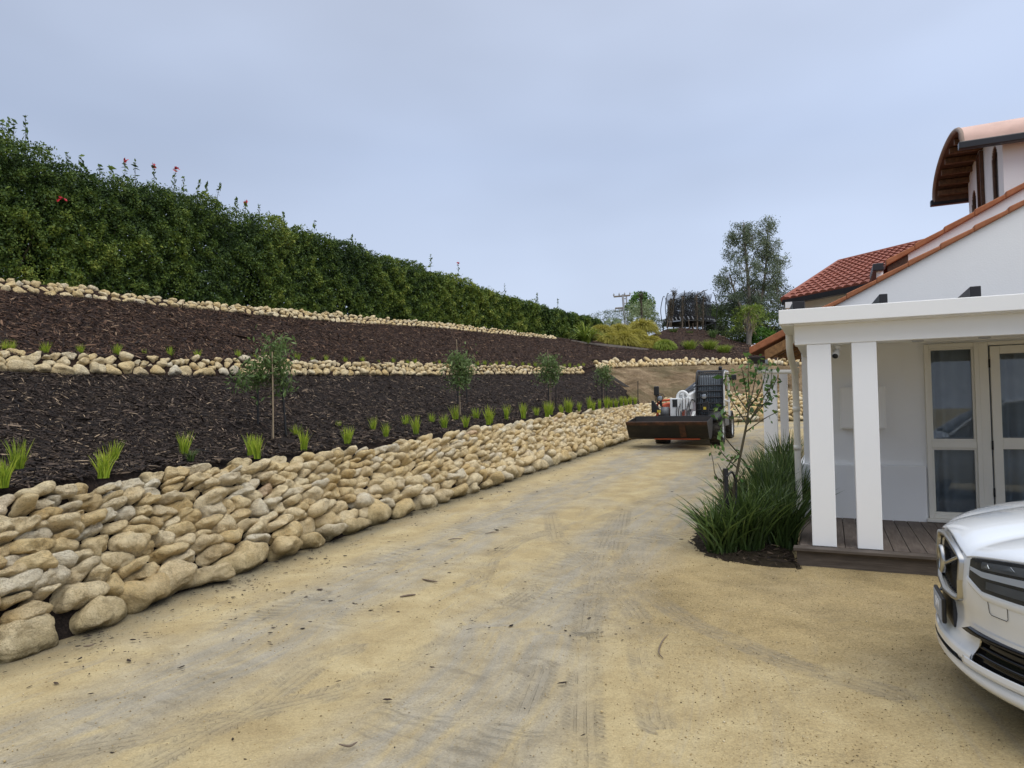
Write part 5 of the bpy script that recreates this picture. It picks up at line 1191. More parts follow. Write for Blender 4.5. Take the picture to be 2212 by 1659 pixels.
# ---- the little side porch further back
def side_porch():
    YB = 14.0
    def P_(u, v, dy=0): return HI @ W(u, v, YB+dy)
    # roof slab: tiles seen edge on from below-left, timber gable under it
    eA, eB = P_(1612, 768, 0), P_(1800, 640, 1.0); sl3 = None
    a = P_(1618, 766, .0); b = P_(1712, 716, -.2); c = b+(b-a)*1.2
    bk = Vector((.35, 1.0, 0))*2.4
    mb = MB(); th = Vector((0, 0, .15)); mb.hexa([a, c, c+bk, a+bk, a+th, c+th, c+bk+th, a+bk+th]); mb.build('side_porch_roof', M['verge'], house, bevel=.015)
    d = Vector((0, 0, -.05)); e = Vector((.10, .03, -.05)); t2 = Vector((0, 0, -.20))
    mb = MB(); f0 = a+Vector((.30, .05, .08)); f1 = c+Vector((0, .05, -.07)); mb.hexa([f0+t2, f1+t2, f1+t2+Vector((0, .05, 0)), f0+t2+Vector((0, .05, 0)), f0, f1, f1+Vector((0, .05, 0)), f0+Vector((0, .05, 0))]); mb.build('side_porch_barge', M['timber'], house)
    mb = MB(); g0_ = a+Vector((.32, .12, -.02)); g1_ = c+Vector((0, .12, -.18)); mb.add([g0_, g1_, g1_+bk*.9, g0_+bk*.9], [(0, 1, 2, 3)]); mb.build('side_porch_soffit', M['dtimber'], house)
    for k in range(6):
        o = bk*(.08+.15*k)+Vector((0, 0, -.075)); mb = MB(); w3 = Vector((.0, .05, 0)); hh = Vector((0, 0, .09)); mb.hexa([g0_+o, g1_+o, g1_+o+w3, g0_+o+w3, g0_+o+hh, g1_+o+hh, g1_+o+w3+hh, g0_+o+w3+hh]); mb.build('rafter', M['timber'], house)
    mb = MB(); gg = a+Vector((-.05, -.08, -.06)); wv = Vector((.36, 0, 0)); bs = bk*.25; mb.hexa([gg+Vector((.07, .03, -.13)), gg+wv+Vector((0, .03, -.13)), gg+wv+bs+Vector((-.2, 0, -.13)), gg+bs+Vector((.07, 0, -.13)), gg, gg+wv, gg+wv+bs+Vector((-.2, 0, 0)), gg+bs]); mb.build('side_porch_gutter', M['gutter'], house, bevel=.01)
    z1 = P_(1650, 808, .3).z
    pz_ = []
    for (u0, u1, dy) in ((1648, 1678, .3), (1684, 1701, 1.3)):
        x0, x1 = P_(u0, 850, dy), P_(u1, 850, dy)
        mb = MB(); mb.box(((x0.x+x1.x)/2, (x0.y+x1.y)/2+.1, (z1+.1+.1)/2), (x1.x-x0.x, .26, z1+.1-.1)); mb.build('side_porch_pillar', M['pillar'], house, bevel=.006)
    p0, p1, p2 = P_(1634, 786, .1), P_(1636, 800, .1), P_(1650, 803, .1); p3 = P_(1712, 803, .0)
    MB().tube(smooth([p0, p1+Vector((0, 0, .0)), p2, p3], 5), .048, 10).build('rain_pipe', M['cream'], house)
    a2 = P_(1634, 750, .6); MB().box(a2+Vector((.1, 0, .0)), (.4, .2, .09)).build('roof_upstand', M['pillar'], house)
side_porch()
# narrow return wall, side window strip and rusty panel between the downpipe and the corner
for (u0, u1, v0, v1, y, mt, nm) in ((1708, 1716, 745, 1010, WY+2.6, 'pillar', 'side_wall_strip'), (1700, 1708, 1010, 1070, WY+1.2, 'tile', 'rusty_panel')):
    pass
# ------------------------------------------------------------------ compact telehandler with a wide bucket; its frame: x to the viewer's right, y to its rear
MO = Vector((4.863, 18.8, ground_z(4.9, 18.8))); MA = -R(24)
MMt = Matrix.Translation(MO) @ Matrix.Rotation(MA, 4, 'Z'); MI = MMt.inverted()
def c4(x, y): return ((1500+x/5.53)/1.1574, (850+y/5.53)/1.1574)
def my(x, y, yl):
    u, v = c4(x, y); o = MI @ Vector((0, 0, EYE)); d = (MI @ (Vector((0, 0, EYE))+CR @ Vector(((u-1106)/F, -(v-829.5)/F, -1))))-o
    return o+d*((yl-o.y)/d.y)
M['mwhite'] = painted('machine_white', (.72, .73, .72), .4, .05, .05, 6); M['mgrey'] = painted('machine_grey', (.10, .105, .11), .5, .2, .1, 6)
m = mat('machine_orange', rough=.45); q = NB(m); p = q.pos(obj=True); q.color(q.ramp(q.noise(p, 4, 5, .65), [(.3, (.36, .055, .015)), (.6, (.62, .11, .03))])); M['orange'] = m
m = mat('worn_bucket', rough=.6, metal=.15); q = NB(m); p = q.pos((1, 1, 3), obj=True); n1 = q.noise(p, 1.8, 6, .7); n2 = q.noise(p, 5, 5, .7)
c = q.ramp(n1, [(.42, (.014, .013, .012)), (.62, (.028, .023, .019)), (.82, (.08, .04, .02))]); q.color(q.mix(q.rng(n2, .62, .75, 0, .35), c, (.14, .085, .045))); q.bump(n2, .3, .01); M['bucket'] = m
m = mat('rusty_steel', rough=.7); q = NB(m); p = q.pos((1, 1, 2), obj=True); n1 = q.noise(p, 6, 6, .7); q.color(q.ramp(n1, [(.3, (.025, .014, .010)), (.55, (.075, .032, .018)), (.78, (.17, .065, .028))])); M['rust'] = m
m = mat('tyre_rubber', rough=.85, spec=.25); q = NB(m); p = q.pos(obj=True); n1 = q.noise(p, 5, 5, .7); q.color(q.ramp(n1, [(.35, (.028, .027, .026)), (.7, (.11, .098, .078))])); q.bump(q.noise(p, 30, 4), .4, .008); M['tyre'] = m
M['lens'] = mat('lamp_lens', (.30, .32, .34), .12, .5); M['cabglass'] = mat('cab_glass', (.20, .25, .29), .06, spec=.9); M['yellow'] = painted('yellow_label', (.55, .42, .04), .6, .2, 0)  # cab_glass: pale blue of reflected sky is put into its base colour
mach = empty('telehandler', MO, MA, 'white and orange compact loader with a wide dark bucket, parked on the driveway', 'loader')
def wheel(cx, cy, r=.405, wd=.36, side=1):
    root = MB(); root.lathe([(r*.60, -wd*.46), (r*.80, -wd*.5), (r*.93, -wd*.44), (r*.955, -wd*.2), (r*.96, 0), (r*.955, wd*.2), (r*.93, wd*.44), (r*.80, wd*.5), (r*.60, wd*.46)], (0, 0, 0), 'X', 40)
    n = 22
    for k in range(n):
        for s in (-1, 1):
            a = 2*math.pi*(k+.5*(s > 0))/n; b = a+.13
            def pt(x, rr, an): return (x, rr*math.cos(an), rr*math.sin(an))
            ri, ro = r*.945, r*1.005; wa = .055
            xs = (s*wd*.04, s*wd*.26, s*wd*.49); an = (a, a+.05, a+.17)
            for i in range(2):
                xa, xb, A, B = xs[i], xs[i+1], an[i], an[i+1]; r2 = ro if i == 0 else ro*.985
                root.hexa([pt(xa, ri, A-wa), pt(xb, ri*.97, B-wa), pt(xb, ri*.97, B+wa*1.3), pt(xa, ri, A+wa), pt(xa, ro, A-wa), pt(xb, r2, B-wa), pt(xb, r2, B+wa*1.3), pt(xa, ro, A+wa)])
    w_ = root.build('wheel', M['tyre'], mach, loc=(cx, cy, r)); e_ = side*wd
    MB().lathe([(0, e_*.30), (r*.2, e_*.30), (r*.22, e_*.36), (r*.3, e_*.36), (r*.45, e_*.22), (r*.56, e_*.38), (r*.62, e_*.45), (r*.62, e_*.40), (r*.60, -e_*.4), (0, -e_*.4)], (0, 0, 0), 'X', 28).build('rim', M['mwhite'], w_)
    b_ = MB()
    for k in range(8):
        a = k*math.pi/4; b_.lathe([(0, e_*.36), (.014, e_*.36), (.014, e_*.39), (0, e_*.39)], (0, r*.26*math.cos(a), r*.26*math.sin(a)), 'X', 6)
    b_.build('wheel_nuts', M['mgrey'], w_)
for x in (-.73, .73):
    for y in (0, 2.2): wheel(x, y, side=1 if x > 0 else -1)
# bucket
bxl, bxr = -1.30, .70; prof = [(-1.78, .63), (-1.46, .23), (-1.20, .18), (-.98, .24), (-.80, .48), (-.74, .75)]
def sheet(prof, x0, x1, th, mt, nm, parent, bevel=0):
    mb = MB(); P0 = [Vector((x0, y, z)) for y, z in prof]; P1 = [Vector((x1, y, z)) for y, z in prof]; mb.grid([P0, P1], False); o = mb.build(nm, mt, parent, solid=th); return o
bk_ = sheet(prof, bxl, bxr, .025, M['bucket'], 'bucket', mach)
for x in (bxl-.012, bxr+.012):
    mb = MB(); mb.prism([(x-.012, y, z) for y, z in prof], (.024, 0, 0)); mb.build('side_plate', M['bucket'], bk_)
MB().box((0, 0, 0), (bxr-bxl+.05, .11, .022), Matrix.Translation(((bxl+bxr)/2, -1.757, .60)) @ Matrix.Rotation(R(-51), 4, 'X')).build('cutting_edge', M['rust'], bk_, bevel=.004)
for x, w_ in ((.10, .15),): MB().box((0, 0, 0), (w_, .46, .02), Matrix.Translation((x, -1.625, .42)) @ Matrix.Rotation(R(-51), 4, 'X')).build('wear_strip', M['rust'], bk_)
mb = MB(); mb.box(((bxl+bxr)/2, -.72, .75), (bxr-bxl+.04, .06, .055)); mb.build('top_rim', M['black'], bk_, bevel=.01)
mb = MB(); mb.box((-.1, -1.30, .19), (1.15, .12, .035)); mb.build('lower_strip', M['orange'], bk_)
# chassis
mb = MB(); mb.box((0, 1.1, .52), (.95, 3.0, .30)); mb.box((0, 0, .42), (1.15, .2, .18)); mb.box((0, 2.2, .42), (1.15, .2, .18)); mb.build('chassis', M['mgrey'], mach, bevel=.03)
mb = MB(); mb.box((0, -.62, .36), (.9, .25, .12)); mb.box((-.05, -.9, .30), (.7, .5, .06)); mb.build('front_frame', M['orange'], mach, bevel=.01)
# engine side with orange cover on the viewer's left
a, b = my(835, 890, .2), my(975, 940, .2); c_ = my(880, 835, .7)
mb = MB(); mb.hexa([(a.x, -.10, .62), (b.x, -.10, .62), (b.x, 2.5, .62), (a.x, 2.5, .62), (a.x+.06, .12, a.z+.02), (b.x, .05, a.z+.06), (b.x, 2.5, 1.25), (a.x+.10, 2.4, 1.15)]); mb.build('engine_cover', M['orange'], mach, bevel=.05)
mb = MB(); mb.tube([Vector((a.x-.02, -.12, .68)), Vector((a.x-.02, -.10, a.z)), Vector((a.x+.10, -.05, a.z+.10)), Vector((b.x+.05, -.02, a.z+.12))], .035, 8); mb.build('guard_bar', M['orange'], mach)
# boom and white headstock
a, b = my(965, 805, -.30), my(1100, 1005, -.30)
hs = MB().box(((a.x+b.x)/2, -.10, (a.z+b.z)/2-.06), (b.x-a.x, .42, a.z-b.z+.12)).build('headstock', M['mwhite'], mach, bevel=.02)
p, q_ = my(1002, 822, -.32), my(1070, 925, -.32); MB().box(((p.x+q_.x)/2, -.315, (p.z+q_.z)/2), (q_.x-p.x, .02, p.z-q_.z)).build('dark_panel', M['black'], hs)
for (x0, x1, y0, y1, yy) in ((1104, 1135, 808, 990, -.22), (1140, 1175, 800, 965, -.28), (1183, 1220, 790, 975, -.24), (1228, 1260, 800, 960, -.18)):
    p, q_ = my(x0, y0, yy), my(x1, y1, yy); MB().box(((p.x+q_.x)/2, yy+.16, (p.z+q_.z)/2), (q_.x-p.x, .32, p.z-q_.z)).build('linkage_plate', M['mwhite'], mach, bevel=.018)
p = my(1145, 790, -.1); r_ = .165
mb = MB(); mb.tube([Vector((p.x+r_*math.cos(t)*(.9), -.1, p.z-.03+r_*1.1*math.sin(t))) for t in np.linspace(0, math.pi, 12)], .042, 8); mb.box((p.x+.02, -.1, p.z+.05), (.05, .07, .16)); mb.build('lifting_eye', M['mwhite'], mach)
bA, bB = my(1180, 800, 0), my(1290, 705, 2.0)
mb = MB(); w2 = .17; za, zb = bA.z-.02, bB.z+.12
mb.hexa([(bA.x-w2, -.05, za-.16), (bA.x+w2, -.05, za-.16), (bA.x+w2, 2.5, zb-.20), (bA.x-w2, 2.5, zb-.20), (bA.x-w2, -.05, za+.12), (bA.x+w2, -.05, za+.12), (bA.x+w2, 2.5, zb+.10), (bA.x-w2, 2.5, zb+.10)]); bm_ = mb.build('boom', M['mwhite'], mach, bevel=.02)
mb = MB(); mb.tube([(bA.x+.06, -.02, za+.17), (bA.x+.06, 2.3, zb+.15)], .03, 8); mb.tube([(bA.x-.06, -.02, za+.17), (bA.x-.06, 2.3, zb+.15)], .03, 8); mb.tube([(bA.x, .0, za+.19), (bA.x, 1.2, (za+zb)/2+.17)], .045, 8); mb.build('hydraulic_hose', M['black'], bm_)
# lift linkage to the bucket
mb = MB()
for x in (-.28, .12): mb.hexa([(x-.04, -.70, .42), (x+.04, -.70, .42), (x+.04, .1, .70), (x-.04, .1, .70), (x-.04, -.70, .56), (x+.04, -.70, .56), (x+.04, .1, .9), (x-.04, .1, .9)])
mb.build('lift_arm', M['mwhite'], mach, bevel=.01)
# rams and hoses over the headstock
for x in (-.30, .02):
    mb = MB(); mb.tube([(x, -.55, .50), (x, -.10, .92)], .035, 10); mb.tube([(x, -.10, .92), (x, .35, 1.20)], .055, 10); mb.build('hydraulic_ram', M['mgrey'], mach)
for k, x in enumerate((-.22, -.16, .06, .12)):
    mb = MB(); mb.tube(smooth([(x, .30, 1.15), (x-.03, -.10, 1.12+.03*k), (x-.05, -.42, .92), (x-.02, -.50, .62)], 5), .014, 6); mb.build('hose', M['black'], mach)
# black corner guards, lamps, mirror
for (x0, y0, x1, y1, yy, mir) in ((708, 838, 838, 1005, -.45, 0), (1405, 850, 1500, 1000, -.45, 1)):
    p, q_ = my(x0, y0, yy), my(x1, y1, yy); mb = MB()
    pts = [(p.x, yy, q_.z), (p.x, yy, p.z), (p.x+.05, yy, p.z), (q_.x, yy, q_.z+.05), (q_.x, yy, q_.z)] if not mir else [(p.x, yy, q_.z), (p.x, yy, q_.z+.08), (p.x+.05, yy, p.z-.02), (q_.x, yy, p.z), (q_.x, yy, q_.z)]
    mb.prism(pts, (0, .10, 0)); g_ = mb.build('corner_guard', M['black'], mach, bevel=.012)
    l0, l1 = (my(790, 968, yy-.012), my(840, 1003, yy-.012)) if not mir else (my(1430, 925, yy-.012), my(1468, 962, yy-.012))
    MB().box(((l0.x+l1.x)/2, yy-.012, (l0.z+l1.z)/2), (l1.x-l0.x, .012, l0.z-l1.z)).build('yellow_sticker', M['yellow'], g_)
for (x, y, yy) in ((828, 808, -.35), (1438, 782, -.1)):
    p = my(x, y, yy); h_ = MB(); h_.lathe([(0, .08), (.07, .07), (.088, .0), (.084, -.015)], (p.x, p.y, p.z), 'Y', 20); h_.box((p.x, p.y+.12, p.z-.12), (.05, .05, .2)); ho = h_.build('headlight', M['black'], mach)
    MB().lathe([(0, -.012), (.05, -.011), (.076, -.006), (.076, .0), (0, .0)], (p.x, p.y, p.z), 'Y', 20).build('lens', M['lens'], ho)
    MB().tube([(p.x-.13, p.y+.04, p.z-.14), (p.x-.13, p.y+.02, p.z+.06), (p.x-.05, p.y, p.z+.13), (p.x+.08, p.y, p.z+.12), (p.x+.13, p.y, p.z+.03)], .010, 6).build('lamp_guard', M['black'], ho)
p, q_ = my(745, 640, -.2), my(818, 770, -.2); mi = MB().box(((p.x+q_.x)/2, -.2, (p.z+q_.z)/2), (q_.x-p.x, .07, p.z-q_.z)).build('mirror', M['black'], mach, bevel=.025)
MB().tube([((p.x+q_.x)/2, -.18, q_.z+.02), ((p.x+q_.x)/2, -.17, q_.z-.15), ((p.x+q_.x)/2+.2, -.1, q_.z-.38), (-.35, .2, .95)], .018, 8).build('mirror_arm', M['black'], mi)
# small black wheel arch between bucket and headstock, and steps under the cab
mb = MB(); p = my(900, 980, -.3); mb.lathe([(0, -.1), (.16, -.1), (.16, .1), (0, .1)], (p.x, -.3, p.z-.05), 'X', 18); mb.build('hub_cover', M['mgrey'], mach)
# cab
yf = .42; A_, B_ = my(1342, 830, yf), my(1702, 830, yf); cl0, cr0 = A_.x, min(B_.x, .86); cz0 = .62; ct = my(1500, 432, yf+.5).z; yb = 1.75
cab = empty('cab', (0, 0, 0)); cab.parent = mach
sideP = [(yf, cz0+.1), (yf-.02, 1.15), (yf+.04, ct-.38), (yf+.14, ct-.14), (yf+.34, ct-.02), (yb-.15, ct), (yb, ct-.12), (yb+.05, cz0+.1)]
mb = MB(); mb.box(((cl0+cr0)/2, (yf+yb)/2+.02, cz0+.02), (cr0-cl0, yb-yf, .36)); mb.build('cab_base', M['mgrey'], cab, bevel=.03)
for x in (cl0, cr0):
    mb = MB(); mb.tube([Vector((x, y, z)) for y, z in sideP], .034, 8); mb.build('cab_frame', M['black'] if x == cl0 else M['mwhite'], cab)
mb = MB(); mb.box((cr0, yf+.25, (cz0+ct)/2-.05), (.035, .07, ct-cz0-.3)); mb.tube([(cr0, yf+.04, 1.2), (cr0, yb, 1.15)], .03, 6); mb.build('door_frame', M['mwhite'], cab)
MB().add([(cr0+.005, y, z) for y, z in sideP], [tuple(range(8))]).build('side_glass', M['glass'], cab)
mb = MB(); mb.grid([[Vector((x, y+.05, z-.04)) for y, z in sideP[:6]] for x in (cl0+.03, cr0-.03)], False); mb.build('windscreen', M['cabglass'], cab)
mb = MB(); mb.hexa([(cl0, yf+.30, ct-.10), (cr0, yf+.30, ct-.10), (cr0, yb, ct-.08), (cl0, yb, ct-.08), (cl0, yf+.30, ct-.05), (cr0, yf+.30, ct-.05), (cr0, yb, ct-.02), (cl0, yb, ct-.02)]); mb.build('cab_roof', M['mgrey'], cab, bevel=.02)
gr = MB(); cv = smooth([Vector((0, y-.07, z+.02)) for y, z in sideP[:6]], 4)
nb = 15
for i in range(nb+1):
    x = cl0+(cr0-cl0)*i/nb; gr.tube([p_+Vector((x, 0, 0)) for p_ in cv], .0125 if 0 < i < nb else .03, 5)
for zq in (.92, 1.10, 1.27, 1.44, 1.60, ct-.03):
    y_ = float(np.interp(zq, [c.z for c in cv], [c.y for c in cv])); gr.tube([(cl0, y_-.008, zq), (cr0, y_-.008, zq)], .021, 6)
gr.build('window_guard', M['black'], cab)
mb = MB(); sx_ = (cl0+cr0)/2; mb.box((sx_, 1.25, .95), (.42, .4, .12)); mb.box((sx_, 1.45, 1.3), (.40, .10, .6)); mb.build('seat', M['black'], cab, bevel=.04)
mb = MB(); mb.tube([(sx_+.16*math.cos(t), .85+.10*math.sin(t), 1.18+.12*math.sin(t)) for t in np.linspace(0, 6.283, 18)], .014, 6); mb.build('steering_wheel', M['black'], cab)
p = my(1835, 515, .7); m2 = MB().box((p.x, .7, p.z), (.20, .06, .16)).build('mirror', M['black'], cab, bevel=.03); MB().tube([(cr0, .6, p.z+.10), (p.x-.05, .68, p.z+.07), (p.x, .7, p.z+.05)], .014, 6).build('mirror_arm', M['black'], m2)
p = my(1655, 440, yf+.2); MB().lathe([(0, 0), (.05, 0), (.05, .09), (.03, .12), (0, .12)], (p.x, yf+.35, ct), seg=14).build('beacon', M['black'], cab)
# mudguards and rear body
for x in (.73,):
    for y in (0, 2.2):
        mb = MB(); arc = [Vector((0, y+.47*math.cos(t), .42+.47*math.sin(t))) for t in np.linspace(.5, math.pi-.5, 9)]; mb.grid([[a_+Vector((x-.19, 0, 0)) for a_ in arc], [a_+Vector((x+.17, 0, 0)) for a_ in arc]]); mb.build('mudguard', M['black'], mach, solid=.02)
mb = MB(); mb.box((0, 2.75, .85), (1.3, .5, .75)); mb.build('rear_body', M['mwhite'], mach, bevel=.05)
# ------------------------------------------------------------------ white car, its own frame: x forward, y to its left, nose centre at the origin
CO = Vector((2.43, 3.93, .015)); CA = math.atan2(.423, -.906); 
CMt = Matrix.Translation(CO) @ Matrix.Rotation(CA, 4, 'Z'); CI = CMt.inverted()
car = empty('white_car', CO, CA, 'white car with a chrome framed grille, nose into the picture at the right edge', 'car')
m = mat('car_paint', (.74, .77, .80), .22, spec=.5, coat=1); m.node_tree.nodes['Principled BSDF'].inputs['Coat Roughness'].default_value = .03; M['paint'] = m
q = NB(m); p = q.pos(obj=True); vo = q.n('ShaderNodeTexVoronoi', Scale=120.0); q.l(p, vo.inputs['Vector']); drops = q.math('MULTIPLY', q.rng(vo.outputs[0], .0, .32, 1, 0), q.rng(q.noise(p, 6, 3), .52, .62)); bq = q.n('ShaderNodeBump', Strength=.25, Distance=.004); q.l(drops, bq.inputs['Height']); q.l(bq.outputs[0], m.node_tree.nodes['Principled BSDF'].inputs['Coat Normal'])
M['chrome'] = mat('satin_chrome', (.50, .50, .49), .28, 1); M['gloss'] = mat('gloss_black', (.008, .008, .009), .12); M['tint'] = mat('dark_glass', (.012, .014, .016), .03, spec=.7)
m = mat('clear_lens', (.75, .8, .85), .02); m.node_tree.nodes['Principled BSDF'].inputs['Transmission Weight'].default_value = 1; m.node_tree.nodes['Principled BSDF'].inputs['IOR'].default_value = 1.1; M['clear'] = m; M['lampin'] = mat('lamp_inner', (.045, .047, .05), .25, .3); M['drl'] = mat('lamp_light_guide', (.55, .57, .60), .25)
def nose(y): return -.33*abs(y/.95)**2.6-.02*abs(y)            # how far back the front face is at lateral y
# front fascia surface: rows of z with forward offset f(z)
zf_ = [(.20, -.055), (.24, .0), (.29, .02), (.33, .015), (.38, -.02), (.45, -.035), (.52, -.03), (.58, -.015), (.66, -.005), (.74, -.012), (.80, -.020), (.85, -.038), (.90, -.062)]
def fasc(y, z, off=0):
    f = float(np.interp(z, [a for a, b in zf_], [b for a, b in zf_])); w_ = .94-.05*max(0, z-.6); yy = y
    x = nose(yy)+f*(1-.3*abs(y))+off; return Vector((x, yy*1.0, z))
def be(y):
    a = abs(y); return .875-.07*(a/.42)**2 if a < .42 else .805+.07*min(1, (a-.42)/.5)**.7
def hoodz(x, y):   # hood height: x<=0 behind the nose
    t = min(1, max(0, (-x-.10)/1.15)); base = .905+.215*t**.6; return base-.075*abs(y/.92)**2.4-(.02 if abs(y) > .6 else 0)*0
NY = 64; ys = [(-.93+1.86*i/NY) for i in range(NY+1)]
def surf_patch(name, mt, zlo, zhi, ysel, off=0, parent=car, nz=14, thick=0):
    P = [[fasc(y, lerp(zlo(y) if callable(zlo) else zlo, zhi(y) if callable(zhi) else zhi, j/nz), off) for j in range(nz+1)] for y in ysel]
    return MB().grid(P).build(name, mt, parent, solid=thick)
def yr(a, b, n=24): return [lerp(a, b, i/n) for i in range(n+1)]
# openings as functions of y
def gr_lo(y): return .53+.03*abs(y/.40)
def gr_hi(y): return be(y)-.012
GW = .395
# body fascia pieces: left side (toward the camera), right side, band under and over the grille
for s in (1, -1):
    surf_patch('front_bumper', M['paint'], .46, lambda y: be(y)-.005, yr(s*GW*.9, s*.93, 34), -.0015)
surf_patch('bumper_centre', M['paint'], .30, lambda y: gr_lo(y)+.03, yr(-GW*.98, GW*.98, 30), -.003)
surf_patch('grille_header', M['gloss'], lambda y: be(y)-.05, lambda y: be(y)-.004, yr(-GW*1.02, GW*1.02, 30), -.006)
# lower intake and winglets
def in_lo(y): return .31+.0*abs(y)
for s in (1, -1):
    surf_patch('bumper_valance', M['paint'], .28, .462, yr(s*.36, s*.50, 10), -.002)
    surf_patch('side_intake', M['gloss'], .285, .47, yr(s*.46, s*.93, 20), -.03)
    surf_patch('intake_edge', M['paint'], .275, .315, yr(s*.44, s*.93, 20), .012, thick=.01)
    surf_patch('bumper_upper_lip', M['paint'], .455, .475, yr(s*.42, s*.93, 20), .006)
    for k, z in enumerate((.34, .375, .41)): 
        mb = MB(); mb.grid([[fasc(y, z, -.02), fasc(y, z+.006, .0), fasc(y, z+.014, -.02)] for y in yr(s*.50, s*.92, 16)]); mb.build('intake_slat', M['gloss'], car)
    mb = MB(); mb.grid([[fasc(y, .425, -.01), fasc(y, .44, .035*(1-abs(abs(y)-.5)/.45)+.01), fasc(y, .455, -.01)] for y in yr(s*.40, s*.93, 16)]); mb.build('winglet', M['gloss'], car)
surf_patch('centre_strip', M['paint'], .30, .345, yr(-.5, .5, 30), .008)
# splitter
mb = MB(); mb.grid([[fasc(y, .20, -.10), fasc(y, .185, .0), fasc(y, .20, .045), fasc(y, .235, .03), fasc(y, .262, -.005)] for y in ys]); mb.build('front_splitter', M['paint'], car)
mb = MB(); mb.grid([[fasc(y, .225, -.03), fasc(y, .262, -.018), fasc(y, .285, -.03)] for y in ys]); mb.build('splitter_gap', M['gloss'], car)
mb = MB(); mb.grid([[fasc(y, .262, -.005), fasc(y, .275, .012)] for y in yr(-.93, .93, 40)]); mb.build('trim_line', M['chrome'], car)
# grille: chrome frame, dark mesh, badge
mb = MB(); nl = 60; ring = []
def gpt(t):     # rounded rectangle outline
    c_, s_ = math.cos(t), math.sin(t); e = .16; a = math.copysign(abs(c_)**e, c_)*GW; b = math.copysign(abs(s_)**e, s_); zl, zh = gr_lo(a), gr_hi(a); return a*(1-.07*(b < 0)*abs(b)), (zl+zh)/2+b*(zh-zl)/2
ring = [gpt(2*math.pi*k/nl) for k in range(nl+1)]
def insetp(a, z, k): cx_, cz_ = 0, .675; return a*(1-k), cz_+(z-cz_)*(1-k*1.9)
P = []
for a, z in ring:
    a1, z1 = insetp(a, z, .012); a2, z2 = insetp(a, z, .07); P.append([fasc(a, z, -.01), fasc(a, z, .018), fasc(a1, z1, .024), fasc(a2, z2, .014), fasc(a2, z2, -.05)])
mb.grid(P); mb.build('grille_frame', M['chrome'], car)
gm = MB(); gm.grid([[fasc(y, z, -.055) for z in yr(.52, .84, 8)] for y in yr(-GW+.01, GW-.01, 20)]); gmo = gm.build('grille', M['black'], car)
gm = MB()
for i in range(27):
    y = -.36+.72*i/26
    for j in range(13):
        z = .545+.022*j+(i % 2)*.011
        if z < gr_hi(y)-.03: gm.tube([fasc(y-.011, z, -.04), fasc(y, z+.008, -.025), fasc(y+.011, z, -.04)], .0035, 4, False)
gm.build('grille_mesh', M['gloss'], gmo)
mb = MB(); mb.lathe([(.060, -.02), (.078, .0), (.078, .022), (.062, .030), (.056, .012)], (0, 0, 0), 'X', 32, Matrix.Translation((-.020, 0, .71))); bd_ = mb.build('badge', M['chrome'], gmo)
MB().box((-.01, 0, .70), (.014, .098, .022)).build('badge_bar', M['gloss'], bd_); MB().lathe([(0, .0), (.052, .0), (.052, .008), (0, .008)], (-.022, 0, .70), 'X', 28).build('badge_disc', M['gloss'], bd_)
mb = MB(); a_, b_ = fasc(.36, .56, -.012), fasc(-.36, .82, -.012); mb.tube([fasc(lerp(.36, -.36, t), lerp(.80, .55, t), -.010+.0*t) for t in np.linspace(0, 1, 12)], .010, 6); mb.build('diagonal_bar', M['chrome'], gmo)
# number plate on its black holder
pl_ = MB(); pl_.box((.010, .0, .455), (.02, .34, .135)); po = pl_.build('number_plate', M['black'], car, bevel=.006)
MB().box((.0215, 0, .455), (.004, .30, .11)).build('plate_face', M['curtain'], po)
def text(body, size, M4, mt, name, parent, ext=.001):
    cu = bpy.data.curves.new(name, 'FONT'); cu.body = body; cu.size = size; cu.extrude = ext; cu.align_x = 'CENTER'; cu.align_y = 'CENTER'
    o = bpy.data.objects.new(name, cu); COL.objects.link(o); dg = bpy.context.evaluated_depsgraph_get(); me = bpy.data.meshes.new_from_object(o.evaluated_get(dg)); bpy.data.objects.remove(o)
    me.name = name; o = link_mesh(name, me, mt, parent); o.matrix_local = M4; return o
text('SVV', .085, Matrix.Translation((.0240, 0, .455)) @ Matrix.Rotation(R(90), 4, 'Z') @ Matrix.Rotation(R(90), 4, 'X'), M['pillar'], 'plate_lettering', po)
mb = MB(); mb.hexa([fasc(-.22, .39, -.02), fasc(.22, .39, -.02), fasc(.22, .39, .008), fasc(-.22, .39, .008), fasc(-.19, .52, -.02), fasc(.19, .52, -.02), fasc(.19, .52, .008), fasc(-.19, .52, .008)]); mb.build('plate_holder', M['black'], car)
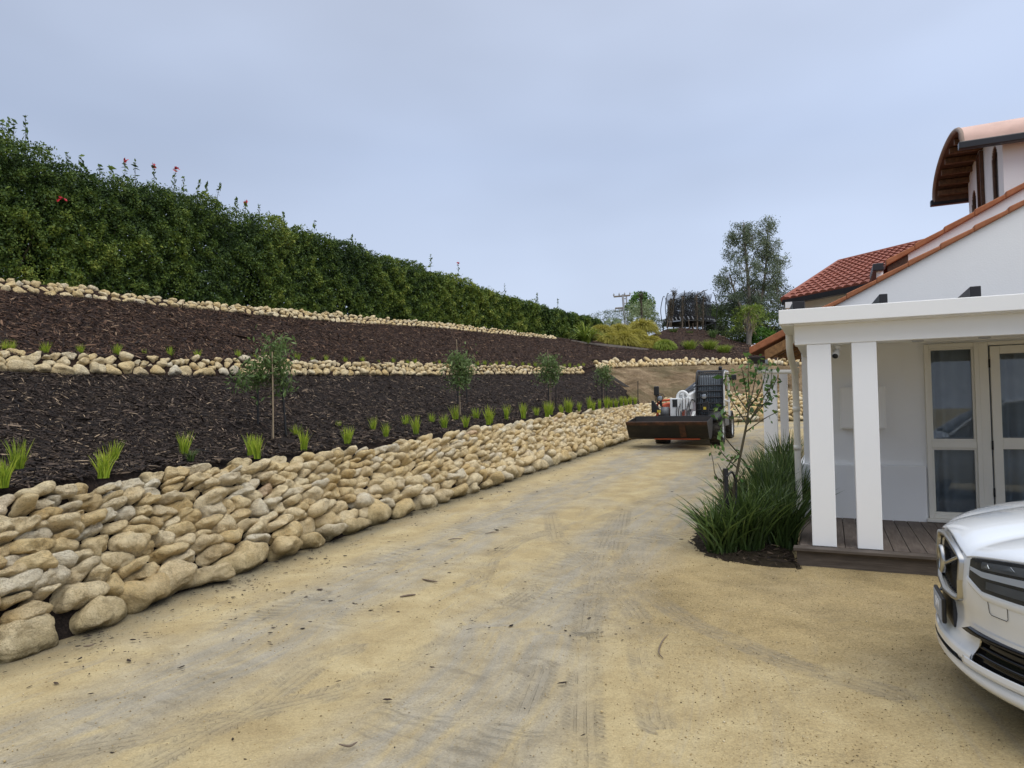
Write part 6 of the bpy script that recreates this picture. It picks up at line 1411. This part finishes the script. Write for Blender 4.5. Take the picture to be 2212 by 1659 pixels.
# headlights
for s in (1, -1):
    def hl_hi(y): return be(y)-.012
    def hl_lo(y): a = max(0, (abs(y)-.46)/.47); return .725-.050*min(1, a*4)
    Y_ = yr(s*.47, s*.93, 24)
    ho = surf_patch('headlight', M['lampin'], lambda y: hl_lo(y)-.006, lambda y: hl_hi(y)+.006, Y_, .003)
    surf_patch('lamp_trim', M['drl'], lambda y: lerp(hl_lo(y), hl_hi(y), .44), lambda y: lerp(hl_lo(y), hl_hi(y), .62), yr(s*.485, s*.93, 20), .010, ho)
    surf_patch('upper_lamp', M['mgrey'], lambda y: lerp(hl_lo(y), hl_hi(y), .70), lambda y: lerp(hl_lo(y), hl_hi(y), .93), yr(s*.56, s*.92, 12), .005, ho)
    for k, (y0, sz, fz) in enumerate(((.60, .020, .80), (.72, .030, .84), (.85, .018, .78))):
        MB().prism([fasc(s*(y0-sz), lerp(hl_lo(y0), hl_hi(y0), fz-.06), .009), fasc(s*(y0+sz), lerp(hl_lo(y0), hl_hi(y0), fz-.02), .009), fasc(s*(y0+sz*.2), lerp(hl_lo(y0), hl_hi(y0), fz+.08), .009)], (.003, 0, 0)).build('lamp_facet', M['lens'], ho)
    surf_patch('lower_reflector', M['mgrey'], lambda y: lerp(hl_lo(y), hl_hi(y), .10), lambda y: lerp(hl_lo(y), hl_hi(y), .34), yr(s*.60, s*.92, 12), .005, ho)
    surf_patch('lamp_cover', M['clear'], hl_lo, hl_hi, Y_, .016, ho)
    # washer cover outline
    mb = MB(); r_ = [(.60, .60), (.60, .66), (.61, .67), (.70, .66), (.71, .65), (.705, .60), (.695, .59), (.61, .59), (.60, .60)]; mb.tube([fasc(s*a, b-.02, .001) for a, b in r_], .0016, 4); mb.build('washer_cover', M['gloss'], car)
    mb = MB(); mb.grid([[fasc(y, hl_lo(y)-.004, .004), fasc(y, hl_lo(y)-.02, .014), fasc(y, hl_lo(y)-.045, .001)] for y in yr(s*.455, s*.93, 20)]); mb.build('lamp_brow', M['paint'], car)
# hood, fenders, windscreen, cabin (lofted)
P = []
for i in range(41):
    y = -.93+1.86*i/40; row = []
    f0 = fasc(y, be(y), -.0); row.append(f0-Vector((.012, 0, .012))); row.append(f0+Vector((.004, 0, 0))); row.append(f0+Vector((0, 0, .006)))
    for t in np.linspace(.02, 1, 24): row.append(Vector((lerp(f0.x, -1.30, t), y, be(y)+.006+(1.125-.085*abs(y/.93)**2.6-be(y))*t**.62)))
    P.append(row)
MB().grid(P).build('bonnet', M['paint'], car)
for s in (1, -1):
    mb = MB(); mb.tube([Vector((nose(s*.52)-.13, s*.50, hoodz(nose(s*.52)*.45-.13, s*.50)+.001)), Vector((-.55, s*.60, hoodz(-.5, s*.6)-.2)), Vector((-1.28, s*.68, .8))], .002, 4)
secs = [(-.33, .93, .88), (-.7, .955, .96), (-1.3, .965, 1.04), (-2.0, .965, 1.05), (-3.0, .965, 1.06), (-4.0, .95, 1.07), (-4.75, .90, 1.08)]
for s in (1, -1):
    P = [[Vector((x, s*(w_-.06), .27)), Vector((x, s*w_, .34)), Vector((x, s*(w_+.01), .55)), Vector((x, s*(w_), .75)), Vector((x, s*(w_-.035), zt_)) ] for x, w_, zt_ in secs]; MB().grid(P).build('body_side', M['paint'], car)
roof = [(-1.25, .70, 1.06), (-1.65, .66, 1.33), (-2.1, .62, 1.56), (-2.6, .60, 1.63), (-3.6, .60, 1.62), (-4.4, .58, 1.52), (-4.85, .60, 1.15)]
P = [[Vector((x, y*w_/.5*1.0, z-.06*(abs(y)/.5)**3)) for y in np.linspace(-.5, .5, 13)] for x, w_, z in [(x, w_, z+.1) for x, w_, z in roof]]
MB().grid([r_ for r_ in P[:3]]).build('windscreen', M['tint'], car); MB().grid(P[2:6]).build('roof', M['paint'], car); MB().grid(P[5:]).build('rear_window', M['tint'], car)
for s in (1, -1):
    lo = [Vector((x, s*.93, 1.04+.01*k)) for k, x in enumerate(np.linspace(-1.25, -4.75, 7))]; hi_ = [Vector((x, s*w_, z+.04)) for x, w_, z in roof]; hi_[0] = lo[0]+Vector((0, 0, .03)); hi_[-1] = lo[-1]+Vector((-.05, 0, .1))
    MB().grid([lo, hi_]).build('side_window', M['tint'], car); MB().tube(hi_, .03, 6).build('roof_rail', M['paint'], car)
MB().grid([[Vector((-4.78, y, z)) for z in (.3, .6, 1.0, 1.15)] for y in yr(-.9, .9, 8)]).build('tailgate', M['paint'], car)
MB().box((-2.5, 0, .45), (4.0, 1.7, .35)).build('underbody', M['gloss'], car)
for x in (-.90, -3.85):
    for s in (1, -1):
        w_ = MB().lathe([(.24, -.12), (.33, -.12), (.36, -.09), (.365, 0), (.36, .09), (.33, .12), (.24, .12)], (0, 0, 0), 'Y', 32).build('wheel', M['tyre'], car, loc=(x, s*.84, .365)); MB().lathe([(0, s*.06), (.06, s*.06), (.22, s*.10), (.25, s*.11), (.25, -s*.1)], (0, 0, 0), 'Y', 24).build('rim', M['galv'], w_)
# ------------------------------------------------------------------ planting by the house
bed_px = [(1515, 1190), (1545, 1205), (1620, 1214), (1722, 1221)]
bp = [G_hit(*p) for p in bed_px]; bq = [HM @ Vector(p) for p in ((-.05, .1, 0), (-.05, 2.1, 0), (-.05, 5.0, 0))]
bl_ = [G_hit(1500, 1165), G_hit(1520, 1120), G_hit(1590, 1060), G_hit(1650, 1015)]
ring = bp+bq+bl_[::-1]; ring = [Vector((p.x, p.y, 0)) for p in ring]; ring2 = smooth(ring+[ring[0]], 14)[:-1]
cx = sum((p for p in ring2), Vector())/len(ring2); mb = MB(); P = []
for p in ring2+[ring2[0]]:
    row = []
    for t in (0, .35, .7, .9, 1.0, 1.04):
        q_ = cx.lerp(p, t); zz = ground_z(q_.x, q_.y)+.045*(1-t**3)+.012*mnoise.noise(q_*6) if t < 1 else ground_z(q_.x, q_.y)+(.004 if t == 1 else -.02)
        if t == 1: q_ = q_+Vector((mnoise.noise(q_*9)*.07, mnoise.noise(q_*11)*.07, 0))
        row.append(Vector((q_.x, q_.y, zz)))
    P.append(row)
tag(mb.grid(P).build('garden_bed', M['soil']), kind='structure')
ch = chips('bark_mulch', [(P, 0, len(P)-1)], 5000, .02, M['chip']); ch['label'] = 'black mulch under the strap leaved plants beside the porch'
def clump(u, v, h, n, sp, wd, label, seed, mt='strap', back=0.0, dx=0):
    p = G_hit(u, v); b = blades(int(n*1.0), h*1.15, sp*.92, wd*1.35, np.random.default_rng(seed), .15, .50, 8)
    o = link_mesh('strap_leaf_plant', np_mesh('strap_leaf_plant', b[0], b[1], False, dict(tone=b[2]*.9)), M[mt], None, p-Vector((0, 0, .02))); return tag(o, label, 'plant', 'strap leaved plants beside the porch')
clump(1560, 1192, .62, 260, .95, .017, 'nearest dark green strap leaved clump, drooping over the gravel', 501)
clump(1618, 1188, .72, 330, .8, .015, 'dense strap leaved clump between the nearest one and the porch pillar', 502)
clump(1690, 1182, .70, 340, .72, .015, 'dark strap leaved clump right against the deck corner', 503)
clump(1655, 1135, .78, 320, .7, .015, 'tall strap leaved clump in the second row, behind the black stake', 504)
clump(1710, 1130, .76, 300, .65, .015, 'strap leaved clump in the second row nearest the house plinth', 505)
clump(1600, 1130, .62, 200, .8, .015, 'looser strap leaved clump at the outer edge of the bed', 506)
clump(1690, 1085, .80, 260, .65, .016, 'strap leaved clump behind the downpipe foot', 507)
clump(1655, 1065, .72, 220, .7, .016, 'strap leaved clump at the back of the bed, left side', 508)
clump(1700, 1040, .80, 260, .65, .017, 'farthest strap leaved clump below the small tiled porch', 509)
# citrus shrub with a black stake
def citrus():
    rg = np.random.default_rng(44); b = G_hit(1576, 1182); root = empty('young_citrus_tree', b, 0, 'thin young tree with sparse glossy leaves in front of the white loader', 'tree')
    Y = b.y
    def q(u, v, dy=0): return W(u, v, Y+dy)-b
    mb = MB(); mb.tube(smooth([Vector((0, 0, -.02)), q(1582, 1080), q(1596, 1000), q(1612, 920), q(1617, 880)], 4), [.021-.0007*i for i in range(17)], 8); mb.build('trunk', M['twig'], root)
    br = MB(); C = []; D = []
    B = [((1617, 885), (1612, 850), (1606, 812), (1600, 790)), ((1617, 885), (1625, 850), (1632, 815), (1638, 782)), ((1612, 915), (1640, 885), (1660, 855), (1668, 800)), ((1612, 915), (1590, 880), (1572, 850), (1560, 812)), ((1617, 880), (1618, 845), (1616, 810), (1618, 775)),
         ((1608, 935), (1650, 905), (1680, 890)), ((1600, 985), (1570, 950), (1560, 930), (1548, 905)), ((1592, 1010), (1565, 985), (1552, 965)), ((1582, 1075), (1560, 1020), (1550, 1000)), ((1582, 1060), (1548, 1030), (1541, 1000), (1536, 975)), ((1612, 920), (1640, 880), (1655, 870), (1665, 860)),
         ((1617, 880), (1640, 850), (1652, 812), (1655, 790)), ((1617, 890), (1590, 850), (1580, 815)), ((1585, 1050), (1600, 1030), (1612, 1005)), ((1600, 980), (1585, 990), (1570, 1010), (1560, 1030)), ((1615, 900), (1580, 900), (1560, 890), (1540, 888)), ((1612, 920), (1655, 850), (1672, 830), (1680, 812))]
    for bi, L in enumerate(B):
        pts = [q(L[0][0], L[0][1])]+[q(u, v, rg.normal()*.14) for u, v in L[1:]]; pts = smooth(pts, 4); n = len(pts); br.tube(pts, [.0085*(1-.75*i/n) for i in range(n)], 5)
        sparse = bi in (9, 8)
        for i in range(2, n):
            for _ in range(1 if sparse else 3 if rg.random() < .62 else 0):
                if sparse and rg.random() < .7: continue
                C.append((pts[i]+Vector(rg.normal(size=3)*.035))[:])
    C = np.array(C); br.build('branches', M['twig'], root)
    V, F_, T_ = leaf_cloud(C, .064, .5, rg=rg, droop=.25, tone=rg.uniform(.2, 1, len(C)), fold=.25); link_mesh('leaves', np_mesh('leaves', V, F_, False, dict(tone=T_)), M['citrus'], root)
citrus()
p = G_hit(1572, 1190); a = W(1567, 1012, p.y)-p; o = MB().hexa([(-.022, -.022, -.05), (.022, -.022, -.05), (.022, .022, -.05), (-.022, .022, -.05)]+[tuple(a+Vector(c)) for c in ((-.022, -.022, 0), (.022, -.022, 0), (.022, .022, 0), (-.022, .022, 0))]).build('black_stake', M['black'], loc=p); tag(o, 'square black stake standing in the strap leaved plants by the young citrus tree', 'stake')
q0_ = W(1569, 1030, p.y-.02); o = MB().tube(smooth([q0_, W(1582, 1020, p.y+.02), W(1590, 1050, p.y+.05), W(1588, 1090, p.y+.03), W(1578, 1120, p.y)], 4), .012, 6).build('rubber_tie', M['black']); tag(o, 'black rubber tie looped between the black stake and the citrus stem', 'tree tie')
# ------------------------------------------------------------------ things on the skyline
def tramp():
    Y = 44; c = W(1488, 700, Y); root = empty('trampoline', c, 0, 'round trampoline with black safety netting standing on the mound', 'trampoline'); r = 1.62; h = 1.85
    mb = MB(); mb.tube([(r*math.cos(t), r*math.sin(t), 0) for t in np.linspace(0, 2*math.pi, 33)], .035, 6, False); mb.build('frame', M['black'], root)
    for k in range(8):
        t = 2*math.pi*(k+.5)/8; x, y = math.cos(t), math.sin(t)
        MB().tube([(r*x, r*y, 0), (r*x*1.03, r*y*1.03, -.75)], .03, 6).build('leg', M['black'], root)
        MB().tube(smooth([(r*x*1.02, r*y*1.02, -.3), (r*x*1.08, r*y*1.08, .5), (r*x*1.10, r*y*1.10, 1.1), (r*x*1.0, r*y*1.0, h), (r*x*.93, r*y*.93, h+.05)], 4), .024, 6).build('pole', M['black'], root)
    n = 64; P = []
    for i in range(n+1):
        t = 2*math.pi*i/n; k = abs(math.sin(4*(t)))
        P.append([Vector((math.cos(t)*r*s*(1-.06*(1-k)*(z > .9)), math.sin(t)*r*s*(1-.06*(1-k)*(z > .9)), z*h-(.14*(1-k) if z == 1 else 0))) for z, s in ((.01, .90), (.25, .84), (.5, .82), (.75, .86), (1, .93))])
    m = bpy.data.materials.new('safety_net'); m.use_nodes = True; q = NB(m); q.b.inputs['Base Color'].default_value = (.012, .012, .015, 1); q.b.inputs['Roughness'].default_value = .8
    tr = q.n('ShaderNodeBsdfTransparent'); ms = q.n('ShaderNodeMixShader'); ms.inputs[0].default_value = .42; q.l(tr.outputs[0], ms.inputs[1]); q.l(q.b.outputs[0], ms.inputs[2]); q.l(ms.outputs[0], m.node_tree.nodes['Material Output'].inputs[0])
    MB().grid(P).build('net', m, root)
    MB().lathe([(0, .0), (r*.86, .0)], seg=32).build('mat', M['black'], root)
    mb = MB()
    for k in range(72):
        t = 2*math.pi*k/72; x, y = math.cos(t), math.sin(t); mb.tube([(r*.86*x, r*.86*y, .005), (r*.98*x, r*.98*y, .005)], .022, 4)
    mb.build('springs', M['galv'], root)
    mb = MB()
    for k in range(20):
        t = math.pi+math.pi*(k+.5)/20; a_ = Vector((r*1.01*math.cos(t), r*1.01*math.sin(t), .10)); mb.hexa([a_+Vector((-.035, 0, 0)), a_+Vector((.045, 0, 0)), a_+Vector((.045, .02, 0)), a_+Vector((-.035, .02, 0)), a_+Vector((-.12, .0, .20)), a_+Vector((-.05, 0, .20)), a_+Vector((-.05, .02, .20)), a_+Vector((-.12, .02, .20))])
    mb.build('pad_stripes', M['galv'], root)
    MB().lathe([(r*1.0, .08), (r*1.02, .32)], seg=40).build('skirt', M['black'], root)
tramp()
def pole():
    Y = 72; b = W(1349, 712, Y); root = empty('power_pole', b, 0, 'two legged power pole with crossarms beyond the end of the hedge', 'power pole')
    def q(u, v): return W(u, v, Y)-b
    mb = MB(); mb.tube([q(1352, 715), q(1345, 636)], [.16, .11], 6); mb.tube([q(1357, 712), q(1353, 640)], [.12, .08], 6)
    for v in (645, 655): mb.tube([q(1345, v), q(1353, v)], .07, 4)
    mb.build('pole', M['galv'], root)
    for (u0, v0, u1, v1, nm) in ((1326, 641, 1361, 638, 4), (1329, 666, 1359, 664, 3)):
        mb = MB(); mb.tube([q(u0, v0), q(u1, v1)], .11, 4); c = mb.build('crossarm', M['greybark'], root)
        for k in range(nm):
            t = k/(nm-1); a = q(lerp(u0, u1, t), lerp(v0, v1, t)); MB().lathe([(.03, 0), (.07, .12), (.10, .2), (.05, .3), (0, .42)] if nm == 4 else [(.03, 0), (.07, -.12), (.08, -.28), (0, -.34)], a, seg=8).build('insulator', M['galv'], c)
    MB().tube([q(1337, 672), q(1344, 668)], .13, 6).build('switch_box', M['galv'], root)
pole()
def lamp():
    Y = 66; b = W(1497, 712, Y); root = empty('street_lamp', b, 0, 'grey street lamp with a curved arm above the trampoline', 'street lamp')
    def q(u, v): return W(u, v, Y)-b
    MB().tube(smooth([q(1497, 712), q(1499, 665), q(1500, 646), q(1507, 636), q(1518, 630)], 5), [.10-.002*i for i in range(21)], 8).build('pole', M['galv'], root)
    a, c = q(1516, 631), q(1528, 626.5); d = c-a; mb = MB(); w_ = Vector((0, .16, 0)); h_ = Vector((0, 0, .09)); mb.hexa([a-w_*.6, c-w_, c+w_, a+w_*.6, a-w_*.6+h_, c-w_+h_*.5, c+w_+h_*.5, a+w_*.6+h_]); mb.build('lamp_head', M['mgrey'], root, bevel=.02)
lamp()
def fence():
    Y = 44; a, b = W(1652, 735, Y), W(1715, 735, Y); root = empty('timber_fence', a, 0, 'grey paling fence behind the greenery at the house corner', 'fence'); L = (b-a).length
    mb = MB()
    for k in range(5): mb.box((L/2, 0, .08+.14*k), (L, .03, .12))
    mb.build('rails', M['oldwood'], root)
    for k in range(4): MB().box((L*k/3, -.05, .38), (.10, .08, .8)).build('post', M['oldwood'], root)
fence()
def snag(u, v0, v1, Y, label, lean=0, fluffy=0, r=.06, seed=0, ball=0):
    rg = np.random.default_rng(seed); b = W(u, v0, Y); t = W(u+lean, v1, Y)-b; root = empty('bare_stem', b, 0, label, 'dead stem')
    MB().tube(smooth([Vector((0, 0, -.2)), t*.4+Vector((.04, 0, 0)), t*.75, t], 4), [r*.8*(1-.035*i) for i in range(13)], 6).build('stem', M['bark'], root)
    if fluffy:
        C = np.array([(t*rg.uniform(.25, 1)+Vector(rg.normal(size=3)*fluffy))[:] for _ in range(220)]); V, F_, T_ = leaf_cloud(C, .22, .10, rg=rg, droop=2.5); link_mesh('dead_leaves', np_mesh('dead_leaves', V, F_, False, dict(tone=T_*.8)), M['deadleaf'], root)
    if ball:
        C = np.array(t[:])+rg.normal(size=(160, 3))*np.array([.10, .10, .14]); V, F_, T_ = leaf_cloud(C, .16, .14, rg=rg); link_mesh('seed_head', np_mesh('seed_head', V, F_, False, dict(tone=T_*.8)), M['deadleaf'], root)
snag(1386, 718, 640, 43, 'tall brown stem with a shaggy head in front of the pale shrub', -1, .05, .05, 1, 1)
snag(1440, 702, 650, 42.5, 'leaning shaggy dead stem at the left edge of the trampoline', 8, .06, .04, 2)
snag(1446, 700, 648, 42.6, 'second leaning dead stem crossing the first, left of the trampoline net', 4, .07, .05, 3)
snag(1449, 700, 633, 42.8, 'tall pale stem with a drooping tip, rising left of the trampoline net', 8, .04, .04, 4, 1)
snag(1472, 722, 640, 41.5, 'brown stem in front of the left half of the trampoline', 3, .06, .05, 5)
snag(1505, 722, 638, 41.5, 'brown stem in front of the middle of the trampoline', 0, .07, .05, 6)
snag(1516, 724, 640, 41.6, 'brown stem in front of the right half of the trampoline', 4, .07, .045, 7)
snag(1488, 722, 690, 41.3, 'short pale stake stem below the trampoline', 0, 0, .03, 8)
snag(1497, 722, 698, 41.2, 'shortest pale stake stem below the trampoline', 0, 0, .03, 9)
# ------------------------------------------------------------------ litter on the driveway
rl = np.random.default_rng(99); pts = []
while len(pts) < 2200:
    s = rl.random(); i = int(s*(len(foot)-2)); f = foot[i].lerp(foot[i+1], rl.random()); d = rl.exponential(.55)+.05 if rl.random() < .75 else rl.uniform(0, 4); n = nrm(foot, i); p = f-n*d
    if .3 < p.y < 22 and p.x < 5: pts.append((p.x, p.y, ground_z(p.x, p.y)+.004))
C = np.array(pts); n = len(C); a = rl.normal(size=n)*.5+.4+rl.choice([0, 1.5], n, p=[.7, .3]); d = np.stack([np.cos(a), np.sin(a), np.zeros(n)], 1); s_ = np.stack([-np.sin(a), np.cos(a), np.zeros(n)], 1)
ln = (.009*np.exp(rl.normal(size=n)*.55))[:, None]; wd = ln*rl.uniform(.2, .5, n)[:, None]; up = np.array([[0, 0, 1.]])*wd*.6
V = np.stack([C-d*ln, C-s_*wd, C+d*ln, C+s_*wd, C-d*ln*.5+up, C+d*ln*.5+up], 1).reshape(-1, 3); i0 = np.arange(n)[:, None]*6
Fq = np.concatenate([i0+np.array([f]) for f in ([0, 1, 4, 4], [1, 2, 5, 4], [2, 3, 5, 5], [3, 0, 4, 5])]); 
Ft = np.concatenate([i0+np.array([f]) for f in ([0, 1, 4], [1, 5, 4], [1, 2, 5], [2, 3, 5], [3, 4, 5], [3, 0, 4])])
o = link_mesh('bark_crumbs', np_mesh('bark_crumbs', V, Ft, False, dict(tone=np.repeat(rl.random(n)*.75, 6))), M['chip']); tag(o, 'dark bark crumbs scattered over the driveway', 'litter', kind='stuff')
# loose gravel grains by the deck and in the foreground
n = 26000; gx = rl.uniform(.2, 6, n); gy = 2.0+rl.random(n)**1.5*6.5; k = (rl.random(n) < np.clip((gx-.3)*.9, .12, 1)) ; gx, gy = gx[k], gy[k]
n2 = 9000; gx = np.concatenate([gx, rl.uniform(-4, 3, n2)]); gy = np.concatenate([gy, 2.2+rl.random(n2)**1.3*5]); n = len(gx)
r_ = .0028*np.exp(rl.normal(size=n)*.35); C = np.stack([gx, gy, np.array([ground_z(0, y) for y in gy])+r_*.4+.012*np.sin(gx*1.7+gy*.6)*np.sin(gy*1.1-gx*.8)+.006*np.sin(gx*5.1+1)*np.sin(gy*4.3)-.004], 1)
oc = np.array([[1, 0, 0], [0, 1, 0], [-1, 0, 0], [0, -1, 0], [0, 0, .8], [0, 0, -.8]]); V = (C[:, None, :]+oc[None]*r_[:, None, None]*rl.uniform(.6, 1.4, (n, 6, 1))).reshape(-1, 3)
F8 = np.array([[0, 1, 4], [1, 2, 4], [2, 3, 4], [3, 0, 4], [1, 0, 5], [2, 1, 5], [3, 2, 5], [0, 3, 5]]); Fc = (np.arange(n)[:, None, None]*6+F8[None]).reshape(-1, 3)
m = mat('gravel_grain', rough=.85); q = NB(m); q.color(q.ramp(q.attr('tone'), [(0, (.13, .10, .055)), (.4, (.30, .22, .10)), (.8, (.46, .34, .16)), (1, (.60, .52, .36))])); M['grain'] = m
o = link_mesh('loose_gravel', np_mesh('loose_gravel', V, Fc, False, dict(tone=np.repeat(rl.random(n), 6))), M['grain']); tag(o, 'loose ochre grit lying on the driveway', 'gravel', kind='stuff')
def stick(px, r, label, lift=.006, mt='bark'):
    P = [G_hit(*p)+Vector((0, 0, lift+r)) for p in px]; P = smooth(P, 4); n = len(P); o0 = P[0].copy(); o = MB().tube([p-o0 for p in P], [r*(1-.6*abs(2*i/(n-1)-1)**2) for i in range(n)], 5).build('twig', M[mt], loc=o0); return tag(o, label, 'twig', 'twigs lying on the driveway')
stick([(1442, 1375), (1430, 1390), (1423, 1412), (1433, 1425)], .005, 'curved dark twig near the middle of the foreground')
stick([(912, 1254), (925, 1257), (945, 1260)], .009, 'short thick dark twig left of the driveway centre')
stick([(864, 1293), (880, 1290), (898, 1288)], .010, 'reddish bark sliver just below the short thick twig')
stick([(732, 1613), (755, 1617), (772, 1608)], .006, 'thin forked twig at the bottom edge of the driveway')
stick([(180, 1400), (192, 1399), (203, 1396)], .007, 'dark twig beside the wall foot at lower left')
stick([(1048, 1155), (1062, 1152), (1078, 1151)], .006, 'small dark twig midway up the driveway, left of the tracks')
stick([(370, 1270), (395, 1262), (408, 1268)], .012, 'broken bark piece at the foot of the boulders')
stick([(968, 1168), (980, 1166), (1000, 1165)], .006, 'thin twig on the pale strip near the wall foot')
